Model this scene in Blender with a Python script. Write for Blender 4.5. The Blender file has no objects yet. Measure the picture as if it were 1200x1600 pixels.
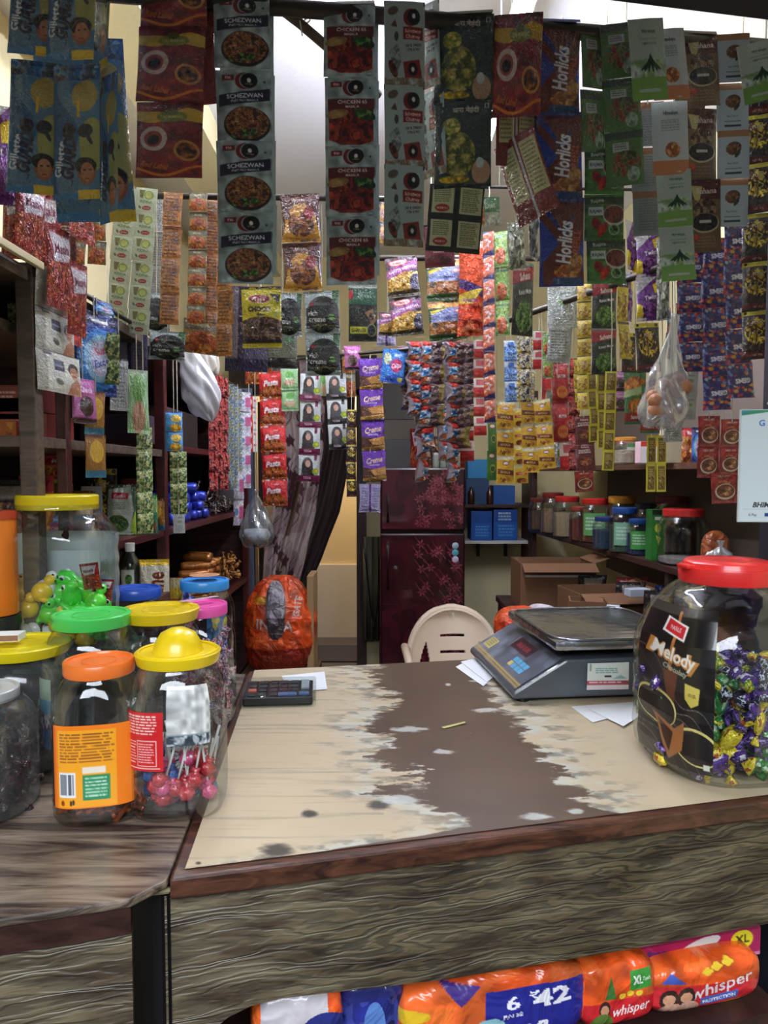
import bpy, bmesh, math, random
import numpy as np
from mathutils import Vector, Matrix, Euler

random.seed(7)
SC = bpy.context.scene
COL = SC.collection
R = math.radians

# ------------------------------------------------------------------ camera
F = 1100.0                      # focal length in pixels of the 1200x1600 frame
CZ = 1.45                       # eye height
PITCH = R(3.1)
cam_d = bpy.data.cameras.new('camera')
cam_d.sensor_fit = 'VERTICAL'; cam_d.sensor_height = 36.0
cam_d.lens = F / 1600 * 36.0
cam_d.clip_start = 0.02
cam = bpy.data.objects.new('camera', cam_d); COL.objects.link(cam)
cam.location = (0, 0, CZ); cam.rotation_euler = (math.pi / 2 - PITCH, 0, 0)
SC.camera = cam
# ------------------------------------------------------------------ view, world
SC.view_settings.view_transform = 'Standard'; SC.view_settings.look = 'None'
SC.view_settings.gamma = 1.0; SC.view_settings.exposure = 0.75
SC.view_settings.use_curve_mapping = False
SC.cycles.transparent_max_bounces = 32
w = bpy.data.worlds.new('world'); SC.world = w; w.use_nodes = True
bgn = w.node_tree.nodes['Background']
bgn.inputs[0].default_value = (0.80, 0.88, 1.0, 1); bgn.inputs[1].default_value = 0.15


def area(name, loc, rot, sx, sy, power, color):
    l = bpy.data.lights.new(name, 'AREA'); l.shape = 'RECTANGLE'; l.size = sx; l.size_y = sy
    l.energy = power; l.color = color
    o = bpy.data.objects.new(name, l); COL.objects.link(o); o.location = loc; o.rotation_euler = rot
    return o


# daylight of the street falling in over the customer's shoulders
area('street_daylight', (-0.2, -1.7, 2.95), (R(52), 0, 0), 2.4, 1.2, 95, (0.86, 0.92, 1.0))
# lamp in the passage behind the curtain
area('passage_lamp', (-0.3, 5.75, 2.6), (0, 0, 0), 0.5, 0.3, 22, (1.0, 0.93, 0.82))


def ray(px, py):
    x = (px - 600) / F; u = -(py - 800) / F
    return Vector((x, math.cos(PITCH) + math.sin(PITCH) * u, -math.sin(PITCH) + math.cos(PITCH) * u))


def P(px, py, Y):
    d = ray(px, py); t = Y / d.y
    return Vector((d.x * t, Y, CZ + d.z * t))


def PZ(px, py, z):
    d = ray(px, py); t = (z - CZ) / d.z
    return Vector((d.x * t, d.y * t, z))


def to_px(p):
    v = Vector(p) - Vector((0, 0, CZ))
    f = v.y * math.cos(PITCH) - v.z * math.sin(PITCH); u = v.y * math.sin(PITCH) + v.z * math.cos(PITCH)
    return 600 + F * v.x / f, 800 - F * u / f


# ------------------------------------------------------------------ materials
def lin(c):
    c = np.asarray(c, float) / 255.0
    return np.where(c <= 0.04045, c / 12.92, ((c + 0.055) / 1.055) ** 2.4)


MATS = {}


def mat(name, rgb, rough=0.5, metal=0.0, spec=0.5, bump=0.0, bscale=40, vary=0.0, emit=None, coat=0.0, stretch=(1, 1, 1)):
    if name in MATS: return MATS[name]
    m = bpy.data.materials.new(name); m.use_nodes = True; MATS[name] = m
    nt = m.node_tree; b = nt.nodes['Principled BSDF']
    c = lin(rgb); col = (c[0], c[1], c[2], 1)
    b.inputs['Base Color'].default_value = col
    b.inputs['Roughness'].default_value = rough; b.inputs['Metallic'].default_value = metal
    b.inputs['Specular IOR Level'].default_value = spec; b.inputs['Coat Weight'].default_value = coat
    if emit:
        b.inputs['Emission Color'].default_value = (*lin(emit[0]), 1); b.inputs['Emission Strength'].default_value = emit[1]
    if bump or vary:
        tc = nt.nodes.new('ShaderNodeTexCoord'); mp = nt.nodes.new('ShaderNodeMapping')
        mp.inputs['Scale'].default_value = stretch
        nt.links.new(tc.outputs['Object'], mp.inputs['Vector'])
        n = nt.nodes.new('ShaderNodeTexNoise'); n.inputs['Scale'].default_value = bscale; n.inputs['Detail'].default_value = 4
        nt.links.new(mp.outputs[0], n.inputs['Vector'])
        if bump:
            bp = nt.nodes.new('ShaderNodeBump'); bp.inputs['Strength'].default_value = bump; bp.inputs['Distance'].default_value = 0.01
            nt.links.new(n.outputs['Fac'], bp.inputs['Height']); nt.links.new(bp.outputs[0], b.inputs['Normal'])
        if vary:
            mx = nt.nodes.new('ShaderNodeMix'); mx.data_type = 'RGBA'
            mx.inputs['A'].default_value = (c[0] * (1 - vary), c[1] * (1 - vary), c[2] * (1 - vary), 1)
            mx.inputs['B'].default_value = (*np.minimum(c * (1 + vary), 1), 1)
            nt.links.new(n.outputs['Fac'], mx.inputs['Factor']); nt.links.new(mx.outputs['Result'], b.inputs['Base Color'])
    return m


def film(name, rough=0.28, metal=0.0, bump=0.35, bscale=14, coat=0.3):
    """printed packaging film: the print sits in the mesh's colour attribute"""
    if name in MATS: return MATS[name]
    m = mat(name, (200, 200, 200), rough, metal, coat=coat)
    nt = m.node_tree; b = nt.nodes['Principled BSDF']
    at = nt.nodes.new('ShaderNodeAttribute'); at.attribute_name = 'print'
    nt.links.new(at.outputs['Color'], b.inputs['Base Color'])
    if bump:
        tc = nt.nodes.new('ShaderNodeTexCoord'); oi = nt.nodes.new('ShaderNodeObjectInfo')
        ad = nt.nodes.new('ShaderNodeVectorMath'); ad.operation = 'ADD'
        nt.links.new(tc.outputs['Object'], ad.inputs[0]); nt.links.new(oi.outputs['Random'], ad.inputs[1])
        n = nt.nodes.new('ShaderNodeTexNoise'); n.inputs['Scale'].default_value = bscale; n.inputs['Detail'].default_value = 3
        n.inputs['Distortion'].default_value = 1.2
        nt.links.new(ad.outputs[0], n.inputs['Vector'])
        bp = nt.nodes.new('ShaderNodeBump'); bp.inputs['Strength'].default_value = bump; bp.inputs['Distance'].default_value = 0.12
        nt.links.new(n.outputs['Fac'], bp.inputs['Height']); nt.links.new(bp.outputs[0], b.inputs['Normal'])
        nt.links.new(bp.outputs[0], b.inputs['Coat Normal'])
    return m


def clear(name, tint=(235, 240, 240), gloss=0.10, rough=0.06, milk=0.0):
    """thin clear plastic: see-through with a surface reflection"""
    if name in MATS: return MATS[name]
    m = bpy.data.materials.new(name); m.use_nodes = True; MATS[name] = m
    nt = m.node_tree; nt.nodes.clear()
    out = nt.nodes.new('ShaderNodeOutputMaterial')
    tr = nt.nodes.new('ShaderNodeBsdfTransparent'); tr.inputs[0].default_value = (*lin(tint), 1)
    gl = nt.nodes.new('ShaderNodeBsdfGlossy'); gl.inputs['Roughness'].default_value = rough
    lw = nt.nodes.new('ShaderNodeLayerWeight'); lw.inputs[0].default_value = 0.35
    mr = nt.nodes.new('ShaderNodeMapRange'); mr.inputs['To Min'].default_value = gloss * 0.5; mr.inputs['To Max'].default_value = min(1, gloss * 5)
    nt.links.new(lw.outputs['Facing'], mr.inputs['Value'])
    mx = nt.nodes.new('ShaderNodeMixShader'); nt.links.new(mr.outputs[0], mx.inputs[0])
    nt.links.new(tr.outputs[0], mx.inputs[1]); nt.links.new(gl.outputs[0], mx.inputs[2])
    res = mx
    if milk:
        df = nt.nodes.new('ShaderNodeBsdfDiffuse'); df.inputs[0].default_value = (*lin((225, 228, 232)), 1)
        m2 = nt.nodes.new('ShaderNodeMixShader'); m2.inputs[0].default_value = milk
        nt.links.new(mx.outputs[0], m2.inputs[1]); nt.links.new(df.outputs[0], m2.inputs[2]); res = m2
    tc = nt.nodes.new('ShaderNodeTexCoord'); n = nt.nodes.new('ShaderNodeTexNoise'); n.inputs['Scale'].default_value = 25
    nt.links.new(tc.outputs['Object'], n.inputs['Vector'])
    bp = nt.nodes.new('ShaderNodeBump'); bp.inputs['Strength'].default_value = 0.4; bp.inputs['Distance'].default_value = 0.004
    nt.links.new(n.outputs['Fac'], bp.inputs['Height']); nt.links.new(bp.outputs[0], gl.inputs['Normal'])
    nt.links.new(res.outputs[0], out.inputs[0])
    return m


def wood(name, dark, light, scale=6.0, stretch=(1, 8, 8), rough=0.45, bump=0.3, dist=3.0, coarse=None, coat=0.0):
    """grain: stretched distorted noise between two colours"""
    if name in MATS: return MATS[name]
    m = mat(name, light, rough, coat=coat); nt = m.node_tree; b = nt.nodes['Principled BSDF']
    tc = nt.nodes.new('ShaderNodeTexCoord'); mp = nt.nodes.new('ShaderNodeMapping'); mp.inputs['Scale'].default_value = stretch
    nt.links.new(tc.outputs['Object'], mp.inputs['Vector'])
    n = nt.nodes.new('ShaderNodeTexNoise'); n.inputs['Scale'].default_value = scale; n.inputs['Detail'].default_value = 8
    n.inputs['Roughness'].default_value = 0.65; n.inputs['Distortion'].default_value = dist
    nt.links.new(mp.outputs[0], n.inputs['Vector'])
    cr = nt.nodes.new('ShaderNodeValToRGB'); e = cr.color_ramp.elements
    e[0].position = 0.38; e[0].color = (*lin(dark), 1); e[1].position = 0.62; e[1].color = (*lin(light), 1)
    nt.links.new(n.outputs['Fac'], cr.inputs[0]); nt.links.new(cr.outputs[0], b.inputs['Base Color'])
    bp = nt.nodes.new('ShaderNodeBump'); bp.inputs['Strength'].default_value = bump; bp.inputs['Distance'].default_value = 0.004
    nt.links.new(n.outputs['Fac'], bp.inputs['Height']); nt.links.new(bp.outputs[0], b.inputs['Normal'])
    return m


def carved_laminate(name):
    """grey-brown rustic laminate with dark wavy embossed grain lines"""
    m = mat(name, (120, 105, 80), 0.42); nt = m.node_tree; b = nt.nodes['Principled BSDF']; L = nt.links.new
    tc = nt.nodes.new('ShaderNodeTexCoord'); mp = nt.nodes.new('ShaderNodeMapping'); mp.inputs['Scale'].default_value = (1, 1, 5.5)
    L(tc.outputs['Object'], mp.inputs['Vector'])
    big = nt.nodes.new('ShaderNodeTexNoise'); big.inputs['Scale'].default_value = 5; big.inputs['Detail'].default_value = 3
    L(mp.outputs[0], big.inputs['Vector'])
    mul = nt.nodes.new('ShaderNodeVectorMath'); mul.operation = 'MULTIPLY_ADD'; mul.inputs[1].default_value = (0.2, 0.2, 0.5)
    L(big.outputs['Color'], mul.inputs[0]); L(mp.outputs[0], mul.inputs[2])
    wv = nt.nodes.new('ShaderNodeTexWave'); wv.wave_type = 'BANDS'; wv.bands_direction = 'Z'
    wv.inputs['Scale'].default_value = 5.2; wv.inputs['Distortion'].default_value = 9; wv.inputs['Detail'].default_value = 2.5
    wv.inputs['Detail Scale'].default_value = 1.6; wv.inputs['Detail Roughness'].default_value = 0.6
    L(mul.outputs[0], wv.inputs['Vector'])
    fn = nt.nodes.new('ShaderNodeTexNoise'); fn.inputs['Scale'].default_value = 9; fn.inputs['Detail'].default_value = 5
    L(mp.outputs[0], fn.inputs['Vector'])
    c1 = nt.nodes.new('ShaderNodeValToRGB'); e = c1.color_ramp.elements
    e[0].position = 0.34; e[0].color = (*lin((20, 16, 14)), 1); e[1].position = 0.55; e[1].color = (*lin((150, 138, 112)), 1)
    L(wv.outputs['Fac'], c1.inputs[0])
    c2 = nt.nodes.new('ShaderNodeValToRGB'); e = c2.color_ramp.elements
    e[0].position = 0.36; e[0].color = (*lin((84, 72, 58)), 1); e[1].position = 0.62; e[1].color = (*lin((138, 128, 104)), 1)
    L(fn.outputs['Fac'], c2.inputs[0])
    mx = nt.nodes.new('ShaderNodeMix'); mx.data_type = 'RGBA'; mx.blend_type = 'MULTIPLY'; mx.inputs['Factor'].default_value = 0.8
    L(c2.outputs[0], mx.inputs['A']); L(c1.outputs[0], mx.inputs['B'])
    m3 = nt.nodes.new('ShaderNodeMix'); m3.data_type = 'RGBA'
    msk = nt.nodes.new('ShaderNodeTexNoise'); msk.inputs['Scale'].default_value = 4; L(tc.outputs['Object'], msk.inputs['Vector'])
    mr = nt.nodes.new('ShaderNodeMapRange'); mr.inputs['From Min'].default_value = 0.35; mr.inputs['From Max'].default_value = 0.6
    mr.inputs['To Min'].default_value = 1.0; mr.inputs['To Max'].default_value = 0.55
    L(msk.outputs['Fac'], mr.inputs['Value']); L(mr.outputs[0], m3.inputs['Factor']); L(c2.outputs[0], m3.inputs['A']); L(mx.outputs['Result'], m3.inputs['B'])
    L(m3.outputs['Result'], b.inputs['Base Color'])
    bp = nt.nodes.new('ShaderNodeBump'); bp.inputs['Strength'].default_value = 0.5; bp.inputs['Distance'].default_value = 0.003
    L(wv.outputs['Fac'], bp.inputs['Height']); L(bp.outputs[0], b.inputs['Normal'])
    return m


# ------------------------------------------------------------------ mesh helpers
def box(bm, c, s, rz=0.0, rx=0.0, ry=0.0, bev=0.0):
    M = Matrix.Translation(c) @ Euler((rx, ry, rz)).to_matrix().to_4x4() @ Matrix.Diagonal((*s, 1))
    r = bmesh.ops.create_cube(bm, size=1, matrix=M)
    if bev:
        es = list({e for v in r['verts'] for e in v.link_edges})
        bmesh.ops.bevel(bm, geom=es, offset=bev, segments=2, affect='EDGES', profile=0.6)
    return bm


def tube(bm, pts, r, seg=8, closed=False):
    pts = [Vector(p) for p in pts]; n = len(pts); rings = []
    for i, p in enumerate(pts):
        if closed: t = pts[(i + 1) % n] - pts[i - 1]
        else: t = pts[min(i + 1, n - 1)] - pts[max(i - 1, 0)]
        q = t.normalized().to_track_quat('Z', 'Y'); rr = r[i] if isinstance(r, (list, tuple)) else r
        rings.append([bm.verts.new(p + q @ Vector((rr * math.cos(2 * math.pi * k / seg), rr * math.sin(2 * math.pi * k / seg), 0))) for k in range(seg)])
    m = n if closed else n - 1
    for i in range(m):
        a, b = rings[i], rings[(i + 1) % n]
        off = 0
        if closed and i == n - 1:
            off = min(range(seg), key=lambda o: (a[0].co - b[o].co).length)
        for k in range(seg):
            bm.faces.new((a[k], a[(k + 1) % seg], b[(k + 1 + off) % seg], b[(k + off) % seg]))
    if not closed:
        bm.faces.new(rings[0][::-1]); bm.faces.new(rings[-1])
    return bm


def sup(t, n):
    c, s = math.cos(t), math.sin(t)
    return math.copysign(abs(c) ** (2 / n), c), math.copysign(abs(s) ** (2 / n), s)


def lathe(bm, prof, seg=32, sq=2.0, o=(0, 0, 0), cap=(True, True), ex=1.0, ribs=0, rib=0.0):
    """profile [(r, z) or (r, z, squareness)], superellipse cross-sections, optional vertical flutes"""
    rings = []
    for p in prof:
        r, z = p[0], p[1]; n = p[2] if len(p) > 2 else sq; ring = []
        for k in range(seg):
            t = 2 * math.pi * k / seg; x, y = sup(t, n)
            rr = r * (1 + (rib * math.cos(ribs * t) if ribs else 0))
            ring.append(bm.verts.new((o[0] + x * rr * ex, o[1] + y * rr, o[2] + z)))
        rings.append(ring)
    for a, b in zip(rings, rings[1:]):
        for k in range(seg): bm.faces.new((a[k], a[(k + 1) % seg], b[(k + 1) % seg], b[k]))
    if cap[0]: bm.faces.new(rings[0][::-1])
    if cap[1]: bm.faces.new(rings[-1])
    return bm


def prism(bm, poly, z0, z1):
    """vertical prism over a world xy polygon"""
    a = [bm.verts.new((p[0], p[1], z0)) for p in poly]; b = [bm.verts.new((p[0], p[1], z1)) for p in poly]
    n = len(poly)
    for i in range(n): bm.faces.new((a[i], a[(i + 1) % n], b[(i + 1) % n], b[i]))
    bm.faces.new(a[::-1]); bm.faces.new(b)
    return bm


def link(name, data, m, parent=None, loc=None, rot=None, scale=None):
    o = bpy.data.objects.new(name, data); COL.objects.link(o)
    if m is not None and not data.materials:
        for x in (m if isinstance(m, (list, tuple)) else [m]): data.materials.append(x)
    if parent is not None: o.parent = parent
    if loc is not None: o.location = loc
    if rot is not None: o.rotation_euler = rot
    if scale is not None: o.scale = scale
    return o


def obj(name, bm, m, parent=None, smooth=False, loc=None, rot=None, bevel=0.0):
    bmesh.ops.recalc_face_normals(bm, faces=bm.faces)
    me = bpy.data.meshes.new(name); bm.to_mesh(me); bm.free()
    if smooth: me.shade_smooth()
    o = link(name, me, m, parent, loc, rot)
    if smooth == 'auto':
        me.set_sharp_from_angle(angle=R(38))
    if bevel:
        b = o.modifiers.new('bevel', 'BEVEL'); b.width = bevel; b.segments = 2; b.limit_method = 'ANGLE'
    return o


B = bmesh.new


def tag(o, label, cat, group=None):
    o['label'] = label; o['category'] = cat
    if group: o['group'] = group
    return o


def thing(name, label, cat, loc=(0, 0, 0), rot=(0, 0, 0), group=None):
    o = bpy.data.objects.new(name, None); COL.objects.link(o); o.empty_display_size = 0.05
    o.location = loc; o.rotation_euler = rot
    return tag(o, label, cat, group)


def struct(name, bm, m, **k):
    o = obj(name, bm, m, **k); o['kind'] = 'structure'; return o


def copy_tree(o, parent=None):
    c = o.copy(); COL.objects.link(c)
    if parent is not None: c.parent = parent
    for ch in [x for x in KIDS.get(o.name, [])]: copy_tree(ch, c)
    return c


KIDS = {}


def reg(o):
    """remember the children of a thing for copying"""
    def rec(x):
        ks = [c for c in bpy.data.objects if c.parent == x]
        if ks:
            KIDS[x.name] = ks
            for k in ks: rec(k)
    rec(o); return o


def dup(o, loc=None, rot=None, scale=None, label=None, group=None):
    c = copy_tree(o)
    if loc is not None: c.location = loc
    if rot is not None: c.rotation_euler = rot
    if scale is not None: c.scale = scale if hasattr(scale, '__len__') else (scale,) * 3
    if label: c['label'] = label
    if group: c['group'] = group
    return c


# ------------------------------------------------------------------ printed art
def hsh(ix, iy, seed):
    n = (ix.astype(np.int64) * 374761393 + iy.astype(np.int64) * 668265263 + seed * 1442695041) & 0x7fffffff
    n = ((n ^ (n >> 13)) * 1274126177) & 0x7fffffff
    return ((n ^ (n >> 16)) & 0xffff) / 65535.0


def vn(x, y, seed=0):
    ix, iy = np.floor(x), np.floor(y); fx, fy = x - ix, y - iy
    fx = fx * fx * (3 - 2 * fx); fy = fy * fy * (3 - 2 * fy)
    a = hsh(ix, iy, seed); b = hsh(ix + 1, iy, seed); c = hsh(ix, iy + 1, seed); d = hsh(ix + 1, iy + 1, seed)
    return (a * (1 - fx) + b * fx) * (1 - fy) + (c * (1 - fx) + d * fx) * fy


def fbm(x, y, seed=0, o=3):
    t = 0; amp = 1; tot = 0
    for i in range(o):
        t = t + amp * vn(x * 2 ** i, y * 2 ** i, seed + i * 17); tot += amp; amp *= 0.55
    return t / tot


GLY = {}


def glyphs(s, bold=0.0):
    k = (s, bold)
    if k in GLY: return GLY[k]
    cu = bpy.data.curves.new('t', 'FONT'); cu.body = s; cu.resolution_u = 2; cu.fill_mode = 'FRONT'; cu.offset = bold
    ob = bpy.data.objects.new('t', cu)
    me = bpy.data.meshes.new_from_object(ob)
    me.calc_loop_triangles()
    V = np.zeros(len(me.vertices) * 3, np.float32); me.vertices.foreach_get('co', V); V = V.reshape(-1, 3)[:, :2]
    T = np.zeros(len(me.loop_triangles) * 3, np.int32); me.loop_triangles.foreach_get('vertices', T); T = T.reshape(-1, 3)
    bpy.data.objects.remove(ob); bpy.data.curves.remove(cu); bpy.data.meshes.remove(me)
    GLY[k] = (V, T); return V, T


class Art:
    def __init__(s, nx, a, base, seed=1):
        s.a = a; s.W = nx * 2; s.H = max(4, int(round(nx * a))) * 2; s.seed = seed
        s.c = np.ones((s.H, s.W, 3)) * np.asarray(base, float)
        s.u, s.v = np.meshgrid((np.arange(s.W) + .5) / s.W, (np.arange(s.H) + .5) / s.H)

    def put(s, m, c, al=1.0):
        if al >= 1: s.c[m] = c
        else: s.c[m] = s.c[m] * (1 - al) + np.asarray(c, float) * al
        return s

    def rect(s, x0, y0, x1, y1, c, sl=0.0, al=1.0):
        """sl: slope of the band, fraction of height over the full width"""
        vv = s.v + (s.u - 0.5) * sl
        return s.put((s.u >= x0) & (s.u <= x1) & (vv >= y0) & (vv <= y1), c, al)

    def em(s, x, y, rx, ry=None, rot=0.0):
        ry = rx if ry is None else ry            # ry in fractions of WIDTH too
        dx = s.u - x; dy = (s.v - y) * s.a; t = R(rot)
        X = dx * math.cos(t) - dy * math.sin(t); Y = dx * math.sin(t) + dy * math.cos(t)
        return (X / rx) ** 2 + (Y / ry) ** 2 <= 1

    def ell(s, x, y, rx, ry, c, rot=0.0, al=1.0):
        return s.put(s.em(x, y, rx, ry, rot), c, al)

    def pm(s, pts):
        ins = np.zeros(s.u.shape, bool); n = len(pts)
        for i in range(n):
            (x1, y1), (x2, y2) = pts[i], pts[(i + 1) % n]
            if y1 == y2: continue
            k = ((s.v < y1) != (s.v < y2)) & (s.u < (x2 - x1) * (s.v - y1) / (y2 - y1) + x1)
            ins ^= k
        return ins

    def poly(s, pts, c, al=1.0): return s.put(s.pm(pts), c, al)

    def food(s, m, pal, sc=10, al=1.0, st=1.0):
        s.seed += 3
        n = fbm(s.u * sc * st, s.v * s.a * sc, s.seed, 3)
        n = np.clip((n - 0.28) / 0.44, 0, 0.999); idx = (n * len(pal)).astype(int)
        col = np.asarray(pal, float)[idx]
        k = 0.75 + 0.5 * vn(s.u * sc * 3, s.v * s.a * sc * 3, s.seed + 5)
        return s.put(m, np.clip(col * k[..., None], 0, 255)[m], al)

    def dots(s, m, pal, n=60, r=0.05, seed=3):
        rg = random.Random(seed); ys, xs = np.nonzero(m)
        if len(xs) == 0: return s
        for i in range(n):
            j = rg.randrange(len(xs)); x = (xs[j] + .5) / s.W; y = (ys[j] + .5) / s.H
            rr = r * rg.uniform(.7, 1.2); s.put(s.em(x, y, rr, rr * rg.uniform(.6, 1), rg.uniform(0, 180)) & m, rg.choice(pal))
        return s

    def text(s, t, x, y, h, c, w=0.9, rot=0.0, bold=0.02, it=0.0):
        """h: cap height as a fraction of the height; w: widest run as a fraction of the width"""
        V, T = glyphs(t, bold)
        if len(V) == 0: return s
        lo, hi = V.min(0), V.max(0); k = h * s.a / 0.72
        sx = k * (hi[0] - lo[0]); kx = k
        lim = w if abs(math.sin(R(rot))) < .5 else w * s.a
        if sx > lim: kx = k * lim / sx
        Q = V - np.array([(lo[0] + hi[0]) / 2, 0.36]); Q = np.stack([Q[:, 0] * kx + it * Q[:, 1] * k, -Q[:, 1] * k], 1)
        a = -R(rot); ca, sa = math.cos(a), math.sin(a)
        X = (Q[:, 0] * ca - Q[:, 1] * sa + x) * s.W; Y = ((Q[:, 0] * sa + Q[:, 1] * ca) / s.a + y) * s.H
        for tri in T:
            x0, x1, x2 = X[tri]; y0, y1, y2 = Y[tri]
            ax, bx = int(max(0, min(x0, x1, x2))), int(min(s.W - 1, max(x0, x1, x2))) + 1
            ay, by = int(max(0, min(y0, y1, y2))), int(min(s.H - 1, max(y0, y1, y2))) + 1
            if ax >= bx or ay >= by: continue
            gx, gy = np.meshgrid(np.arange(ax, bx) + .5, np.arange(ay, by) + .5)
            d = (x1 - x0) * (y2 - y0) - (x2 - x0) * (y1 - y0)
            if abs(d) < 1e-9: continue
            l1 = ((gx - x0) * (y2 - y0) - (x2 - x0) * (gy - y0)) / d
            l2 = ((x1 - x0) * (gy - y0) - (gx - x0) * (y1 - y0)) / d
            mk = (l1 >= -.02) & (l2 >= -.02) & (l1 + l2 <= 1.02)
            s.c[ay:by, ax:bx][mk] = c
        return s

    def lines(s, x0, y0, x1, y1, n, c, seed=2, fill=0.5):
        """small print: rows of broken dashes"""
        rg = random.Random(seed); hh = (y1 - y0) / n
        for i in range(n):
            x = x0; e = x1 - rg.random() * 0.15 * (x1 - x0)
            while x < e:
                l = rg.uniform(.04, .12) * (x1 - x0) * 2
                s.rect(x, y0 + i * hh, min(e, x + l), y0 + (i + fill) * hh, c); x += l + 0.03 * (x1 - x0)
        return s

    def out(s):
        """down to one colour per mesh point (rows x cols), linear"""
        c = s.c.reshape(s.H // 2, 2, s.W // 2, 2, 3).mean((1, 3))
        return lin(c)


def np_mesh(name, V, Q, C, smooth=True):
    me = bpy.data.meshes.new(name)
    me.vertices.add(len(V)); me.vertices.foreach_set('co', np.asarray(V, np.float32).ravel())
    Q = np.asarray(Q, np.int32); me.loops.add(Q.size); me.loops.foreach_set('vertex_index', Q.ravel())
    me.polygons.add(len(Q)); me.polygons.foreach_set('loop_start', np.arange(0, Q.size, 4, dtype=np.int32))
    me.update(calc_edges=True)
    if C is not None:
        at = me.color_attributes.new('print', 'FLOAT_COLOR', 'POINT')
        CC = np.ones((len(V), 4), np.float32); CC[:, :3] = C; at.data.foreach_set('color', CC.ravel())
    if smooth: me.shade_smooth()
    me.validate()
    return me


def gridq(r, c, base=0, flip=False):
    i, j = np.meshgrid(np.arange(r - 1), np.arange(c - 1), indexing='ij')
    a = (i * c + j + base).ravel()
    q = np.stack([a, a + c, a + c + 1, a + 1], 1)
    return q[:, ::-1] if flip else q


DES = {}          # design name -> dict(fn, nx, a, bulge, pinch, seal, back, mat)


def design(name, nx, a, bulge=0.05, pinch=0.02, seal=0.07, back=(190, 190, 190), mt='film_gloss', wr=0.012):
    def deco(fn):
        DES[name] = dict(fn=fn, nx=nx, a=a, bulge=bulge, pinch=pinch, seal=seal, back=back, mt=mt, wr=wr, mesh=None); return fn
    return deco


def pack_mesh(name):
    """a filled sachet, unit width, hanging down from z=0 to z=-a, print facing -y"""
    d = DES[name]
    if d['mesh']: return d['mesh']
    art = Art(d['nx'], d['a'], (128, 128, 128), seed=sum(map(ord, name)) % 997)
    d['fn'](art); C = art.out(); r, c = C.shape[:2]; a = d['a']
    u, v = np.meshgrid(np.linspace(0, 1, c), np.linspace(0, 1, r))
    sl = d['seal']
    pv = np.clip((v - sl) / (1 - 2 * sl), 0, 1); prof = (np.clip(4 * pv * (1 - pv), 0, 1) ** 0.55) * (np.clip(4 * u * (1 - u), 0, 1) ** 0.5)
    sd = sum(map(ord, name)) % 91
    wv = (fbm(u * 3 + 5, v * a * 3, sd, 3) - .5) * 2
    edge = np.minimum(1, 12 * u * (1 - u)) * np.minimum(1, 12 * v * (1 - v))
    fold = (fbm(u * 9, v * a * 2.2, sd + 7, 2) - .5) * np.exp(-((pv - .08) / .12) ** 2) + (fbm(u * 9, v * a * 2.2, sd + 9, 2) - .5) * np.exp(-((pv - .92) / .12) ** 2)
    y = -(d['bulge'] * prof * (1 + .35 * wv) + d['wr'] * edge * wv + d['bulge'] * .55 * fold * edge)
    px = 1 - d['pinch'] * np.sin(np.pi * pv) ** 0.8
    x = (u - .5) * px
    bend = 0.012 * np.sin(np.pi * u * 1.0) + 0.006 * np.sin(u * 9 + sd)      # the seal edges ripple
    y = y - bend
    z = -v * a
    V = np.stack([x, y, z], -1).reshape(-1, 3)
    jr = np.unique(np.append(np.arange(0, r, 4), r - 1)); jc = np.unique(np.append(np.arange(0, c, 4), c - 1))
    yb = (+(d['bulge'] * .55 * prof * (1 - .3 * wv)) - bend)[np.ix_(jr, jc)]
    Vb = np.stack([x[np.ix_(jr, jc)], yb + 0.002, z[np.ix_(jr, jc)]], -1).reshape(-1, 3)
    bc = lin(np.asarray(d['back'], float))
    me = np_mesh(name, np.concatenate([V, Vb]), np.concatenate([gridq(r, c), gridq(len(jr), len(jc), len(V), True)]),
                 np.concatenate([C.reshape(-1, 3), np.tile(bc, (len(Vb), 1))]))
    me.materials.append(FILM[d['mt']])
    d['mesh'] = me; return me


FILM = {'film_gloss': film('printed_gloss_film', 0.25), 'film_matt': film('printed_matt_film', 0.42, bump=0.25, coat=0.1),
        'film_foil': film('printed_foil', 0.24, metal=0.35, bump=0.5, coat=0.2), 'paper': film('printed_paper', 0.6, bump=0.0, coat=0.0)}

# rods the goods hang from: (world start, world end)
_a = P(420, 10, 1.17); _b = P(1200, 74, 1.285)
_d = (_b - _a) / (_b.x - _a.x)
RODS = {'front': (_a + _d * (-0.95 - _a.x), _a + _d * (1.05 - _a.x)),
        'mid': (P(60, 304, 1.93), P(625, 311, 1.98)),
        'mid_right': (P(525, 403, 2.5), P(905, 404, 2.5)),
        'back': (P(385, 568, 3.0), P(700, 540, 2.75)),
        'slant': (P(685, 538, 2.72), P(975, 440, 1.85)),
        'side': (P(955, 446, 1.86), P(1215, 350, 1.42)),
        'high_right': (P(745, 292, 1.9), P(1190, 300, 1.9)),
        'rackline': (P(-40, 262, 1.52), P(150, 300, 1.72)),
        'rail': (Vector((-.68, 0.95, 1.86)), Vector((-.70, 3.9, 1.86)))}


def on_rod(rod, px):
    """point of the rod seen at pixel column px"""
    a, b = RODS[rod]; k = (px - 600) / F
    c, s = math.cos(PITCH), math.sin(PITCH)
    # x = k * (y c - (z-CZ) s)
    fa = a.x - k * (a.y * c - (a.z - CZ) * s); fb = b.x - k * (b.y * c - (b.z - CZ) * s)
    t = fa / (fa - fb)
    return a + (b - a) * t


STRING = mat('twine', (205, 200, 180), 0.8)
RODMAT = mat('dark_rod', (52, 44, 40), 0.4, bump=0.2)


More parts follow.
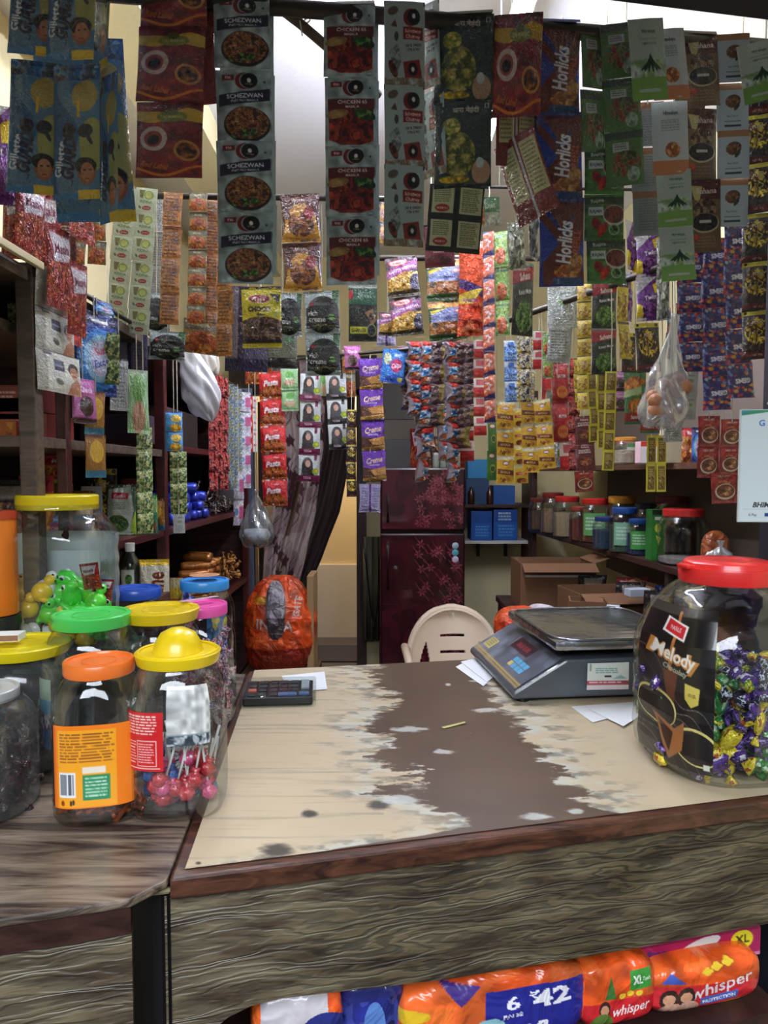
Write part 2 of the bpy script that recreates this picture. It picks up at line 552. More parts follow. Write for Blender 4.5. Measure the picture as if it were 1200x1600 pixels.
def strip(des, x0, x1, y0, y1, wpx, n, rod, label, name='sachet_strip', cat='sachet strip', group=None, yaw=0.0, dy=0.0, twist=0.0,
          wob=4.0, back=0, part='sachet', rs=None, roll=0.0, slip=0.0):
    """hang a chain of n packs from a rod; x0,y0 / x1,y1 photo pixels of the top and bottom middle at that rod's depth"""
    q = on_rod(rod, x0); Y = q.y - 0.010 + dy
    qx, qy = to_px(Vector((q.x, Y, q.z + 0.006)))
    yt = qy if y0 is None else y0
    top, bot = P(x0, yt, Y), P(x1, y1, Y)
    W = wpx * Y / F; seg = (bot - top) / n; L = seg.length; d = DES[des]; me = pack_mesh(des)
    rg = random.Random(rs if rs is not None else int(x0 * 7 + y1))
    ang = math.atan2(seg.x, -seg.z)
    single = n == 1
    root = thing(name, label, cat, top, (0, 0, R(yaw)), group)
    back_l = Matrix.Rotation(-R(yaw), 3, 'Z')
    for k in range(n):
        tx = R(rg.uniform(-wob, wob)); tz = R(rg.uniform(-wob, wob)) + R(twist) * k
        p = back_l @ (seg * k)
        link(part, me, None, root, p + Vector((0, 0.004 * (k % 2), 0)), (tx, -ang + R(roll) + R(rg.uniform(-.8, .8)), tz), (W, W, L / d['a'] * 1.012))
    for k in range(back):
        p = back_l @ (seg * k * .93) + Vector((0.004, 0.030, 0))
        link(part, me, None, root, p, (R(rg.uniform(-3, 3)), -ang, math.pi + R(rg.uniform(-wob, wob))), (W, W, L / d['a']))
    if back:      # the fold over the rod
        bm = B()
        for s in range(7):
            t = math.pi * s / 6
            for e in (-.5, .5): bm.verts.new((e * W * .96, 0.016 - .019 * math.cos(t), 0.012 * math.sin(t)))
        bm.verts.ensure_lookup_table()
        for s in range(6): bm.faces.new([bm.verts[i] for i in (2 * s, 2 * s + 1, 2 * s + 3, 2 * s + 2)])
        obj('fold', bm, mat('fold_' + des, d['back'], 0.3), root, smooth=True)
    if (y0 is not None and y0 > qy + 4) or abs(dy) > .03:
        bm = B(); inv = back_l
        a = inv @ Vector((0, 0, -0.006)); b = inv @ (q + Vector((0, 0, 0.004)) - top)
        tube(bm, [a, (a + b) / 2 + Vector((0.002, 0, 0)), b], 0.0012, 6)
        obj('string', bm, STRING, root)
    return root
# ------------------------------------------------------------------ the prints
NOOD = [(70, 38, 22), (125, 72, 38), (160, 100, 55), (95, 55, 30), (185, 130, 80), (60, 40, 20)]
MEAT = [(60, 10, 8), (110, 22, 14), (140, 40, 22), (80, 14, 10), (165, 60, 35)]
LEAF = [(30, 70, 25), (60, 110, 40), (95, 140, 60), (25, 50, 20)]
NAMK = [(150, 100, 30), (190, 140, 45), (215, 175, 70), (120, 75, 25), (225, 195, 100)]


def logo65(A, w0=(15, 12, 14)):
    A.rect(.12, .07, .34, .145, (120, 32, 34)); A.text('₹10', .23, .108, .035, (235, 220, 215), .18)
    A.ell(.52, .155, .165, .165, (120, 30, 32)); A.ell(.585, .15, .155, .155, (150, 165, 165)); A.ell(.605, .15, .15, .15, w0)
    A.ell(.605, .15, .035, .045, (225, 230, 225)); A.text("Ching's", .605, .195, .022, (200, 170, 110), .2)
    A.rect(.14, .19, .2, .225, (110, 135, 125)); A.rect(.86, .15, .90, .18, (60, 75, 70))


@design('schezwan', 84, 1.42, .035, .01, .05, (176, 188, 186), 'film_matt')
def _(A):
    A.c[:] = (150, 166, 164); A.food(A.v >= 0, [(146, 162, 160), (156, 172, 170)], 3); logo65(A)
    A.rect(.06, .30, .97, .46, (28, 30, 52), .10)
    A.text('SCHEZWAN', .52, .355, .060, (225, 228, 230), .66, 4); A.text('FRIED RICE MASALA', .52, .42, .028, (205, 210, 215), .66, 4)
    A.ell(.55, .74, .42, .335, (35, 30, 25)); A.food(A.em(.55, .72, .39, .30), NOOD, 13)
    A.food(A.em(.50, .86, .25, .07, 12), LEAF + NOOD[:2], 9)


@design('chicken', 80, 1.42, .035, .01, .05, (176, 188, 186), 'film_matt')
def _(A):
    A.c[:] = (150, 166, 164); A.food(A.v >= 0, [(146, 162, 160), (156, 172, 170)], 3); logo65(A)
    A.food(A.pm([(.07, .45), (.95, .45), (.95, .90), (.7, .95), (.3, .94), (.09, .88)]), MEAT, 5)
    A.food(A.em(.25, .52, .22, .09, 10), [(150, 120, 60), (170, 130, 80)], 6); A.food(A.em(.78, .53, .22, .11, -20), LEAF, 7)
    A.rect(.06, .31, .97, .455, (92, 26, 28)); A.text('CHICKEN 65', .54, .355, .052, (228, 222, 215), .8); A.text('MASALA', .54, .42, .036, (220, 214, 205), .42)


@design('chutney', 66, 1.62, .04, .01, .04, (165, 176, 174), 'film_matt')
def _(A):
    A.c[:] = (158, 174, 170); A.ell(.64, .20, .17, .17, (120, 34, 34)); A.ell(.72, .19, .155, .155, (14, 13, 14)); A.ell(.72, .18, .04, .05, (215, 220, 215))
    A.rect(.46, .31, .95, .46, (124, 34, 30)); A.text('Schezwan', .70, .355, .045, (235, 220, 205), .44); A.text('Chutney', .70, .42, .045, (235, 220, 205), .4)
    A.text('DIP & SPREAD', .72, .52, .03, (60, 50, 50), .4, 6); A.text('STIR & FRY', .72, .57, .03, (60, 50, 50), .36, 6)
    A.rect(.0, .0, .03, .06, (20, 25, 25)); A.rect(.96, .0, 1, .05, (20, 25, 25)); A.rect(0, .965, 1, 1, (110, 120, 120))
    A.ell(.22, .12, .13, .08, (96, 84, 70), 20); A.poly([(.16, .30), (.27, .22), (.32, .31)], (84, 60, 50)); A.ell(.30, .42, .05, .09, (70, 66, 62))
    A.food(A.pm([(.12, .60), (.34, .50), (.42, .72), (.3, .86), (.2, .74)]), [(120, 135, 128), (90, 100, 96), (140, 150, 145)], 9)
    A.food(A.em(.22, .80, .08, .18, 30), [(60, 36, 30), (120, 60, 40)], 8); A.poly([(.46, .72), (.86, .68), (.93, .90), (.52, .93)], (130, 42, 34))
    A.ell(.70, .80, .12, .13, (20, 16, 16)); A.ell(.70, .80, .04, .05, (210, 205, 195)); A.food(A.v > .90, [(120, 96, 70), (150, 130, 100), (158, 174, 170)], 9, .8)


@design('razor', 62, 2.55, .07, .02, .03, (120, 160, 190), 'film_gloss', .03)
def _(A):
    A.c[:] = (84, 124, 150); A.put(A.u + .25 * np.sin(A.v * 9) < .34, (40, 92, 134)); A.food(A.v < .12, [(40, 90, 140), (90, 120, 140), (60, 70, 80)], 4)
    A.ell(.70, .24, .26, .30, (196, 160, 60), 0, .8); A.ell(.86, .60, .26, .50, (176, 168, 70), 0, .8); A.rect(.55, .28, .60, .40, (225, 180, 40)); A.rect(0, .95, 1, 1, (60, 120, 170)); A.rect(.55, .93, 1, 1, (226, 190, 50))
    for x in (.38, .72): A.ell(x, .50, .15, .13, (30, 34, 44), 15); A.ell(x + .08, .56, .04, .12, (40, 46, 60), 30)
    A.text('Gillette', .16, .70, .065, (225, 235, 240), .32, 84); A.text('GUARD', .36, .70, .105, (20, 28, 60), .30, 84, .05, .2)
    A.ell(.74, .80, .19, .24, (150, 92, 60)); A.ell(.72, .755, .22, .15, (22, 18, 16)); A.ell(.75, .80, .14, .17, (176, 116, 82)); A.rect(.66, .78, .72, .79, (40, 24, 18)); A.rect(.79, .78, .85, .79, (40, 24, 18)); A.rect(.70, .845, .80, .855, (120, 40, 36))
    A.text('7', .44, .88, .04, (18, 30, 70), .2)


@design('redtea', 100, 1.33, .05, .02, .04, (150, 60, 50), 'film_gloss')
def _(A):
    A.c[:] = (124, 30, 28); A.food(A.v >= 0, [(112, 24, 24), (132, 34, 30)], 3); A.rect(0, .16, 1, .255, (200, 160, 44), -.06); A.put((np.abs(A.v - .20 - .05 * np.sin(A.u * 6)) < .045), (206, 166, 44))
    A.ell(.55, .22, .23, .10, (120, 130, 40)); A.text('TAJ MAHAL', .55, .22, .045, (210, 200, 120), .36); A.ell(.54, .15, .09, .07, (90, 90, 30))
    A.ell(.28, .50, .21, .21, (206, 180, 170)); A.ell(.27, .50, .14, .14, (150, 60, 50)); A.ell(.27, .51, .095, .085, (24, 12, 10), 30)
    A.ell(.78, .66, .19, .17, (196, 130, 60), -20); A.food(A.em(.78, .66, .15, .13, -20), [(60, 26, 14), (110, 56, 26), (150, 90, 40)], 9)
    A.put(np.abs(A.v - .90 + .06 * np.cos(A.u * 5 + 1)) < .016, (220, 120, 40)); A.text('Red Label', .30, .84, .07, (210, 110, 40), .4, -10, .02, .2)


@design('redtea_back', 74, 1.25, .04, .03, .06, (190, 186, 150), 'film_gloss')
def _(A):
    A.c[:] = (122, 34, 30); A.rect(.08, .10, .44, .74, (196, 192, 140)); A.rect(.56, .10, .95, .74, (196, 192, 140)); A.rect(.47, 0, .53, 1, (190, 196, 196))
    A.lines(.11, .14, .41, .72, 12, (130, 120, 80)); A.lines(.59, .14, .92, .72, 12, (130, 120, 80), 7)


@design('henna', 80, 1.42, .05, .02, .05, (70, 84, 60), 'film_gloss')
def _(A):
    A.c[:] = (44, 60, 54); A.text('धारा मेहंदी', .55, .11, .06, (220, 210, 190), .5); A.rect(.86, .04, .94, .10, (190, 190, 180)); A.rect(.88, .05, .92, .09, (44, 60, 54))
    A.food(A.em(.30, .30, .16, .14), [(160, 160, 60), (120, 130, 50), (200, 190, 90)], 10); A.food(A.em(.42, .62, .30, .36), [(76, 84, 34), (120, 124, 50), (160, 150, 66), (190, 176, 90)], 12)
    A.food(A.em(.36, .90, .26, .06), [(226, 190, 30), (200, 160, 20), (140, 120, 30)], 9); A.ell(.82, .82, .16, .20, (176, 140, 110)); A.ell(.80, .72, .07, .09, (190, 200, 190)); A.rect(0, .95, 1, 1, (26, 34, 30))


@design('henna_back', 80, .62, .03, .01, .04, (60, 66, 50), 'film_matt')
def _(A):
    A.c[:] = (34, 38, 30); A.rect(.06, .06, .45, .84, (190, 188, 146)); A.rect(.56, .06, .96, .84, (190, 188, 146)); A.lines(.1, .12, .42, .55, 7, (110, 108, 70)); A.lines(.6, .12, .92, .8, 12, (96, 96, 60), 9)
    A.ell(.25, .70, .13, .07, (150, 40, 30)); A.text('MEHNDI', .25, .70, .06, (230, 210, 190), .2)


@design('malt', 76, 1.85, .07, .03, .05, (60, 80, 150), 'film_gloss')
def _(A):
    A.c[:] = (34, 50, 128); A.poly([(.0, .10), (.55, .45), (.55, .9), (.1, .95)], (96, 38, 28)); A.poly([(.1, .98), (.9, .06), (1, .06), (1, .98)], (96, 38, 28)); A.poly([(0, .22), (.42, .52), (0, .78)], (38, 66, 156)); A.poly([(1, .45), (.78, .68), (1, .86)], (38, 66, 156)); A.poly([(.1, .04), (1, .04), (.5, .38)], (96, 40, 30))
    A.food(A.em(.62, .84, .30, .16), [(150, 80, 30), (190, 130, 60), (110, 50, 20)], 8); A.food(A.em(.78, .78, .16, .30, -20), [(180, 130, 70), (130, 80, 40)], 8)
    A.rect(.30, .90, .97, .985, (40, 66, 108)); A.text('5', .42, .94, .05, (120, 150, 180), .2)
    A.text('Horlicks', .54, .50, .175, (222, 224, 230), .47, 86, .03, .1); A.text('REFILL', .82, .50, .09, (180, 80, 50), .26, 86); A.rect(0, 0, 1, .05, (30, 44, 110))


@design('beans', 66, 1.18, .05, .01, .05, (70, 120, 60), 'film_gloss')
def _(A):
    A.c[:] = (62, 104, 44); A.food(A.v >= 0, [(56, 98, 40), (70, 114, 50)], 3); A.rect(.0, .06, 1, .22, (44, 66, 44)); A.text('Rajma', .32, .14, .08, (190, 205, 180), .4, 6)
    A.rect(.10, .28, .46, .46, (190, 200, 190)); A.text('RAJMA', .28, .37, .07, (70, 90, 70), .3); A.text('MASALA', .70, .28, .05, (200, 70, 50), .4)
    A.ell(.74, .46, .29, .26, (200, 190, 170)); A.food(A.em(.74, .44, .27, .22), [(96, 34, 26), (130, 50, 36), (70, 22, 18)], 12)
    A.food(A.em(.30, .64, .10, .17, 30), [(170, 30, 20), (140, 20, 16)], 5); A.food(A.em(.45, .76, .09, .20, -30), [(190, 40, 24), (150, 24, 16)], 5)
    A.ell(.74, .76, .14, .14, (150, 170, 140)); A.food(A.em(.74, .76, .11, .11), LEAF, 8); A.rect(0, .93, 1, 1, (70, 130, 50))


@design('greenmix', 62, 1.3, .05, .02, .05, (80, 110, 80), 'film_gloss')
def _(A):
    A.c[:] = (78, 116, 60); A.rect(0, .02, 1, .16, (60, 76, 62)); A.rect(.2, .22, .62, .38, (176, 186, 176)); A.lines(.24, .24, .6, .36, 3, (90, 100, 90))
    A.food(A.em(.55, .60, .40, .30), [(110, 50, 40), (150, 80, 60), (90, 110, 50), (60, 70, 40)], 9); A.food(A.em(.72, .80, .16, .18), [(150, 170, 150), (110, 130, 110)], 7)


@design('aloe', 52, 1.5, .03, .01, .05, (180, 195, 180), 'film_matt')
def _(A):
    A.c[:] = (176, 190, 180); A.put(A.v > .60, (120, 165, 80)); A.food((A.v > .5) & (A.v < .72), [(176, 190, 180), (150, 180, 130)], 5)
    A.text('Himalaya', .55, .16, .05, (60, 80, 75), .5); A.rect(.3, .25, .8, .265, (130, 150, 140)); A.text('NEEM & ALOE', .55, .31, .03, (80, 100, 95), .55)
    for t in (-60, -35, -12, 12, 35, 60): A.ell(.55 + .14 * math.sin(R(t)), .60 - .05 * math.cos(R(t)), .035, .17, (26, 60, 34), t)
    A.rect(.2, .86, .8, .90, (176, 190, 180))


@design('almond', 56, 1.42, .03, .01, .05, (200, 205, 200), 'film_matt')
def _(A):
    A.c[:] = (196, 204, 206); A.put(A.v > .80, (196, 128, 84)); A.text('Himalaya', .52, .16, .055, (50, 56, 66), .5); A.lines(.25, .25, .8, .42, 5, (140, 150, 155))
    A.food(A.em(.55, .66, .20, .15), [(176, 110, 60), (206, 150, 100), (150, 84, 40)], 9)


@design('greywash', 56, 1.3, .03, .01, .05, (150, 150, 150), 'film_matt')
def _(A): A.c[:] = (130, 132, 132); A.rect(0, 0, 1, .16, (140, 90, 60)); A.lines(.2, .2, .8, .9, 12, (105, 108, 108))


@design('rosecard', 56, 1.5, .02, .0, .03, (190, 200, 205), 'paper')
def _(A):
    A.c[:] = (184, 198, 206); A.rect(0, 0, 1, .14, (176, 132, 96)); A.food(A.em(.50, .38, .24, .20, 20), [(110, 80, 60), (150, 110, 84), (84, 60, 50)], 7); A.ell(.62, .50, .05, .12, (60, 70, 60), -40)
    A.text('Face Wash', .48, .68, .035, (90, 104, 110), .5); A.rect(.25, .78, .75, .80, (110, 120, 126)); A.rect(.25, .86, .75, .90, (60, 70, 76))


@design('coffee', 62, 2.0, .05, .01, .04, (120, 96, 70), 'film_gloss')
def _(A):
    A.c[:] = (112, 88, 60); A.put(A.v < .28, (84, 34, 34)); A.poly([(.1, .08), (.45, .10), (.35, .30), (.2, .28)], (196, 186, 120)); A.text('Suhana', .56, .16, .075, (226, 216, 206), .66); A.text('®', .86, .08, .02, (220, 210, 200), .1)
    A.food(A.em(.5, .40, .34, .26), [(60, 36, 24), (96, 66, 44), (140, 120, 90)], 10); A.ell(.5, .60, .42, .27, (190, 176, 140)); A.ell(.5, .59, .39, .24, (34, 26, 22)); A.rect(.34, .56, .68, .60, (200, 200, 196)); A.lines(.1, .78, .9, .95, 4, (140, 116, 84))
    A.food(A.em(.2, .80, .16, .1), [(190, 80, 50), (150, 60, 40)], 8)


@design('gems', 44, 1.28, .09, .04, .06, (70, 60, 130), 'film_gloss')
def _(A):
    A.c[:] = (46, 38, 104); A.dots(A.v >= 0, [(196, 92, 50), (210, 150, 60), (170, 50, 90), (90, 110, 170), (150, 165, 175), (60, 40, 120), (190, 60, 50)], 60, .075, 5)
    A.food(A.em(.5, .52, .44, .20), [(40, 34, 96), (50, 42, 110)], 4); A.text('GEMS', .55, .52, .13, (226, 224, 240), .62, 184, .05); A.rect(0, 0, 1, .04, (170, 60, 60))


@design('purplesnack', 60, 1.5, .16, .07, .08, (200, 200, 205), 'film_foil', .05)
def _(A):
    A.c[:] = (104, 42, 128); A.put(A.v + .5 * A.u < .40, (206, 206, 216)); A.poly([(.6, .2), (1, .1), (1, .4), (.7, .5)], (226, 200, 50)); A.poly([(0, .6), (.3, .7), (.2, 1), (0, 1)], (226, 200, 50)); A.food(A.em(.5, .7, .30, .30), [(60, 20, 80), (130, 70, 150), (90, 30, 110)], 6); A.rect(.1, .42, .9, .56, (84, 28, 112), .1); A.text('Twist', .5, .49, .1, (230, 220, 240), .6, 5)


@design('blacksnack', 60, 1.35, .10, .04, .07, (50, 44, 40), 'film_gloss', .03)
def _(A):
    A.c[:] = (44, 32, 26); A.food(A.em(.5, .42, .42, .38), [(200, 170, 50), (60, 40, 20), (90, 60, 24), (214, 190, 60), (40, 28, 20)], 5); A.rect(0, 0, 1, .10, (200, 186, 60)); A.text('PUFFS', .5, .25, .07, (226, 210, 150), .5); A.rect(.0, .84, 1, .96, (96, 34, 34)); A.text('NET 18 g', .5, .90, .04, (210, 190, 170), .5)


@design('redcoffee', 62, 1.2, .05, .02, .06, (140, 40, 36), 'film_gloss')
def _(A):
    A.c[:] = (146, 32, 34); A.food(A.v >= 0, [(136, 28, 30), (154, 38, 38)], 3); A.text('NESCAFE', .5, .12, .07, (226, 200, 180), .6); A.food(A.em(.5, .34, .32, .10), [(120, 30, 26), (180, 90, 50)], 9)
    A.ell(.52, .62, .38, .30, (214, 196, 170)); A.ell(.53, .60, .34, .25, (112, 54, 30)); A.food(A.em(.53, .60, .28, .18), [(90, 40, 24), (140, 80, 44), (196, 150, 100)], 7); A.lines(.1, .90, .9, .96, 2, (196, 120, 100))


@design('lime', 36, 1.16, .03, .0, .03, (200, 205, 200), 'film_matt')
def _(A):
    A.c[:] = (192, 204, 178); A.poly([(.18, .10), (.44, .10), (.38, .42), (.24, .42)], (110, 110, 60)); A.ell(.62, .30, .20, .20, (120, 150, 60)); A.ell(.62, .30, .15, .15, (186, 196, 110)); A.text('PUDINA', .52, .56, .10, (70, 110, 60), .55)
    A.ell(.55, .80, .2, .10, (140, 34, 30)); A.text('HATHI', .55, .80, .06, (230, 220, 200), .26); A.ell(.25, .78, .05, .08, (90, 110, 60), 30)


@design('ketchup', 34, 1.6, .05, .02, .05, (150, 100, 50), 'film_gloss')
def _(A): A.c[:] = (176, 112, 42); A.food(A.v >= 0, [(168, 104, 38), (186, 122, 48)], 3); A.lines(.12, .08, .88, .92, 8, (96, 54, 20)); A.ell(.1, .3, .05, .05, (30, 20, 14)); A.rect(.55, .4, .85, .46, (60, 34, 16))


@design('noodle_cake', 42, 1.1, .10, .03, .08, (160, 100, 50), 'film_gloss')
def _(A): A.c[:] = (150, 116, 60); A.rect(0, .0, 1, .32, (112, 108, 84)); A.food(A.em(.5, .66, .46, .36), [(190, 96, 40), (150, 60, 24), (216, 140, 60)], 6); A.text('Masala', .5, .16, .10, (200, 190, 140), .7)


@design('cookie', 60, 1.2, .10, .06, .07, (90, 50, 40), 'film_gloss', .02)
def _(A):
    A.c[:] = (84, 38, 36); A.poly([(0, 1), (.12, .55), (.9, .5), (1, .9), (1, 1)], (204, 150, 52)); A.ell(.52, .40, .30, .16, (206, 146, 60)); A.food(A.em(.52, .64, .34, .30), [(74, 30, 20), (130, 70, 36), (96, 44, 24), (170, 106, 56)], 6); A.ell(.74, .42, .14, .16, (150, 40, 44)); A.ell(.45, .44, .06, .06, (220, 160, 50))
    A.text('ROYAL', .48, .14, .06, (232, 226, 220), .5); A.text('BADAM', .50, .24, .055, (216, 170, 60), .44); A.text('SWEET TREAT', .55, .93, .035, (90, 40, 20), .5)


@design('choco', 66, 1.42, .10, .02, .06, (190, 180, 40), 'film_gloss', .02)
def _(A):
    A.c[:] = (206, 196, 44); A.food((A.v > .5 + .25 * (A.u - .5) ** 2) & (A.v < .92), [(50, 30, 26), (90, 60, 50), (130, 110, 96), (70, 42, 34)], 11); A.put((A.v > .86) & (A.v < .92), (40, 26, 20)); A.rect(0, 0, 1, .05, (60, 50, 30))
    A.ell(.46, .21, .28, .105, (214, 206, 170)); A.ell(.46, .21, .26, .09, (150, 34, 36)); A.text('Tops', .46, .21, .065, (235, 230, 220), .32, 3); A.poly([(.70, .12), (.97, .14), (.93, .30)], (40, 46, 26)); A.text('10', .86, .19, .03, (200, 196, 60), .1)
    A.text('CHOCO', .46, .375, .075, (34, 22, 20), .62, 0, .06); A.text('flakes', .50, .46, .045, (40, 26, 22), .3, 0, .03, .2); A.ell(.86, .46, .06, .06, (176, 190, 90))


@design('creme', 58, 1.12, .10, .05, .05, (185, 195, 195), 'film_foil')
def _(A):
    A.c[:] = (176, 192, 196); A.rect(.80, 0, .98, .45, (66, 104, 70)); A.ell(.54, .55, .46, .47, (22, 26, 22)); A.rect(.06, .40, .98, .88, (22, 26, 22)); A.ell(.54, .58, .47, .45, (22, 26, 22)); A.ell(.24, .32, .06, .05, (170, 50, 60)); A.lines(.3, .29, .82, .36, 2, (110, 120, 116))
    A.text('rich', .26, .52, .12, (236, 240, 236), .26, -1, .01); A.text('creme', .38, .66, .12, (236, 240, 236), .50, -3, .01); A.ell(.80, .58, .09, .03, (96, 140, 66)); A.ell(.80, .66, .11, .035, (96, 140, 66)); A.food((A.v > .80) & A.em(.54, .58, .47, .45), [(30, 34, 24), (60, 66, 34)], 10); A.text('HAIR COLOUR', .5, .79, .03, (150, 156, 60), .6)


@design('streax', 52, 1.5, .05, .01, .05, (40, 46, 40), 'film_gloss')
def _(A):
    A.c[:] = (24, 28, 24); A.rect(0, 0, 1, .08, (176, 186, 176)); A.rect(.0, .08, 1, .36, (34, 100, 70)); A.rect(.0, .12, .16, .26, (190, 40, 50)); A.text('streax', .58, .20, .08, (180, 210, 190), .5, 0, .0); A.poly([(.55, .50), (.85, .42), (.95, .62), (.80, .78), (.74, .62)], (150, 116, 84)); A.ell(.80, .56, .08, .09, (40, 30, 26)); A.rect(.06, .74, .66, .86, (196, 200, 40)); A.text('GARNIER', .36, .80, .06, (40, 46, 20), .5); A.ell(.80, .80, .17, .17, (130, 140, 100)); A.ell(.80, .80, .13, .13, (20, 22, 20))


@design('mixture', 62, 1.2, .12, .05, .07, (60, 50, 50), 'film_gloss', .03)
def _(A):
    A.c[:] = (72, 44, 62); A.food(A.v > .42, NAMK, 9); A.food(A.em(.92, .72, .2, .3), [(40, 30, 60), (60, 44, 84)], 7); A.rect(0, .22, 1, .44, (140, 66, 130), .26); A.text('KHATTA MEETHA', .5, .33, .07, (236, 226, 236), .84, 12); A.ell(.40, .16, .30, .11, (196, 60, 80)); A.ell(.40, .16, .25, .08, (230, 200, 200)); A.text("Haldiram's", .40, .16, .05, (170, 30, 40), .4); A.food(A.v > .86, [(60, 50, 20), (90, 76, 30)], 6)


@design('maroonpack', 54, 1.2, .04, .02, .05, (100, 40, 50), 'film_matt')
def _(A): A.c[:] = (108, 34, 48); A.rect(0, 0, 1, .05, (40, 26, 34)); A.text('COLOR', .48, .22, .04, (190, 130, 70), .3); A.text('SOUL', .48, .33, .10, (190, 130, 70), .4); A.text('English Mehendi', .48, .50, .06, (230, 216, 216), .66); A.lines(.3, .60, .7, .68, 2, (190, 150, 156)); A.food(A.em(.5, .82, .4, .14), [(90, 20, 30), (70, 16, 26)], 5)


@design('aloo', 72, 1.35, .10, .04, .08, (60, 90, 50), 'film_gloss', .02)
def _(A):
    A.c[:] = (52, 88, 44); A.rect(0, 0, 1, .06, (196, 190, 170)); A.food((A.v < .20) & (A.v > .04), [(210, 150, 80), (180, 130, 60), (220, 180, 110)], 6); A.poly([(.06, .26), (1, .18), (1, .58), (.06, .62)], (130, 140, 190)); A.poly([(.06, .26), (.5, .22), (.1, .36)], (220, 190, 60)); A.food((A.v > .55) & (A.v < .84), [(150, 90, 40), (180, 120, 60), (120, 66, 30)], 9); A.text('सोया', .62, .44, .10, (70, 76, 140), .4, 8); A.ell(.80, .30, .09, .07, (190, 60, 70)); A.ell(.80, .30, .07, .05, (220, 215, 225)); A.ell(.16, .62, .09, .09, (60, 46, 30))


@design('orangepack', 40, 3.2, .22, .08, .04, (200, 90, 50), 'film_foil', .06)
def _(A): A.c[:] = (206, 76, 36); A.rect(0, .44, 1, .54, (70, 40, 110), -.12); A.poly([(0, .56), (1, .50), (.6, .66), (0, .7)], (214, 190, 70)); A.food(A.v > .66, [(200, 66, 30), (180, 46, 24), (220, 110, 60)], 4); A.put(A.v < .08, (220, 200, 180)); A.text('Khatta', .5, .62, .05, (110, 50, 130), .6)


@design('stripeband', 34, 1.5, .12, .05, .06, (120, 50, 40), 'film_gloss', .03)
def _(A): A.c[:] = (196, 84, 54); A.food(A.v >= 0, [(190, 74, 44), (206, 110, 80), (214, 160, 140)], 4); A.rect(0, .80, 1, 1.1, (48, 38, 96), .18); A.rect(0, -.1, 1, .04, (48, 38, 96), .18); A.food(A.em(.5, .36, .4, .4), [(214, 190, 180), (170, 60, 50), (206, 110, 60)], 6)


@design('greenorange', 40, 1.7, .14, .06, .05, (70, 100, 50), 'film_gloss', .03)
def _(A): A.c[:] = (122, 156, 70); A.food(A.v >= 0, [(110, 150, 60), (140, 170, 84), (90, 130, 50)], 4); A.food(A.em(.45, .70, .38, .40), [(170, 80, 40), (140, 56, 30), (196, 110, 60)], 7); A.rect(0, .1, 1, .16, (60, 90, 50))


@design('methi', 66, 1.3, .09, .04, .06, (40, 50, 40), 'film_gloss', .02)
def _(A):
    A.c[:] = (26, 36, 34); A.rect(0, 0, 1, .05, (150, 160, 160)); A.poly([(0, .06), (1, .06), (1, .22), (0, .32)], (150, 36, 50)); A.text('Suhana', .55, .19, .10, (240, 230, 232), .74, 8); A.text('Kasuri Methi', .55, .40, .065, (226, 230, 228), .78, 6); A.food(A.em(.55, .74, .42, .28), LEAF + [(110, 160, 70)], 12)


@design('greysachet', 52, 1.4, .05, .03, .06, (170, 175, 172), 'film_foil')
def _(A): A.c[:] = (170, 176, 172); A.text('Sprouts', .6, .18, .06, (110, 120, 110), .5, 3); A.ell(.55, .40, .20, .10, (130, 160, 110)); A.lines(.2, .58, .85, .9, 6, (140, 146, 142))


@design('greyback', 52, 1.4, .05, .03, .06, (170, 175, 172), 'film_foil')
def _(A): A.c[:] = (166, 170, 168); A.lines(.12, .16, .88, .86, 10, (120, 124, 122)); A.rect(0, 0, 1, .04, (60, 60, 64))


@design('yellowstrip', 26, 1.5, .12, .05, .06, (210, 190, 60), 'film_gloss', .03)
def _(A): A.c[:] = (216, 194, 52); A.food(A.v > .2, [(206, 180, 40), (226, 206, 90), (170, 130, 30)], 5); A.text('Oyes', .5, .5, .16, (120, 60, 20), .7, 80); A.rect(0, 0, 1, .08, (60, 46, 20))


@design('yellowframe', 30, 1.7, .08, .02, .06, (190, 180, 50), 'film_gloss', .02)
def _(A): A.c[:] = (206, 196, 50); A.rect(.16, .10, .86, .92, (116, 96, 34)); A.food(A.em(.5, .5, .30, .60), [(130, 110, 40), (90, 70, 30), (160, 130, 60)], 5); A.lines(.25, .2, .8, .5, 4, (170, 150, 60))


@design('pasta', 54, 1.0, .12, .03, .09, (225, 228, 232), 'film_gloss', .02)
def _(A):
    A.c[:] = (206, 30, 34); A.rect(0, 0, 1, .10, (176, 30, 24)); A.poly([(0, .02), (.3, .02), (.0, .12)], (230, 120, 40)); A.food(A.em(.5, .86, .48, .34), [(190, 96, 30), (150, 60, 20), (216, 140, 60), (120, 44, 16)], 7); A.text('YiPPee!', .6, .20, .05, (245, 230, 230), .36, 4); A.text('Pasta', .5, .42, .20, (250, 245, 246), .76, 5, .04, .3)


@design('greentoffee', 42, 1.0, .10, .04, .08, (190, 220, 190), 'film_gloss', .03)
def _(A): A.c[:] = (146, 196, 140); A.ell(.5, .30, .22, .16, (96, 170, 76)); A.ell(.35, .66, .18, .15, (196, 170, 140)); A.ell(.66, .66, .18, .15, (196, 170, 140)); A.rect(0, 0, 1, .07, (186, 216, 186)); A.text('MANGO', .5, .48, .08, (240, 245, 236), .6)


@design('hairmaroon', 50, 1.08, .06, .02, .05, (120, 30, 70), 'film_gloss')
def _(A): hairpack(A, (112, 22, 66))


@design('hairblack', 50, 1.08, .06, .02, .05, (40, 36, 40), 'film_gloss')
def _(A): hairpack(A, (26, 22, 26))


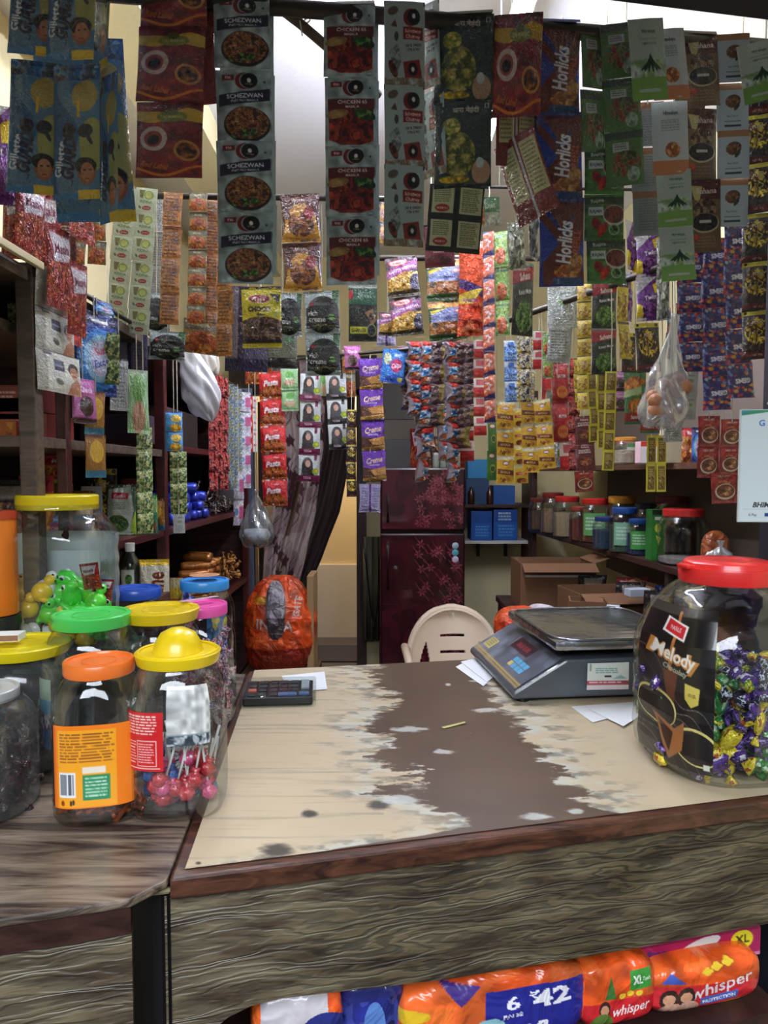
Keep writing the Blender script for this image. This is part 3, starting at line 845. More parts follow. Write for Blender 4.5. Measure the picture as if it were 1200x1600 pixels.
def hairpack(A, c):
    A.c[:] = (206, 214, 214); A.rect(.72, 0, .86, .22, c); A.ell(.42, .42, .26, .34, (22, 16, 16)); A.poly([(.18, .38), (.66, .36), (.74, .78), (.12, .80)], (22, 16, 16)); A.ell(.44, .34, .12, .14, (206, 160, 136)); A.rect(.36, .46, .52, .78, (40, 24, 30)); A.ell(.80, .62, .15, .12, (150, 180, 40)); A.ell(.84, .60, .07, .06, (226, 214, 60)); A.rect(0, .76, 1, 1, c); A.text('Nisha', .42, .84, .10, (230, 214, 226), .6, 3)


@design('crispello', 56, 1.15, .12, .05, .06, (190, 180, 215), 'film_foil', .03)
def _(A): A.c[:] = (120, 72, 186); A.poly([(0, .52), (1, .66), (1, 1), (0, 1)], (90, 48, 30)); A.poly([(.3, .62), (1, .52), (1, .78), (.5, .80)], (206, 150, 80)); A.poly([(0, .88), (1, .80), (1, .94), (0, .98)], (196, 150, 70)); A.rect(0, .96, 1, 1, (50, 30, 40)); A.text('Creme', .52, .30, .18, (236, 210, 170), .72, 8, .03, .3); A.text('SANDWICH', .5, .46, .05, (230, 220, 240), .5)


@design('crispback', 50, 1.2, .10, .08, .06, (190, 180, 215), 'film_foil', .03)
def _(A): A.c[:] = (170, 164, 200); A.rect(.46, 0, .56, 1, (96, 50, 130)); A.lines(.1, .15, .42, .85, 8, (130, 124, 170)); A.lines(.6, .15, .92, .85, 8, (130, 124, 170), 8)


@design('bluepack', 46, .9, .12, .04, .07, (90, 150, 220), 'film_foil', .03)
def _(A): A.c[:] = (60, 130, 214); A.ell(.22, .30, .16, .16, (190, 200, 170)); A.ell(.60, .48, .24, .18, (190, 60, 110)); A.text('Chips', .6, .48, .14, (246, 240, 246), .4, 10); A.poly([(.1, .9), (.5, .72), (1, .8), (1, 1), (.1, 1)], (50, 90, 190)); A.ell(.8, .88, .12, .06, (200, 200, 90)); A.text('Magic', .65, .16, .12, (220, 236, 250), .5, 8)


@design('pinktreat', 34, 1.2, .12, .06, .07, (180, 120, 180), 'film_gloss', .03)
def _(A): A.c[:] = (176, 96, 160); A.ell(.5, .62, .3, .26, (60, 26, 24)); A.rect(0, .86, 1, 1, (60, 26, 24)); A.text('Choco', .5, .25, .12, (240, 220, 240), .7)


@design('twirl', 26, 1.9, .34, .30, .04, (150, 110, 120), 'film_foil', .10)
def _(A): A.c[:] = (196, 186, 190); A.food(A.v < .32, [(196, 40, 44), (220, 80, 60)], 4); A.food((A.v > .3) & (A.v < .66), [(60, 120, 190), (90, 160, 210), (230, 235, 240)], 5); A.food(A.v > .66, [(214, 130, 70), (190, 90, 50), (240, 230, 220)], 5); A.put(A.u < .2, (150, 140, 150))


@design('twirlgrey', 26, 1.9, .34, .30, .04, (130, 116, 110), 'film_foil', .10)
def _(A): A.c[:] = (150, 144, 146); A.food(A.v >= 0, [(140, 126, 130), (170, 160, 164), (110, 84, 84), (150, 60, 60), (96, 110, 140)], 4); A.put(A.u > .7, (150, 130, 70))


@design('bluewhite', 34, 2.4, .10, .04, .04, (200, 215, 235), 'film_foil', .04)
def _(A): A.c[:] = (206, 218, 234); A.food((A.v > .3), [(80, 140, 220), (190, 214, 240), (60, 110, 200)], 4, st=2.5); A.rect(.3, .1, .7, .3, (70, 120, 200))


@design('dominoes', 44, .9, .06, .02, .05, (180, 175, 160), 'film_gloss')
def _(A): A.c[:] = (196, 194, 180); A.food(A.v >= 0, [(40, 34, 36), (206, 204, 190), (190, 186, 170), (70, 60, 56), (214, 196, 120)], 5)


@design('redwhite', 34, 1.3, .06, .02, .05, (220, 190, 190), 'film_gloss')
def _(A): A.c[:] = (226, 210, 206); A.rect(0, .5, 1, 1, (196, 44, 50)); A.rect(.2, .1, .8, .4, (206, 90, 100)); A.food(A.v > .66, [(196, 40, 40), (176, 30, 34)], 4); A.rect(0, 0, 1, .05, (120, 170, 80))


@design('yellowspice', 46, 1.15, .08, .03, .07, (210, 180, 60), 'film_gloss', .02)
def _(A): A.c[:] = (222, 174, 44); A.rect(0, .0, 1, .16, (214, 206, 170)); A.ell(.5, .28, .18, .09, (150, 50, 40)); A.ell(.5, .28, .15, .06, (230, 225, 215)); A.rect(.05, .5, .95, .68, (112, 46, 30), -.08); A.text('MASALA', .5, .59, .09, (230, 200, 120), .66, -3); A.food(A.em(.5, .84, .3, .14), [(200, 140, 40), (226, 180, 80), (150, 90, 30)], 7)


@design('greenspice', 30, 1.5, .08, .03, .06, (80, 130, 50), 'film_gloss', .02)
def _(A): A.c[:] = (60, 116, 44); A.ell(.5, .18, .3, .12, (170, 40, 40)); A.ell(.5, .18, .25, .08, (226, 226, 220)); A.ell(.6, .60, .28, .20, (150, 170, 60)); A.food(A.em(.6, .60, .2, .14), LEAF, 6)


@design('yellowgarlic', 46, 1.15, .08, .03, .07, (210, 180, 60), 'film_gloss', .02)
def _(A): A.c[:] = (222, 190, 52); A.rect(0, 0, 1, .2, (226, 214, 160)); A.food(A.em(.5, .84, .36, .16), [(150, 84, 40), (190, 120, 60), (120, 60, 30)], 8); A.rect(.1, .42, .9, .56, (190, 60, 40)); A.text('CHANA', .5, .49, .08, (240, 230, 190), .6)


@design('redtoy', 46, 1.4, .12, .04, .05, (170, 40, 44), 'film_gloss', .03)
def _(A): A.c[:] = (158, 26, 34); A.ell(.5, .4, .3, .42, (190, 30, 36)); A.rect(.3, .32, .7, .40, (236, 230, 230)); A.text('Fun', .5, .36, .06, (150, 20, 30), .3); A.ell(.5, .74, .28, .22, (206, 120, 40)); A.text('Flips', .5, .72, .10, (180, 30, 30), .4, 8); A.food(A.u > .8, [(200, 190, 190), (140, 30, 36)], 8)


@design('meatmasala', 50, 1.5, .06, .02, .05, (120, 30, 30), 'film_gloss')
def _(A): A.c[:] = (96, 20, 26); A.text('Suhana', .5, .14, .07, (230, 200, 206), .6); A.lines(.15, .24, .85, .38, 3, (206, 190, 186)); A.ell(.5, .66, .40, .28, (60, 16, 14)); A.food(A.em(.5, .66, .35, .24), MEAT + NOOD[:3], 7)


@design('redbite', 24, 1.4, .14, .05, .07, (150, 40, 40), 'film_foil', .05)
def _(A): A.c[:] = (170, 44, 44); A.food(A.v >= 0, [(150, 30, 34), (190, 60, 54), (206, 120, 110), (100, 20, 26)], 5); A.rect(0, .9, 1, 1, (60, 16, 20))


@design('bluegrey', 24, 1.3, .12, .05, .07, (150, 170, 190), 'film_foil', .05)
def _(A): A.c[:] = (160, 178, 196); A.food(A.v >= 0, [(90, 130, 180), (170, 186, 200), (200, 206, 210), (150, 150, 90)], 5)


@design('detergent', 30, 1.5, .06, .02, .05, (220, 215, 220), 'film_gloss')
def _(A): A.c[:] = (216, 214, 222); A.food(A.v >= 0, [(220, 218, 226), (196, 190, 210)], 4); A.rect(.55, .3, 1, .75, (196, 90, 140)); A.ell(.3, .5, .2, .2, (120, 150, 210))


@design('redpouch', 30, 1.0, .06, .02, .06, (230, 220, 220), 'film_gloss')
def _(A): A.c[:] = (220, 60, 44); A.rect(.62, 0, 1, 1, (232, 230, 230)); A.ell(.35, .5, .2, .28, (240, 220, 210)); A.rect(.7, .3, .9, .5, (200, 60, 50))


@design('babysoap', 58, .86, .03, .01, .04, (190, 190, 180), 'film_matt')
def _(A):
    A.c[:] = (196, 198, 188); A.rect(.0, 0, .20, 1, (150, 150, 138)); A.rect(.14, .04, .30, .12, (60, 60, 66)); A.rect(.34, .20, .58, .46, (50, 54, 82)); A.text('BOROLINE', .46, .33, .05, (180, 184, 200), .2); A.ell(.80, .36, .12, .14, (26, 20, 20)); A.ell(.82, .44, .10, .13, (176, 124, 96)); A.poly([(.66, 1), (.72, .72), (.9, .56), (.98, .7), (.98, 1)], (170, 116, 88)); A.rect(.8, .40, .84, .43, (30, 20, 18)); A.rect(.78, .50, .88, .53, (130, 60, 54))
    A.ell(.44, .72, .09, .06, (90, 96, 84), -30); A.rect(0, .0, 1, .03, (40, 40, 44)); A.lines(.3, .52, .6, .62, 2, (150, 150, 144))


@design('washpowder', 50, 1.5, .12, .03, .06, (40, 70, 160), 'film_gloss', .02)
def _(A): A.c[:] = (24, 54, 130); A.rect(0, 0, 1, .16, (20, 26, 70)); A.ell(.5, .58, .46, .56, (60, 130, 210)); A.ell(.5, .56, .36, .42, (150, 200, 236)); A.ell(.5, .56, .26, .32, (200, 204, 236)); A.text('Surf', .5, .46, .09, (180, 40, 70), .4, 20); A.text('Excel', .5, .60, .09, (40, 60, 150), .44, 20); A.rect(.3, .10, .7, .14, (220, 225, 235))


@design('redchips', 50, 1.3, .12, .05, .06, (150, 60, 50), 'film_foil', .05)
def _(A): A.c[:] = (136, 26, 32); A.food(A.v > .45, [(150, 46, 30), (176, 86, 50), (120, 30, 28)], 6); A.poly([(.1, .1), (.9, .1), (.8, .4), (.2, .45)], (196, 190, 196)); A.text('Masala', .5, .27, .12, (110, 30, 60), .6, 5)


@design('jelly', 40, 1.2, .14, .05, .06, (160, 190, 150), 'film_gloss', .03)
def _(A): A.c[:] = (150, 190, 140); A.ell(.5, .3, .3, .26, (96, 150, 70)); A.ell(.5, .75, .3, .3, (190, 150, 120)); A.rect(0, 0, 1, .06, (196, 214, 190))


@design('bluebanana', 44, .95, .08, .02, .08, (100, 160, 220), 'film_gloss', .02)
def _(A): A.c[:] = (80, 160, 214); A.food(A.em(.62, .34, .3, .18), [(226, 180, 50), (240, 210, 90)], 5); A.food(A.em(.6, .80, .32, .2), [(226, 160, 40), (240, 200, 80)], 5); A.rect(0, 0, 1, .06, (40, 100, 190))


@design('greenseeds', 44, 1.0, .08, .02, .08, (90, 130, 70), 'film_gloss', .02)
def _(A): A.c[:] = (60, 104, 60); A.food(A.v >= 0, [(60, 100, 50), (150, 170, 90), (200, 200, 140), (40, 76, 40)], 8)


@design('turmeric', 46, .8, .10, .04, .08, (190, 150, 50), 'film_gloss', .02)
def _(A): A.c[:] = (150, 104, 36); A.ell(.5, .4, .34, .2, (214, 170, 50)); A.rect(0, .82, 1, 1, (60, 120, 150)); A.rect(0, 0, 1, .1, (110, 60, 40))


@design('darkbox', 44, 1.0, .04, .0, .05, (60, 50, 80), 'film_gloss')
def _(A): A.c[:] = (90, 84, 120); A.rect(0, 0, .32, 1, (130, 126, 150)); A.rect(.30, 0, .44, 1, (50, 36, 70)); A.rect(0, .84, 1, 1, (34, 28, 70)); A.lines(.5, .2, .9, .7, 8, (130, 110, 90))


@design('greenbean_back', 50, 1.2, .06, .02, .05, (60, 60, 50), 'film_gloss')
def _(A): A.c[:] = (96, 104, 84); A.rect(0, .7, 1, 1, (24, 24, 26)); A.rect(.6, 0, .9, .3, (60, 110, 60)); A.lines(.1, .2, .5, .6, 6, (130, 136, 116))


@design('oldleaf', 60, 1.6, .20, .12, .05, (190, 190, 180), 'film_foil', .12)
def _(A): A.c[:] = (150, 156, 140); A.food(A.v >= 0, [(140, 146, 130), (180, 186, 170), (100, 110, 90), (196, 200, 190)], 3, st=3)


@design('greentag', 44, 1.0, .06, .03, .05, (190, 200, 190), 'film_gloss')
def _(A): A.c[:] = (74, 128, 84); A.text('Diet', .5, .3, .2, (190, 220, 196), .6, 6); A.food(A.v > .55, [(180, 190, 176), (150, 160, 150)], 4); A.food(A.u < .18, [(206, 150, 60), (180, 100, 40)], 7)


@design('colorpowder', 44, 1.5, .10, .04, .06, (80, 120, 60), 'film_gloss', .02)
def _(A): A.c[:] = (70, 120, 70); A.food(A.em(.5, .3, .5, .26), [(206, 140, 60), (190, 110, 40), (150, 80, 30)], 6); A.rect(0, .34, 1, .46, (180, 206, 150), .1); A.food(A.em(.55, .66, .4, .2), [(214, 140, 50), (150, 80, 40)], 6); A.rect(0, .78, 1, .94, (150, 50, 40)); A.text('Suhana', .5, .86, .07, (240, 230, 220), .7)


@design('darkred', 50, 1.3, .12, .05, .06, (70, 24, 26), 'film_foil', .05)
def _(A): A.c[:] = (84, 20, 26); A.food(A.v > .3, [(70, 16, 22), (100, 30, 30), (50, 14, 18)], 4); A.rect(.2, .12, .8, .26, (150, 130, 120))
# ------------------------------------------------------------------ the room
CREAM = mat('cream_wall_paint', (226, 214, 170), 0.75, bump=0.15, bscale=60, vary=0.04)
WHITE = mat('ceiling_paint', (236, 236, 240), 0.8, bump=0.08, bscale=50, vary=0.02)
DARKWOOD = wood('dark_shelf_wood', (40, 22, 20), (74, 44, 38), 5, (1, 1, 9), 0.5, 0.2, 1.0)
BROWNWOOD = wood('weathered_shelf_wood', (58, 48, 42), (98, 82, 70), 4, (1, 7, 7), 0.55, 0.3, 1.5)
MAROON = wood('maroon_shelf_paint', (60, 20, 22), (84, 30, 30), 5, (2, 2, 6), 0.4, 0.15, 1.0)

struct('floor', box(B(), (0, 2.2, -.05), (5, 10, .1)), mat('dark_floor', (70, 62, 56), .5, bump=.2, bscale=8, vary=.25))
struct('ceiling', box(B(), (0, 3.1, 3.08), (2.9, 6.4, .12)), WHITE)
struct('wall_left', box(B(), (-1.36, 3.1, 1.52), (.12, 6.4, 3.04)), CREAM)
struct('wall_right', box(B(), (1.50, 3.1, 1.52), (.12, 6.4, 3.04)), CREAM)
bm = B()
box(bm, (-1.17, 5.26, 1.52), (.34, .12, 3.04)); box(bm, (.655, 5.26, 1.52), (1.66, .12, 3.04)); box(bm, (-.5875, 5.26, 2.56), (.825, .12, .96))
struct('wall_back', bm, CREAM)
# passage behind the doorway
struct('wall_passage', box(B(), (-.4, 6.26, 1.5), (2.2, .1, 3.0)), mat('passage_wall', (214, 186, 140), .8, vary=.03, bscale=30))
struct('trim_1', box(B(), (-.4, 6.195, .325), (2.2, .03, .65)), mat('passage_tiles', (206, 192, 176), .35))
# door frame, brown
bm = B()
box(bm, (-.975, 5.17, 1.03), (.07, .10, 2.06)); box(bm, (-.165, 5.17, 1.03), (.07, .10, 2.06)); box(bm, (-.57, 5.17, 2.12), (1.10, .10, .20))
struct('door_1', bm, wood('door_frame_wood', (38, 26, 24), (60, 40, 34), 5, (6, 6, 1), .5, .2, 1))
# ceiling beam
struct('trim_2', box(B(), (-.86, 3.1, 2.95), (.22, 6.3, .14)), CREAM)
# shutter lintel above the opening
a = P(950, 0, .92); b = PZ(1200, 31, a.z); d = (b - a).normalized(); n = Vector((-d.y, d.x, 0)); bm = B()
p, q = a - d * 2.2, b + d * .7
prism(bm, [p, q, q - n * .14, p - n * .14], a.z, a.z + .95)
struct('trim_3', bm, mat('shutter_lintel_paint', (30, 28, 34), .5))
# unseen canopy added to keep the daylight off the upper packets
bm = B(); prism(bm, [p - n * .14, q - n * .14, q - n * 1.0, p - n * 1.0], a.z + .05, a.z + .09)
struct('added_canopy', bm, mat('light_block_sheet', (70, 70, 76), .6))
# shutter guide post at the right edge of the opening
bm = B(); box(bm, (.745, 1.25, 1.05), (.10, .06, 2.1)); box(bm, (.70, 1.25, 1.05), (.02, .08, 2.1))
struct('trim_4', bm, mat('shutter_guide_paint', (42, 46, 60), .45))

# tube light, the lamp that lights the shop
TUBE = mat('tube_glow', (235, 240, 255), emit=((228, 234, 255), 130.0))
t = thing('tube_light', 'white tube light hanging under the ceiling behind the front row of packets', 'light', (.36, 2.45, 2.62))
obj('tube', tube(B(), [(0, -.6, 0), (0, .6, 0)], .014, 12), TUBE, t, smooth=True)
obj('batten', box(B(), (0, 0, .04), (.05, 1.24, .04), bev=.005), WHITE, t)
bm = B(); [tube(bm, [(0, y, .06), (0, y, .40)], .003, 6) for y in (-.4, .4)]; obj('hanging_wire', bm, STRING, t)
t = thing('tube_light', 'added second tube light brightening the left side of the shop ceiling', 'light', (-.45, 1.95, 2.90))  # fill light, added to brighten the left wall and ceiling
obj('tube', tube(B(), [(0, -.6, 0), (0, .6, 0)], .014, 12), mat('tube_glow_fill', (235, 240, 255), emit=((236, 238, 250), 75.0)), t, smooth=True)
obj('batten', box(B(), (0, 0, .04), (.05, 1.24, .04), bev=.005), WHITE, t)

# ------------------------------------------------------------------ rods
for nm, lab, r in (('front', 'dark wooden pole along the shop front carrying the nearest sachet strips', .013),
                   ('mid', 'thin rod on the shop left carrying orange and green sachet strips', .008),
                   ('mid_right', 'dark rod behind the nut mixture packets', .010),
                   ('back', 'low rod near the door carrying the red pasta packets', .007),
                   ('slant', 'dark rod running towards the back above the yellow spice strips', .009),
                   ('side', 'rod above the dark green herb sachets and the button candy strips', .009),
                   ('high_right', 'thin wire behind the maroon tea sachets', .004),
                   ('rackline', 'short rod over the near end of the left rack', .006),
                   ('rail', 'long string rail along the left rack carrying soap and chips packets', .006)):
    p, q = RODS[nm]; c = (p + q) / 2
    t = thing('hanging_rod', lab, 'rod', c)
    obj('pole', tube(B(), [p - c, q - c], r, 10), RODMAT, t, smooth=True)
    if nm not in ('front',):
        bm = B()
        for k in (.08, .92):
            e = p.lerp(q, k); top = 3.02 if e.y > .9 else 2.2
            tube(bm, [e - c, Vector((e.x, e.y, 3.02)) - c], .0018, 6)
        obj('hanger_wire', bm, STRING, t)
t = thing('pole_lashing', 'bent stick end lashed with rope under the front pole', 'rope', P(470, 22, 1.2))
c = Vector(t.location)
obj('stick', tube(B(), [P(436, 12, 1.19) - c, P(470, 38, 1.2) - c, P(510, 72, 1.22) - c, P(592, 150, 1.3) - c], .008, 8), mat('bare_stick', (96, 80, 64), .7, bump=.3), t, smooth=True)
bm = B()
for k in range(4): tube(bm, [Vector((math.sin(i) * .016 - .006 * k, math.cos(i) * .016, -.006 + .003 * k)) for i in np.linspace(0, 6.28, 12)], .0015, 5)
tube(bm, [(0, -.015, -.02), (.004, -.016, -.045)], .0012, 5); obj('rope', bm, STRING, t)

# ------------------------------------------------------------------ hanging packets, front pole
S = strip
MG = 'schezwan masala sachets'
S('razor', 62, 50, -120, 303, 74, 2, 'front', 'blue razor packet strip hanging leftmost on the front pole', 'razor_packet_strip', yaw=8, back=1, part='razor_packet')
S('razor', 118, 118, -115, 310, 76, 2, 'front', 'blue razor packet strip, second from the left on the front pole', 'razor_packet_strip', yaw=-4, dy=-.02, part='razor_packet')
S('razor', 128, 128, 60, 338, 120, 1, 'front', 'wide blue and yellow razor packet showing below the two nearest blue strips', 'razor_packet_strip', yaw=6, dy=.05, part='razor_packet', roll=-3)
S('razor', 166, 166, -120, 345, 46, 2, 'front', 'narrow orange edged razor packet strip turned sideways beside the blue ones', 'razor_packet_strip', yaw=-38, dy=.03, part='razor_packet')
S('redtea', 270, 264, -82, 278, 104, 3, 'front', 'dark red tea sachet strip with yellow bands against the cream ceiling', 'tea_sachet_strip', yaw=-6, back=2)
S('schezwan', 377, 385, None, 442, 84, 4, 'front', 'silver grey fried rice masala strip with navy bands, longest on the left', 'masala_sachet_strip', yaw=3, back=4, wob=2)
S('chicken', 546, 550, None, 444, 78, 4, 'front', 'silver grey chicken masala strip with maroon bands', 'masala_sachet_strip', yaw=-2, back=4, wob=2)
S('chutney', 632, 632, None, 384, 62, 3, 'front', 'pale grey chutney masala strip with small red boxes', 'masala_sachet_strip', yaw=5, dy=-.02, back=0, wob=3)
S('chutney', 664, 676, 8, 275, 48, 2, 'front', 'short pale chutney strip turned away behind the longer pale one', 'masala_sachet_strip', yaw=-35, dy=.03)
S('henna', 726, 722, None, 288, 88, 2, 'front', 'dark green henna powder strip with golden leaf heaps', 'henna_sachet_strip', yaw=-5, back=1)
S('henna_back', 715, 708, 290, 392, 84, 2, 'front', 'backs of henna sachets with cream text panels hanging below the green strip', 'henna_sachet_strip', dy=.04, yaw=3)
S('redtea', 811, 808, None, 184, 72, 1, 'front', 'single maroon tea sachet folded over the front pole', 'tea_sachet_strip', yaw=-8, dy=-.015)
S('redtea_back', 806, 806, 120, 260, 64, 1, 'front', 'maroon sachet back with two cream text panels', 'tea_sachet_strip', yaw=10, dy=.03)
S('redtea_back', 802, 822, 215, 352, 66, 1, 'front', 'maroon sachet back twisted and slanting down to a point', 'tea_sachet_strip', yaw=-34, dy=.02, roll=-10)
S('oldleaf', 832, 832, 180, 405, 34, 2, 'front', 'crumpled silver foil strip twisted beside the blue malt strip', 'foil_sachet_strip', dy=.05, yaw=30, twist=24)
S('malt', 872, 880, None, 444, 70, 3, 'front', 'navy blue malt drink packet strip with large white lettering', 'malt_packet_strip', yaw=3, back=2, part='malt_packet')
S('greenmix', 926, 930, None, 235, 42, 2, 'front', 'narrow green masala strip left of the wider green one', 'masala_sachet_strip', yaw=16, dy=.005)
S('beans', 944, 948, 232, 443, 62, 3, 'front', 'green bean masala strip with red chillies, lowest of the green strips', 'masala_sachet_strip', yaw=2, dy=.012)
S('greenmix', 966, 978, None, 288, 56, 3, 'front', 'green mixed masala strip overlapping the bean strip', 'masala_sachet_strip', yaw=-8, dy=-.012)
S('aloe', 1008, 1020, None, 152, 56, 1, 'front', 'pale green herbal sachet folded over the front pole', 'face_wash_strip', yaw=5, dy=-.03)
S('almond', 1040, 1054, None, 268, 56, 2, 'front', 'white and orange almond face wash strip', 'face_wash_strip', yaw=0, dy=-.008)
S('greywash', 1012, 1014, 160, 368, 48, 3, 'front', 'grey backs of face wash sachets in the shade behind the orange ones', 'face_wash_strip', dy=.05)
S('aloe', 1052, 1062, 266, 438, 52, 2, 'front', 'white and green aloe sachet strip with dark plants', 'face_wash_strip', yaw=-2, dy=.002)
S('coffee', 1094, 1102, None, 392, 52, 3, 'front', 'brown masala strip with a bowl picture', 'masala_sachet_strip', yaw=4, back=1)
S('rosecard', 1146, 1146, None, 352, 48, 4, 'front', 'pale grey face wash card strip with brown tops', 'face_wash_strip', yaw=-4, dy=-.01, wob=2)
S('aloe', 1180, 1192, 66, 160, 54, 1, 'front', 'pale herbal sachet folded over the pole at the edge of the opening', 'face_wash_strip', yaw=-14, dy=-.03)
S('blacksnack', 1184, 1184, 100, 560, 44, 6, 'front', 'dark snack packet strip in the shade by the shutter guide', 'snack_packet_strip', dy=.07, yaw=-20)

# ------------------------------------------------------------------ middle rod, left
for i, (c_, lab) in enumerate(((192, 'left column of the pale green mint sachets'), (225, 'right column of the pale green mint sachets'))):
    S('lime', c_ + 5, c_ - 12 + 2 * i, 294, 517 + 4 * i, 34, 6, 'mid', lab + ' near the cream wall', 'mint_sachet_strip', yaw=-4, dy=-.01, wob=1.5, roll=2)
S('ketchup', 271, 263, None, 506, 29, 4, 'mid', 'straight mustard brown sachet strip left of the noodle spice strip', 'sauce_sachet_strip', yaw=3, wob=1)
S('noodle_cake', 310, 306, None, 506, 30, 7, 'mid', 'orange noodle spice strip with grey bands', 'noodle_spice_strip', yaw=-6, wob=3)
S('ketchup', 335, 330, None, 530, 24, 5, 'mid', 'mustard brown sachet strip behind the noodle spice strip', 'sauce_sachet_strip', yaw=12, dy=.03)
S('ketchup', 352, 350, None, 556, 26, 5, 'mid', 'long mustard brown sachet strip beside the silver rice masala', 'sauce_sachet_strip', yaw=-10, dy=-.01)
S('noodle_cake', 318, 312, 500, 552, 60, 1, 'mid', 'wide brown noodle packet at the end of the orange strips', 'noodle_spice_strip', dy=.03)
S('noodle_cake', 122, 118, 340, 412, 28, 2, 'mid', 'brown spice strip under the razor packets, left one', 'noodle_spice_strip', dy=-.1)
S('noodle_cake', 152, 150, 340, 412, 28, 2, 'mid', 'brown spice strip under the razor packets, right one', 'noodle_spice_strip', dy=-.1)
S('greyback', 250, 244, 310, 465, 22, 3, 'mid', 'grey foil sachet strip behind the mint and mustard strips', 'foil_sachet_strip', dy=.06)
S('creme', 244, 242, 458, 516, 46, 1, 'mid', 'black hair colour sachet half hidden behind the mustard strip', 'hair_colour_sachet', dy=.05, part='pouch')
S('creme', 262, 262, 518, 562, 58, 1, 'mid', 'black hair colour sachet above the white plastic bag', 'hair_colour_sachet', dy=.02, part='pouch', roll=2)
S('cookie', 468, 474, None, 454, 60, 2, 'mid', 'brown and golden biscuit packet pair between the two silver masala strips', 'biscuit_packet_strip', yaw=2, part='biscuit_packet')
S('choco', 408, 412, 448, 542, 62, 1, 'mid', 'yellow chocolate flakes packet with a red oval', 'cereal_packet', cat='snack packet', dy=-.12, part='pouch', roll=1.5)
S('darkbox', 388, 384, 448, 580, 66, 1, 'mid', 'violet and black packet behind the yellow chocolate packet', 'snack_packet', cat='snack packet', dy=.05, part='pouch')
S('creme', 450, 450, 458, 524, 44, 1, 'mid', 'black hair colour sachet just right of the yellow packet', 'hair_colour_sachet', dy=.04, part='pouch')
S('greenbean_back', 440, 440, 520, 576, 50, 1, 'mid', 'grey packet back with a black foot below the yellow packet', 'snack_packet', cat='snack packet', dy=.05, part='pouch')
S('creme', 502, 505, 455, 586, 56, 2, 'mid', 'strip of two black hair colour sachets under the biscuit packets', 'hair_colour_strip', yaw=-3)
S('streax', 567, 568, 444, 532, 44, 1, 'mid_right', 'dark green hair colour sachet under the chicken masala strip', 'hair_colour_sachet', dy=-.4, part='pouch')
S('mixture', 626, 638, 402, 524, 50, 2, 'mid_right', 'purple and gold nut mixture packet pair', 'mixture_packet_strip', yaw=-4, part='mixture_packet', dy=-.02)
S('mixture', 606, 606, 488, 524, 30, 1, 'mid_right', 'small pink and gold mixture packet beside the larger pair', 'mixture_packet', cat='snack packet', part='pouch', yaw=20)
S('maroonpack', 684, 686, 350, 417, 46, 1, 'mid_right', 'maroon henna packet with gold lettering', 'henna_packet', cat='henna packet', dy=-.5, part='pouch', roll=-2)
S('aloo', 694, 700, 406, 530, 58, 2, 'mid_right', 'green and blue snack packet pair under the maroon packet', 'snack_packet_strip', part='snack_packet', yaw=-8, dy=-.1)
S('orangepack', 738, 732, 378, 522, 42, 1, 'mid_right', 'orange foil packet with a purple band standing sideways', 'snack_packet', cat='snack packet', part='pouch', yaw=-20, dy=-.15)
S('stripeband', 763, 765, 362, 660, 18, 8, 'mid_right', 'narrow red and navy striped candy strip', 'candy_strip', part='candy', yaw=-20, dy=-.2)
S('greenorange', 782, 786, 362, 524, 22, 3, 'mid_right', 'narrow green and orange snack strip beside the navy striped one', 'snack_packet_strip', part='snack_packet', yaw=-15, dy=-.2)
S('methi', 818, 814, 410, 524, 38, 1, 'high_right', 'dark herb sachet half hidden left of the pale gap', 'herb_sachet', cat='herb sachet', part='pouch', dy=.05, yaw=20)
S('oldleaf', 806, 812, 348, 420, 34, 1, 'high_right', 'crumpled green silver packet above the half hidden herb sachet', 'foil_packet', cat='foil packet', part='pouch', yaw=24)
S('greentag', 764, 768, 308, 352, 34, 1, 'high_right', 'small green and white packet dangling near the maroon tea backs', 'snack_packet', cat='snack packet', part='pouch', dy=-.1, yaw=14)
S('cookie', 597, 599, 312, 380, 18, 2, 'mid', 'narrow blue brown packets glimpsed left of the chutney strip', 'snack_packet_strip', part='snack_packet', yaw=40, dy=.1)

# ------------------------------------------------------------------ lower back rod
S('pasta', 424, 430, 580, 790, 40, 5, 'back', 'red pasta packet strip near the plastic bag', 'pasta_packet_strip', yaw=-4, part='pasta_packet')
S('pasta', 414, 412, 545, 582, 30, 1, 'back', 'top red pasta packet turned sideways above the long red strip', 'pasta_packet', cat='pasta packet', part='pouch', yaw=-30)
S('greentoffee', 452, 454, 576, 642, 27, 2, 'back', 'pale green toffee packet pair beside the red pasta strip', 'toffee_packet_strip', part='toffee_packet')
S('hairmaroon', 486, 482, 584, 752, 33, 4, 'back', 'maroon hair colour strip with a long haired woman on each sachet', 'hair_colour_strip', wob=3)
S('hairblack', 524, 530, 584, 702, 32, 3, 'back', 'black hair colour strip with a long haired woman on each sachet', 'hair_colour_strip', wob=3)
S('jelly', 505, 506, 582, 618, 12, 1, 'back', 'small lime and orange sachet between the maroon and black hair colour strips', 'candy_sachet', cat='candy', part='pouch')
S('pinktreat', 550, 552, 540, 578, 26, 1, 'back', 'small pink chocolate packet above the purple biscuit strip', 'chocolate_packet', cat='chocolate packet', part='pouch')
S('noodle_cake', 544, 546, 545, 620, 20, 2, 'back', 'orange candy strip behind the small pink packet', 'candy_strip', part='candy', dy=.05)
S('crispello', 578, 586, 560, 752, 37, 4, 'back', 'purple cream biscuit packet strip, long one over the dark doorway', 'biscuit_packet_strip', part='biscuit_packet', wob=6)
S('crispback', 578, 578, 756, 800, 34, 1, 'back', 'lilac packet back under the purple biscuit strip', 'biscuit_packet', cat='biscuit packet', part='pouch')
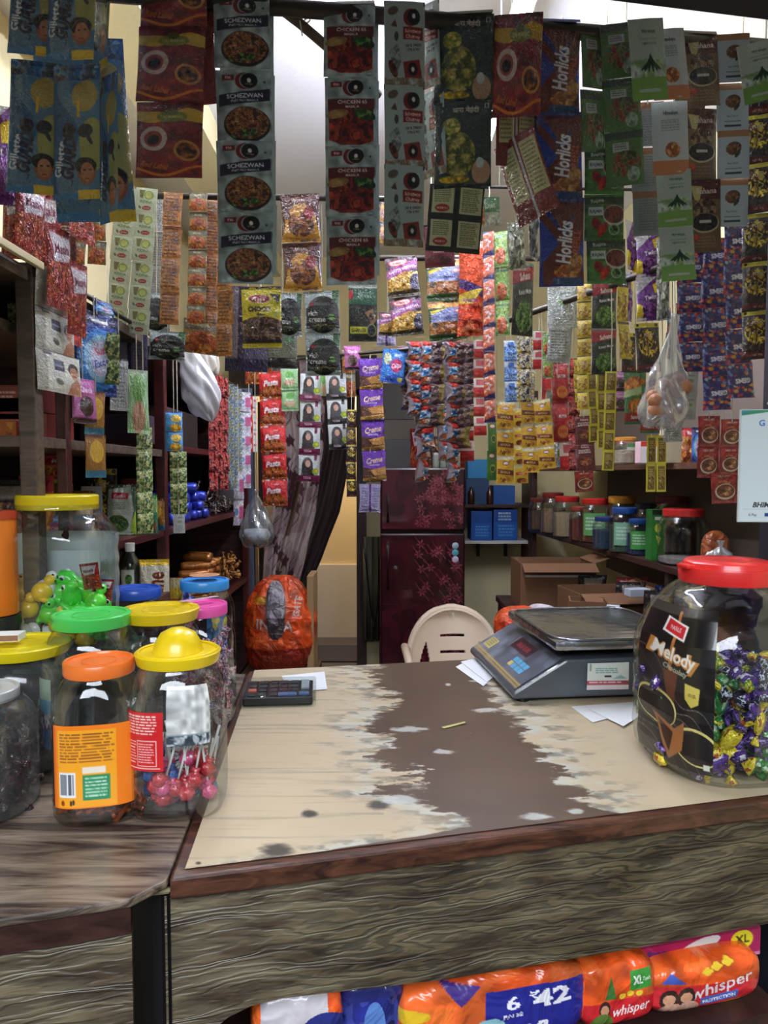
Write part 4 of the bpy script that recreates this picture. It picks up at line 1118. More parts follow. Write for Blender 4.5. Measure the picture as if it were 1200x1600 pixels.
S('blacksnack', 549, 549, 640, 776, 18, 5, 'back', 'dark narrow snack strip left of the purple biscuit strip', 'snack_packet_strip', part='snack_packet', yaw=30)
S('bluepack', 618, 618, 546, 598, 38, 1, 'back', 'single blue chips packet above the dark boxes', 'chips_packet', cat='chips packet', part='pouch', roll=6)
TW = 'twisted shiny candy strips over the refrigerator'
for i, (x0, y1, d, n, w) in enumerate(((650, 650, 'twirl', 4, 32), (668, 700, 'twirl', 5, 32), (658, 754, 'twirl', 6, 34), (686, 665, 'twirlgrey', 4, 28), (706, 690, 'twirl', 5, 30), (722, 700, 'twirlgrey', 5, 32), (710, 754, 'twirl', 7, 32), (738, 665, 'twirlgrey', 4, 28))):
    S(d, x0, x0 + (i % 3 - 1) * 3, 534, y1, w, n, 'slant' if x0 > 690 else 'back', ['red blue and silver', 'blue and orange', 'long shiny red and blue', 'thin grey', 'mixed colour', 'grey and gold', 'longest red and white', 'plain grey'][i] + ' twisted candy strip hanging above the refrigerator', 'candy_strip', part='candy', twist=(-1) ** i * 11, wob=12, dy=.02 * (i % 3), rs=i)

# ------------------------------------------------------------------ slanted rod, right
S('bluewhite', 798, 800, 532, 628, 22, 3, 'slant', 'blue and white foil strip', 'candy_strip', part='candy')
S('redwhite', 750, 750, 530, 680, 20, 5, 'slant', 'red and white strip between the twisted and the striped candy', 'candy_strip', part='candy')
S('dominoes', 822, 822, 526, 628, 28, 4, 'slant', 'black and cream speckled sachet strip', 'sachet_strip')
S('redwhite', 842, 842, 516, 576, 18, 2, 'slant', 'short red and white sachet strip next to the speckled one', 'sachet_strip')
S('greenorange', 856, 856, 520, 590, 16, 2, 'slant', 'short green sachet strip next to the foil sachets', 'sachet_strip')
S('greysachet', 878, 878, 446, 512, 46, 1, 'slant', 'silver grey sprouts sachet with a green picture', 'foil_sachet', cat='foil sachet', part='pouch')
S('greyback', 876, 874, 508, 566, 38, 1, 'slant', 'silver grey sachet back with fine print', 'foil_sachet', cat='foil sachet', part='pouch')
S('yellowstrip', 913, 913, 442, 640, 22, 7, 'slant', 'bright yellow snack strip beside the silver sachets', 'snack_packet_strip', part='snack_packet', yaw=-20)
S('yellowspice', 790, 790, 626, 755, 28, 3, 'slant', 'yellow spice strip, left one over the blue boxes', 'spice_sachet_strip', dy=.1)
S('yellowspice', 826, 830, 622, 738, 26, 3, 'slant', 'yellow spice strip with brown bands, middle one', 'spice_sachet_strip', dy=.03)
S('yellowspice', 846, 856, 624, 732, 26, 3, 'slant', 'yellow spice strip slanting outwards, right one', 'spice_sachet_strip', dy=.0, yaw=-16)
S('yellowgarlic', 812, 816, 636, 755, 22, 4, 'slant', 'bright yellow sachet strip ending in white, between the spice strips', 'spice_sachet_strip', dy=.12)
S('greenspice', 769, 769, 658, 750, 15, 2, 'slant', 'dark green spice strip with red ovals', 'spice_sachet_strip', dy=.12)
S('greysachet', 862, 864, 610, 690, 20, 2, 'slant', 'pale narrow sachet strip behind the slanting yellow spices', 'sachet_strip', dy=.1, yaw=25)
S('redtoy', 876, 880, 566, 690, 30, 2, 'slant', 'glossy red snack packet pair', 'snack_packet_strip', part='snack_packet', dy=.1)
S('redbite', 896, 898, 560, 735, 18, 6, 'slant', 'dark red snack strip right of the glossy red pair', 'snack_packet_strip', part='snack_packet', dy=.1)
S('bluegrey', 870, 872, 690, 728, 16, 1, 'slant', 'small blue grey sachet under the glossy red pair', 'sachet', part='pouch', dy=.14)
S('redwhite', 888, 890, 690, 734, 30, 1, 'slant', 'red sachet with a white top under the glossy red pair', 'sachet', part='pouch', dy=.14)
S('meatmasala', 912, 916, 650, 735, 30, 2, 'slant', 'dark maroon meat masala sachet pair', 'masala_sachet_strip', dy=.1)
S('redcoffee', 912, 914, 736, 768, 30, 1, 'slant', 'red sachet under the dark maroon meat masala', 'masala_sachet', cat='masala sachet', part='pouch', dy=.2)
S('yellowstrip', 906, 908, 560, 628, 20, 3, 'slant', 'orange yellow strip lit behind the silver sachets', 'snack_packet_strip', part='snack_packet', dy=.08)
S('yellowframe', 924, 930, 582, 690, 17, 4, 'slant', 'yellow edged tobacco brown strip, leftmost of three', 'mouth_freshener_strip', yaw=20)
S('yellowframe', 941, 942, 582, 700, 17, 4, 'slant', 'yellow edged tobacco brown strip, middle one of three', 'mouth_freshener_strip', dy=-.02)
S('yellowframe', 955, 950, 580, 735, 18, 5, 'side', 'yellow edged tobacco brown strip, rightmost of three and longest', 'mouth_freshener_strip', yaw=-10)
S('methi', 945, 944, None, 584, 40, 2, 'slant', 'black and green dried herb sachet pair', 'herb_sachet_strip', yaw=4, dy=-.03)
S('purplesnack', 984, 984, 345, 500, 26, 2, 'side', 'shiny purple and yellow snack strip, narrow one turned sideways', 'snack_packet_strip', part='snack_packet', yaw=44, dy=.02)
S('purplesnack', 1014, 1016, 362, 500, 40, 2, 'side', 'shiny purple snack packet pair facing the counter', 'snack_packet_strip', part='snack_packet', yaw=-6)
S('oldleaf', 1036, 1036, 372, 500, 20, 2, 'side', 'silver and green foil strip on the right of the purple packets', 'foil_sachet_strip', yaw=-20)
S('yellowstrip', 974, 978, 445, 560, 26, 2, 'side', 'yellow and white snack strip beside the dried herb sachets', 'snack_packet_strip', part='snack_packet', yaw=30, dy=-.02)
S('blacksnack', 1010, 1012, 505, 582, 38, 1, 'side', 'black and gold puffs packet below the purple ones', 'snack_packet', cat='snack packet', part='pouch')
S('blacksnack', 982, 980, 520, 582, 26, 1, 'side', 'dark packet tucked between the herb sachets and the gold puffs packet', 'snack_packet', cat='snack packet', part='pouch', yaw=20, dy=.02)
S('colorpowder', 992, 992, 578, 662, 34, 1, 'side', 'green and orange spice sachet above the upper shelf jars', 'spice_sachet', cat='spice sachet', part='pouch', dy=.06)
GM = 'strips of upside-down chocolate button sachets'
for x0, y0, x1, y1, n, lab in ((1080, 395, 1080, 580, 4, 'left'), (1120, 372, 1120, 640, 5, 'middle'), (1152, 348, 1156, 622, 5, 'right')):
    S('gems', x0, x1, y0, y1, 42 if lab != 'middle' else 44, n, 'side', 'dark purple chocolate button strip, %s one of three' % lab, 'chocolate_strip', part='chocolate_sachet', dy=-.02, group=GM, wob=5)
S('gems', 1046, 1048, 480, 560, 18, 2, 'side', 'edge-on chocolate button strip beside the plastic bag', 'chocolate_strip', part='chocolate_sachet', yaw=50)
S('gems', 1132, 1132, 400, 600, 20, 4, 'side', 'narrow chocolate button strip in shade between the larger ones', 'chocolate_strip', part='chocolate_sachet', yaw=40, dy=.05)
S('redcoffee', 1108, 1108, 650, 746, 34, 2, 'side', 'red coffee sachet strip, left one beside the payment sign', 'coffee_sachet_strip', dy=.02)
S('redcoffee', 1144, 1142, 655, 742, 34, 2, 'side', 'red coffee sachet strip, right one beside the payment sign', 'coffee_sachet_strip', dy=.03)
S('redcoffee', 1130, 1132, 738, 786, 40, 1, 'side', 'lowest red coffee sachet, under the two strips', 'coffee_sachet', cat='coffee sachet', part='pouch', dy=.05)
S('yellowframe', 1018, 1018, 680, 768, 15, 2, 'side', 'olive green sachet strip hanging across the upper shelf, left column', 'shampoo_strip', dy=.1)
S('yellowframe', 1034, 1034, 680, 768, 15, 2, 'side', 'olive green sachet strip hanging across the upper shelf, right column', 'shampoo_strip', dy=.1)
S('greysachet', 1078, 1076, 580, 655, 26, 2, 'side', 'grey and white sachet strip between the plastic bag and the candy', 'sachet_strip', dy=.03)


S('redchips', 30, 24, 285, 402, 50, 1, 'rackline', 'dark red chips packet hanging above the left rack at the picture edge', 'chips_packet', cat='chips packet', part='pouch')
S('redchips', 74, 70, 300, 420, 46, 1, 'rackline', 'dark maroon chips packet under the leftmost razor strip', 'chips_packet', cat='chips packet', part='pouch', yaw=24, dy=.05)
S('purplesnack', -4, -6, 165, 318, 60, 1, 'rackline', 'purple and blue foil packet cut by the picture edge above the rack', 'snack_packet', cat='snack packet', part='pouch', yaw=10)
S('meatmasala', 100, 98, 330, 424, 40, 1, 'rackline', 'dark maroon packet beside the shiny chips packets', 'masala_packet', cat='masala packet', part='pouch', dy=.08)
S('darkred', 48, 48, 300, 398, 44, 1, 'rackline', 'almost black red packet between two chips packets', 'chips_packet', cat='chips packet', part='pouch', dy=.12)
S('colorpowder', 1018, 1016, 600, 676, 30, 1, 'side', 'second green and orange spice sachet, partly behind the plastic bag', 'spice_sachet', cat='spice sachet', part='pouch', dy=.08)
S('pinktreat', 968, 970, 580, 642, 24, 2, 'side', 'small pink chocolate packet strip between the yellow edged strips and the spice sachet', 'chocolate_strip', part='chocolate_sachet', dy=.10)
S('meatmasala', 886, 884, 590, 690, 26, 2, 'slant', 'maroon meat masala strip behind the dark red snack strip', 'masala_sachet_strip', dy=.16)
S('redtoy', 856, 858, 560, 640, 24, 1, 'slant', 'glossy red packet behind the short green strip', 'snack_packet', cat='snack packet', part='pouch', dy=.15)
S('greyback', 1050, 1052, 590, 690, 30, 2, 'side', 'grey sachet back strip behind the plastic bag', 'foil_sachet_strip', dy=.10)
S('purplesnack', 1000, 1000, 350, 440, 26, 1, 'side', 'dark purple packet filling the gap between the shiny purple strips', 'snack_packet', cat='snack packet', part='pouch', dy=.06)
S('redbite', 1066, 1068, 440, 570, 18, 4, 'side', 'dark candy strip in shade left of the chocolate button strips', 'candy_strip', part='candy', dy=.04)
S('yellowspice', 776, 776, 640, 740, 24, 3, 'slant', 'yellow spice strip partly behind the leftmost one', 'spice_sachet_strip', dy=.17)
S('redwhite', 730, 730, 560, 720, 22, 5, 'slant', 'red and white candy strip behind the twisted grey ones', 'candy_strip', part='candy', dy=.12)
S('twirl', 690, 692, 560, 720, 30, 5, 'back', 'red and blue twisted strip deep behind the others', 'candy_strip', part='candy', dy=.14, twist=12, wob=9)
S('twirlgrey', 636, 640, 540, 640, 28, 3, 'back', 'grey twisted strip nearest the blue chips packet', 'candy_strip', part='candy', dy=.06, twist=14, wob=9)
S('crispback', 604, 604, 500, 540, 30, 1, 'mid_right', 'lilac packet back above the blue chips packet', 'biscuit_packet', cat='biscuit packet', part='pouch', dy=.1)
S('pasta', 396, 396, 560, 600, 26, 1, 'back', 'small red packet edge left of the pasta strip', 'pasta_packet', cat='pasta packet', part='pouch', dy=.06)
S('greenseeds', 168, 166, 520, 600, 40, 2, 'mid', 'dark green seed packet pair under the washing powder', 'seed_packet_strip', part='seed_packet', dy=-.25)
S('darkbox', 208, 208, 520, 600, 44, 1, 'mid', 'dark violet packet behind the green jelly packet', 'snack_packet', cat='snack packet', part='pouch', dy=.10)

# ------------------------------------------------------------------ left rail: packets seen at a slant
def rail_strip(des, xa, xb, z0, h, n, label, name, cat, part='sachet', yaw=88, jog=0.0, ytop=None):
    """hangs under the rail; xa, xb photo columns of its near and far edge; z0 drop below the rail"""
    ya = .68 * F / (600 - xa); yb = .68 * F / (600 - xb); d = DES[des]; me = pack_mesh(des)
    W = yb - ya if yaw > 65 else (xb - xa) * (ya + yb) / 2 / F / math.cos(R(yaw) - math.atan2(.68, (ya + yb) / 2))
    root = thing(name, label, cat, (-.672 + jog, (ya + yb) / 2, 1.862 - z0), (0, 0, R(yaw)))
    rg = random.Random(int(xa * 3 + xb)); L = h / n
    for k in range(n):
        link(part, me, None, root, (0, .004 * (k % 2), -L * k), (R(rg.uniform(-4, 4)), 0, R(rg.uniform(-5, 5))), (W, W, L / d['a'] * 1.01))
    if z0 > .02:
        obj('string', tube(B(), [(0, 0, -.004), (0, 0, z0)], .0012, 6), STRING, root)
    return root


rail_strip('babysoap', 62, 116, .0, .245, 3, 'white baby soap sachet strip with a face on each, nearest on the left rail', 'soap_sachet_strip', 'sachet strip')
rail_strip('redwhite', 116, 131, .0, .13, 2, 'red and white sachet pair right after the baby soap', 'sachet_strip', 'sachet strip')
rail_strip('washpowder', 132, 170, .035, .19, 1, 'dark blue washing powder packet hanging under the left rail', 'washing_powder_packet', 'washing powder packet', 'pouch', 70)
rail_strip('washpowder', 150, 172, .0, .04, 1, 'small light blue packet above the washing powder', 'washing_powder_sachet', 'washing powder packet', 'pouch', 75)
rail_strip('turmeric', 132, 162, .22, .20, 2, 'brown and gold packet pair over the orange cartons', 'spice_packet_strip', 'packet strip', 'packet', 60)
rail_strip('pinktreat', 116, 138, .20, .10, 1, 'pink packet between the soap strip and the gold packets', 'toffee_packet', 'toffee packet', 'pouch', 70)
rail_strip('jelly', 196, 228, .13, .17, 1, 'clear green jelly packet under the mint sachets', 'jelly_packet', 'jelly packet', 'pouch', 40)
rail_strip('greyback', 172, 198, .12, .13, 1, 'grey packet back next to the green jelly packet', 'snack_packet', 'snack packet', 'pouch', 50)
rail_strip('greenseeds', 210, 234, .28, .30, 5, 'dark green sachet strip before the rack post', 'seed_sachet_strip', 'sachet strip', 'sachet', 40)
rail_strip('bluebanana', 246, 272, .22, .12, 2, 'blue banana chips packet pair on the rack post', 'chips_packet_strip', 'packet strip', 'chips_packet', 20, .02)
rail_strip('greenseeds', 252, 278, .34, .20, 4, 'green sachet strip below the banana chips', 'seed_sachet_strip', 'sachet strip', 'sachet', 20, .02)
rail_strip('greysachet', 256, 274, .54, .06, 1, 'small white sachet at the end of the green strip', 'sachet', 'sachet', 'pouch', 20, .02)
for i, xa in enumerate((324, 332, 341)):
    rail_strip('redbite', xa, xa + 14, .01, .47 - .06 * (i % 2), 6, ['nearest', 'middle', 'farthest'][i] + ' of three dark red candy strips on the left rail', 'candy_strip', 'candy strip', 'candy', 30 + 12 * i)
for i, xa in enumerate((352, 358, 365)):
    rail_strip('bluegrey', xa, xa + 12, .02, [.42, .46, .40][i], 6, ['nearest', 'middle', 'farthest'][i] + ' of three pale blue candy strips on the left rail', 'candy_strip', 'candy strip', 'candy', 30 + 10 * i)
rail_strip('detergent', 370, 390, .02, .46, 5, 'white and pink detergent sachet strip', 'detergent_strip', 'sachet strip', 'sachet', 30)
rail_strip('detergent', 362, 378, .40, .25, 2, 'pale detergent sachet pair hanging lowest on the left rail', 'detergent_strip', 'sachet strip', 'sachet', 24)
rail_strip('redpouch', 382, 400, .02, .28, 5, 'bright red and white pouch strip at the far end of the left rail', 'pouch_strip', 'sachet strip', 'sachet', 25)
# packets lying on and above the near rack top
for i, (xa, xb, z, h, d, lab) in enumerate(((30, 62, -.13, .13, 'redchips', 'dark red chips packet above the left rail, nearest one'), (66, 92, -.08, .16, 'redchips', 'shiny red and white chips packet above the left rail'), (92, 112, -.03, .15, 'redchips', 'second shiny red chips packet above the left rail'), (84, 114, -.17, .10, 'redchips', 'top red chips packet touching the razor packets'))):
    rail_strip(d, xa, xb, z, h, 1, lab, 'chips_packet', 'chips packet', 'pouch', 78, .01 + .01 * i)
# ------------------------------------------------------------------ the counters
TOPZ = .95
EDGE = wood('edging_wood', (46, 26, 19), (94, 58, 42), 5, (1, 8, 8), .3, .15, 1.2, coat=.3)
LAMI = carved_laminate('carved_laminate')
SIDETOP = wood('streaked_grey_laminate', (52, 42, 37), (140, 124, 108), 3.2, (1.0, 9, 9), .28, .2, 1.6)
A_, B_, C_, D_ = PZ(264, 1372, TOPZ), PZ(1260, 1243, TOPZ), PZ(1120, 1012, TOPZ), PZ(388, 1048, TOPZ)


def on_line(px, p0, p1):
    """parameter along the plan line p0-p1 seen at pixel column px (at table height)"""
    k = (px - 600) / F; c, s = math.cos(PITCH), math.sin(PITCH); zz = p0.z - CZ
    fa = p0.x - k * (p0.y * c - zz * s); fb = p1.x - k * (p1.y * c - zz * s)
    return fa / (fa - fb)


def on_plane(px, py, p0, p1):
    """point where the pixel's ray meets the vertical plane through p0, p1"""
    d = ray(px, py); n = Vector((-(p1 - p0).y, (p1 - p0).x, 0)); o = Vector((0, 0, CZ))
    return o + d * ((p0 - o).dot(n) / d.dot(n))


counter = thing('shop_counter', 'long shop counter with a worn beige top and brown wood edging', 'counter', ((A_.x + B_.x) / 2, (A_.y + C_.y) / 2, 0))
CO = Vector(counter.location)


def rel(ps, o): return [Vector(p) - o for p in ps]


bm = prism(B(), rel([A_, B_, C_, D_], CO), TOPZ - .030, TOPZ - .001)
obj('edging', bm, EDGE, counter, bevel=.004)
# the laminate sheet with its wear
ins = .016
dAB = (B_ - A_).normalized(); dAD = (D_ - A_).normalized()
a, b, c, d = A_ + dAB * ins + dAD * ins, B_ + dAD * ins, C_, D_ + dAB * ins
NU, NV = 560, 340
U, V = np.meshgrid(np.linspace(0, 1, NU), np.linspace(0, 1, NV) ** 1.25)
XY = [(a[i] * (1 - U) + b[i] * U) * (1 - V) + (d[i] * (1 - U) + c[i] * U) * V for i in (0, 1)]
cp, sp = math.cos(PITCH), math.sin(PITCH); zz = TOPZ - CZ
ff = XY[1] * cp - zz * sp; PX = 600 + F * XY[0] / ff; PY = 800 - F * (XY[1] * sp + zz * cp) / ff
n1 = fbm(XY[0] * 14 + 40, XY[1] * 34 + 40, 3, 5) - .5; n2 = fbm(XY[0] * 60 + 9, XY[1] * 150 + 9, 8, 4) - .5; n3 = fbm(XY[0] * 6 + 3, XY[1] * 8 + 3, 21, 4)
sc_ = np.clip((PY - 980) / 250, .5, 1.6)
ly = [1000, 1040, 1085, 1105, 1125, 1160, 1185, 1205, 1222, 1240, 1255, 1275, 1292, 1305, 1320, 1345, 1375, 1420]
lx = [560, 574, 604, 612, 588, 592, 606, 640, 606, 612, 655, 705, 722, 660, 560, 420, 262, 100]
ry = [1000, 1075, 1110, 1140, 1170, 1195, 1215, 1240, 1262, 1272, 1275, 1400]
rx = [745, 765, 792, 820, 838, 862, 888, 908, 932, 990, 1800, 1900]
L_ = np.interp(PY, ly, lx); R_ = np.interp(PY, ry, rx)
fade = np.clip((1300 - PY) / 60, .12, 1)
inL = (PX - L_) + (n1 * 190 + n2 * 70) * sc_ * fade; inR = (R_ - PX) + (n1 * 120 + n2 * 60) * sc_ * np.clip((1285 - PY) / 40, .1, 1)
inside = np.minimum(inL, inR)
k = np.clip(inside / 10, 0, 1)[..., None]
beige = np.array([190, 174, 146.]) * (0.95 + .10 * n3[..., None]); pale = np.array([188, 192, 184.]); brown = np.array([84, 66, 52.]) * (.90 + .25 * n3[..., None])
near = np.exp(-(np.minimum(np.abs(inside), 200) / 55.0) ** 2)[..., None] * np.clip((fbm(XY[0] * 25, XY[1] * 50, 30, 3) - .38) * 5, 0, 1)[..., None] * .8
outc = beige * (1 - near) + pale * near
drt = np.clip((fbm(XY[0] * 30, XY[1] * 60, 77, 4) - .52) * 7, 0, 1) * np.exp(-(np.clip(-inside, 0, 400) / 70.) ** 2) * .6
streak = np.clip((fbm(XY[0] * 5, XY[1] * 90, 55, 4) - .56) * 4, 0, 1) * .35 * (PX < 600)
outc = outc * (1 - (drt + streak)[..., None] * .8) + np.array([60, 58, 54.]) * (drt + streak)[..., None] * .8
for (sx, sy, rx_, ry_) in ((435, 1330, 26, 12), (592, 1258, 18, 8), (430, 1345, 34, 8), (310, 1349, 5, 3), (485, 1272, 14, 6)):
    g = np.exp(-(((PX - sx) / rx_) ** 2 + ((PY - sy) / ry_) ** 2)) + n2 * .6 - .25; g = np.clip(g * 2.2, 0, 1)[..., None]
    outc = outc * (1 - g * .8) + np.array([44, 40, 36.]) * g * .8
col = outc * (1 - k) + brown * k
for (sx, sy, rx_, ry_) in ((835, 1277, 32, 6), (900, 1268, 14, 5), (640, 1140, 30, 5), (760, 1110, 22, 4), (690, 1175, 18, 4), (700, 1070, 5, 2), (625, 1250, 36, 9)):
    g = np.exp(-(((PX - sx) / rx_) ** 2 + ((PY - sy) / ry_) ** 2)) + n2 * .9 - .35; g = np.clip(g * 3, 0, 1)[..., None]
    col = col * (1 - g * .85) + np.array([186, 192, 190.]) * g * .85
Vv = np.stack([XY[0] - CO.x, XY[1] - CO.y, np.full_like(XY[0], TOPZ + .0004)], -1).reshape(-1, 3)
WORN = mat('worn_laminate', (200, 185, 150), .42)
nt = WORN.node_tree; at = nt.nodes.new('ShaderNodeAttribute'); at.attribute_name = 'print'; nt.links.new(at.outputs['Color'], nt.nodes['Principled BSDF'].inputs['Base Color'])
link('laminate_top', np_mesh('laminate_top', Vv, gridq(NV, NU, flip=True), lin(np.clip(col, 0, 255)).reshape(-1, 3)), WORN, counter)
# front board below the edging
ab = (B_ - A_).normalized(); nrm = Vector((-ab.y, ab.x, 0)); f0 = A_ + nrm * .014; f1 = B_ + nrm * .014
prof = [(262, 1700), (330, 1612), (356, 1590), (392, 1572), (440, 1560), (700, 1530), (980, 1484), (1260, 1432)]
low = [on_plane(x, y, f0, f1) for x, y in prof]
top_l = Vector((low[0].x, low[0].y, TOPZ - .031)); top_r = Vector((low[-1].x, low[-1].y, TOPZ - .031))
ring = [top_l] + low + [top_r]; bm = B()
fr = [bm.verts.new(p - CO) for p in ring]; bk = [bm.verts.new(p + nrm * .018 - CO) for p in ring]
bm.faces.new(fr); bm.faces.new(bk[::-1])
for i in range(len(ring)): bm.faces.new((fr[i], fr[(i + 1) % len(ring)], bk[(i + 1) % len(ring)], bk[i]))
obj('front_board', bm, LAMI, counter)
bm = B(); g0 = A_ + nrm * .03 + ab * .02; g1 = B_ + nrm * .03; e0 = D_ + ab * .03; e1 = C_
prism(bm, rel([g0, g1, g1 + nrm * .40, g0 + nrm * .40], CO), .56, .58); obj('inner_shelf', bm, DARKWOOD, counter)
bm = B(); prism(bm, rel([g0 + nrm * .42, g1 + nrm * .42, g1 + nrm * .44, g0 + nrm * .44], CO), .01, TOPZ - .031); obj('inner_back', bm, DARKWOOD, counter)
bm = B(); prism(bm, rel([g0, g0 + nrm * .75, g0 + nrm * .75 + ab * .02, g0 + ab * .02], CO), .01, TOPZ - .031); obj('side_board', bm, DARKWOOD, counter)
# side counter on the left
q = [PZ(-120, 1452, TOPZ), PZ(203, 1404, TOPZ), PZ(261, 1374, TOPZ), PZ(384, 1052, TOPZ), PZ(80, 1046, TOPZ), PZ(-330, 1120, TOPZ)]
side = thing('side_counter', 'lower left counter with a streaked grey wood top that carries the candy jars', 'counter', ((q[0].x + q[2].x) / 2, 1.1, 0)); SO = Vector(side.location)
obj('top', prism(B(), rel(q, SO), TOPZ - .012, TOPZ - .001), SIDETOP, side, bevel=.003)
q2 = [q[0], q[1]]; ab2 = (q[1] - q[0]).normalized(); n2_ = Vector((-ab2.y, ab2.x, 0))
obj('edging', prism(B(), rel([q[0] + n2_ * .004, q[1] + n2_ * .004, q[1] + n2_ * .03, q[0] + n2_ * .03], SO), TOPZ - .046, TOPZ - .0125), wood('dark_edging', (40, 22, 18), (64, 40, 34), 5, (1, 8, 8), .35, .15, 1), side)
obj('front_board', prism(B(), rel([q[0] + n2_ * .012, q[1] + n2_ * .012, q[1] + n2_ * .032, q[0] + n2_ * .032], SO), .30, TOPZ - .0465), LAMI, side)
BLK = mat('black_gloss_board', (16, 15, 17), .22, bump=.1, bscale=5)
bm = B(); m0, m1 = q[1] + n2_ * .030, A_ + nrm * .012
pts = [m0 + (m1 - m0) * t + n2_ * (.012 * math.sin(math.pi * t)) for t in np.linspace(0, 1, 9)]
prism(bm, rel(pts + [m1 + nrm * .02, m0 + n2_ * .05], SO), .12, TOPZ - .02); obj('corner_board', bm, BLK, side)
bm = B(); tube(bm, [m0 - SO + Vector((.0, -.004, TOPZ * 0 - .02)), (m0 + m1) / 2 - SO + Vector((0, -.006, -.014)), m1 - SO + Vector((0, -.004, -.02))], .004, 6); obj('corner_strip', bm, mat('torn_plastic', (150, 140, 110), .3), side)

# ------------------------------------------------------------------ paper, calculator, scale
PAPER = mat('note_paper', (222, 226, 232), .7, vary=.02, bscale=40)


def sheet(px, z, label, cat='paper', name='paper_sheet'):
    ps = [PZ(x, y, z) for x, y in px]; c = sum(ps, Vector()) / len(ps)
    bm = B(); n = 8
    g = [[None] * (n + 1) for _ in range(n + 1)]
    for i in range(n + 1):
        for j in range(n + 1):
            u, v = i / n, j / n; p = (ps[0] * (1 - u) + ps[1] * u) * (1 - v) + (ps[3] * (1 - u) + ps[2] * u) * v
            g[i][j] = bm.verts.new(p - c + Vector((0, 0, .0015 * (u * u + v * v) * abs(math.sin(ps[0].x * 90)) + .0003)))
    for i in range(n):
        for j in range(n): bm.faces.new((g[i][j], g[i + 1][j], g[i + 1][j + 1], g[i][j + 1]))
    o = obj(name, bm, PAPER, loc=c); m = o.modifiers.new('s', 'SOLIDIFY'); m.thickness = .0003
    return tag(o, label, cat)


sheet([(440, 1056), (507, 1050), (511, 1078), (452, 1082)], TOPZ + .001, 'white slip of paper partly under the calculator')
sheet([(712, 1042), (734, 1031), (768, 1062), (755, 1073)], TOPZ + .001, 'lower white slip sticking out left of the weighing scale')
sheet([(720, 1034), (745, 1028), (776, 1056), (760, 1066)], TOPZ + .003, 'upper white slip sticking out left of the weighing scale')
sheet([(892, 1104), (985, 1098), (996, 1112), (926, 1130)], TOPZ + .001, 'white slip in front of the weighing scale, the left one')
sheet([(920, 1108), (1010, 1094), (1000, 1120), (974, 1136)], TOPZ + .003, 'white slip in front of the weighing scale, pointing at the customer')
sheet([(690, 1136), (726, 1128), (728, 1131), (694, 1139)], TOPZ + .001, 'tiny yellow scrap of leaf on the worn brown patch', 'scrap', 'leaf_scrap').data.materials[0] = mat('leaf_scrap_colour', (190, 190, 120), .7)


def patch(name, art, f, m, parent, flip=False):
    """art laid over a surface f(u, v) -> xyz (v runs down)"""
    C = art.out(); r, c = C.shape[:2]; u, v = np.meshgrid(np.linspace(0, 1, c), np.linspace(0, 1, r))
    x, y, z = f(u, v); V = np.stack([x + 0 * u, y + 0 * u, z + 0 * u], -1).reshape(-1, 3)
    return link(name, np_mesh(name, V, gridq(r, c, flip=flip), C.reshape(-1, 3)), m, parent)


PR = FILM['paper']; GLO = film('printed_gloss_card', .3, bump=0, coat=.2)


def quadpatch(name, art, tl, tr, br, bl, m, parent, flip=False):
    t = [np.array(p, float) for p in (tl, tr, br, bl)]
    return patch(name, art, lambda u, v: [(t[0][i] * (1 - u) + t[1][i] * u) * (1 - v) + (t[3][i] * (1 - u) + t[2][i] * u) * v for i in range(3)], m, parent, flip)


# calculator, its case lies slightly turned
c0 = PZ(436, 1092, TOPZ); calc = thing('calculator', 'black desk calculator in a clear cover on the beige counter end', 'calculator', (c0.x, c0.y, TOPZ + .002), (0, 0, R(5)))
CW, CD = .150, .105
bm = B(); box(bm, (0, 0, .012), (CW, CD, .018), rx=R(4), bev=.004); obj('body', bm, mat('calculator_black', (24, 25, 30), .3), calc)
for i in range(6):
    for j in range(4):
        if i == 5 and j < 2 or j == 0 and i in (3, 4): continue
        cc = (196, 96, 76) if (i, j) == (0, 1) else (46, 48, 58)
        bm = B(); y = -CD / 2 + .016 + .0235 * j; box(bm, (-CW / 2 + .018 + .0228 * i, y, .0225 + y * .07), (.017, .015, .005), rx=R(4), bev=.0012)
        obj('key', bm, mat('key_%d' % cc[0], cc, .4), calc)
for x, y, sx, sy, cc in ((.020, -CD / 2 + .016, .04, .013, (84, 110, 160)), (.056, -CD / 2 + .018, .022, .013, (84, 110, 160)), (.058, .018, .018, .05, (150, 160, 172))):
    obj('key', box(B(), (x, y, .0228 + y * .07), (sx, sy, .005), rx=R(4), bev=.0012), mat('key_%d' % cc[0], cc, .4), calc)
bm = B(); box(bm, (0, -.004, .014), (CW + .014, CD + .016, .030), rx=R(4), bev=.006); obj('clear_cover', bm, clear('cover_film', gloss=.03), calc)

# weighing scale
SX = PZ(802, 1099, TOPZ + .004)
scale = thing('weighing_scale', 'grey electronic weighing scale with a steel tray on the counter', 'weighing scale', (SX.x, SX.y, TOPZ), (0, 0, R(6.5)))
SM = mat('scale_housing', (74, 80, 88), .28, bump=.08, bscale=20, coat=.3)
pr = [(0, .012), (0, .026), (.118, .096), (.37, .098), (.37, .012)]; DP = .40
bm = B(); fr = [bm.verts.new((x, 0, z)) for x, z in pr]; bk = [bm.verts.new((x, DP, z)) for x, z in pr]
bm.faces.new(fr); bm.faces.new(bk[::-1])
for i in range(5): bm.faces.new((fr[i], bk[i], bk[(i + 1) % 5], fr[(i + 1) % 5]))
obj('housing', bm, SM, scale, bevel=.005)
art = Art(150, .36, (96, 102, 118), 4); art.food(art.v > -1, [(88, 94, 110), (104, 112, 128), (116, 122, 140)], 4)
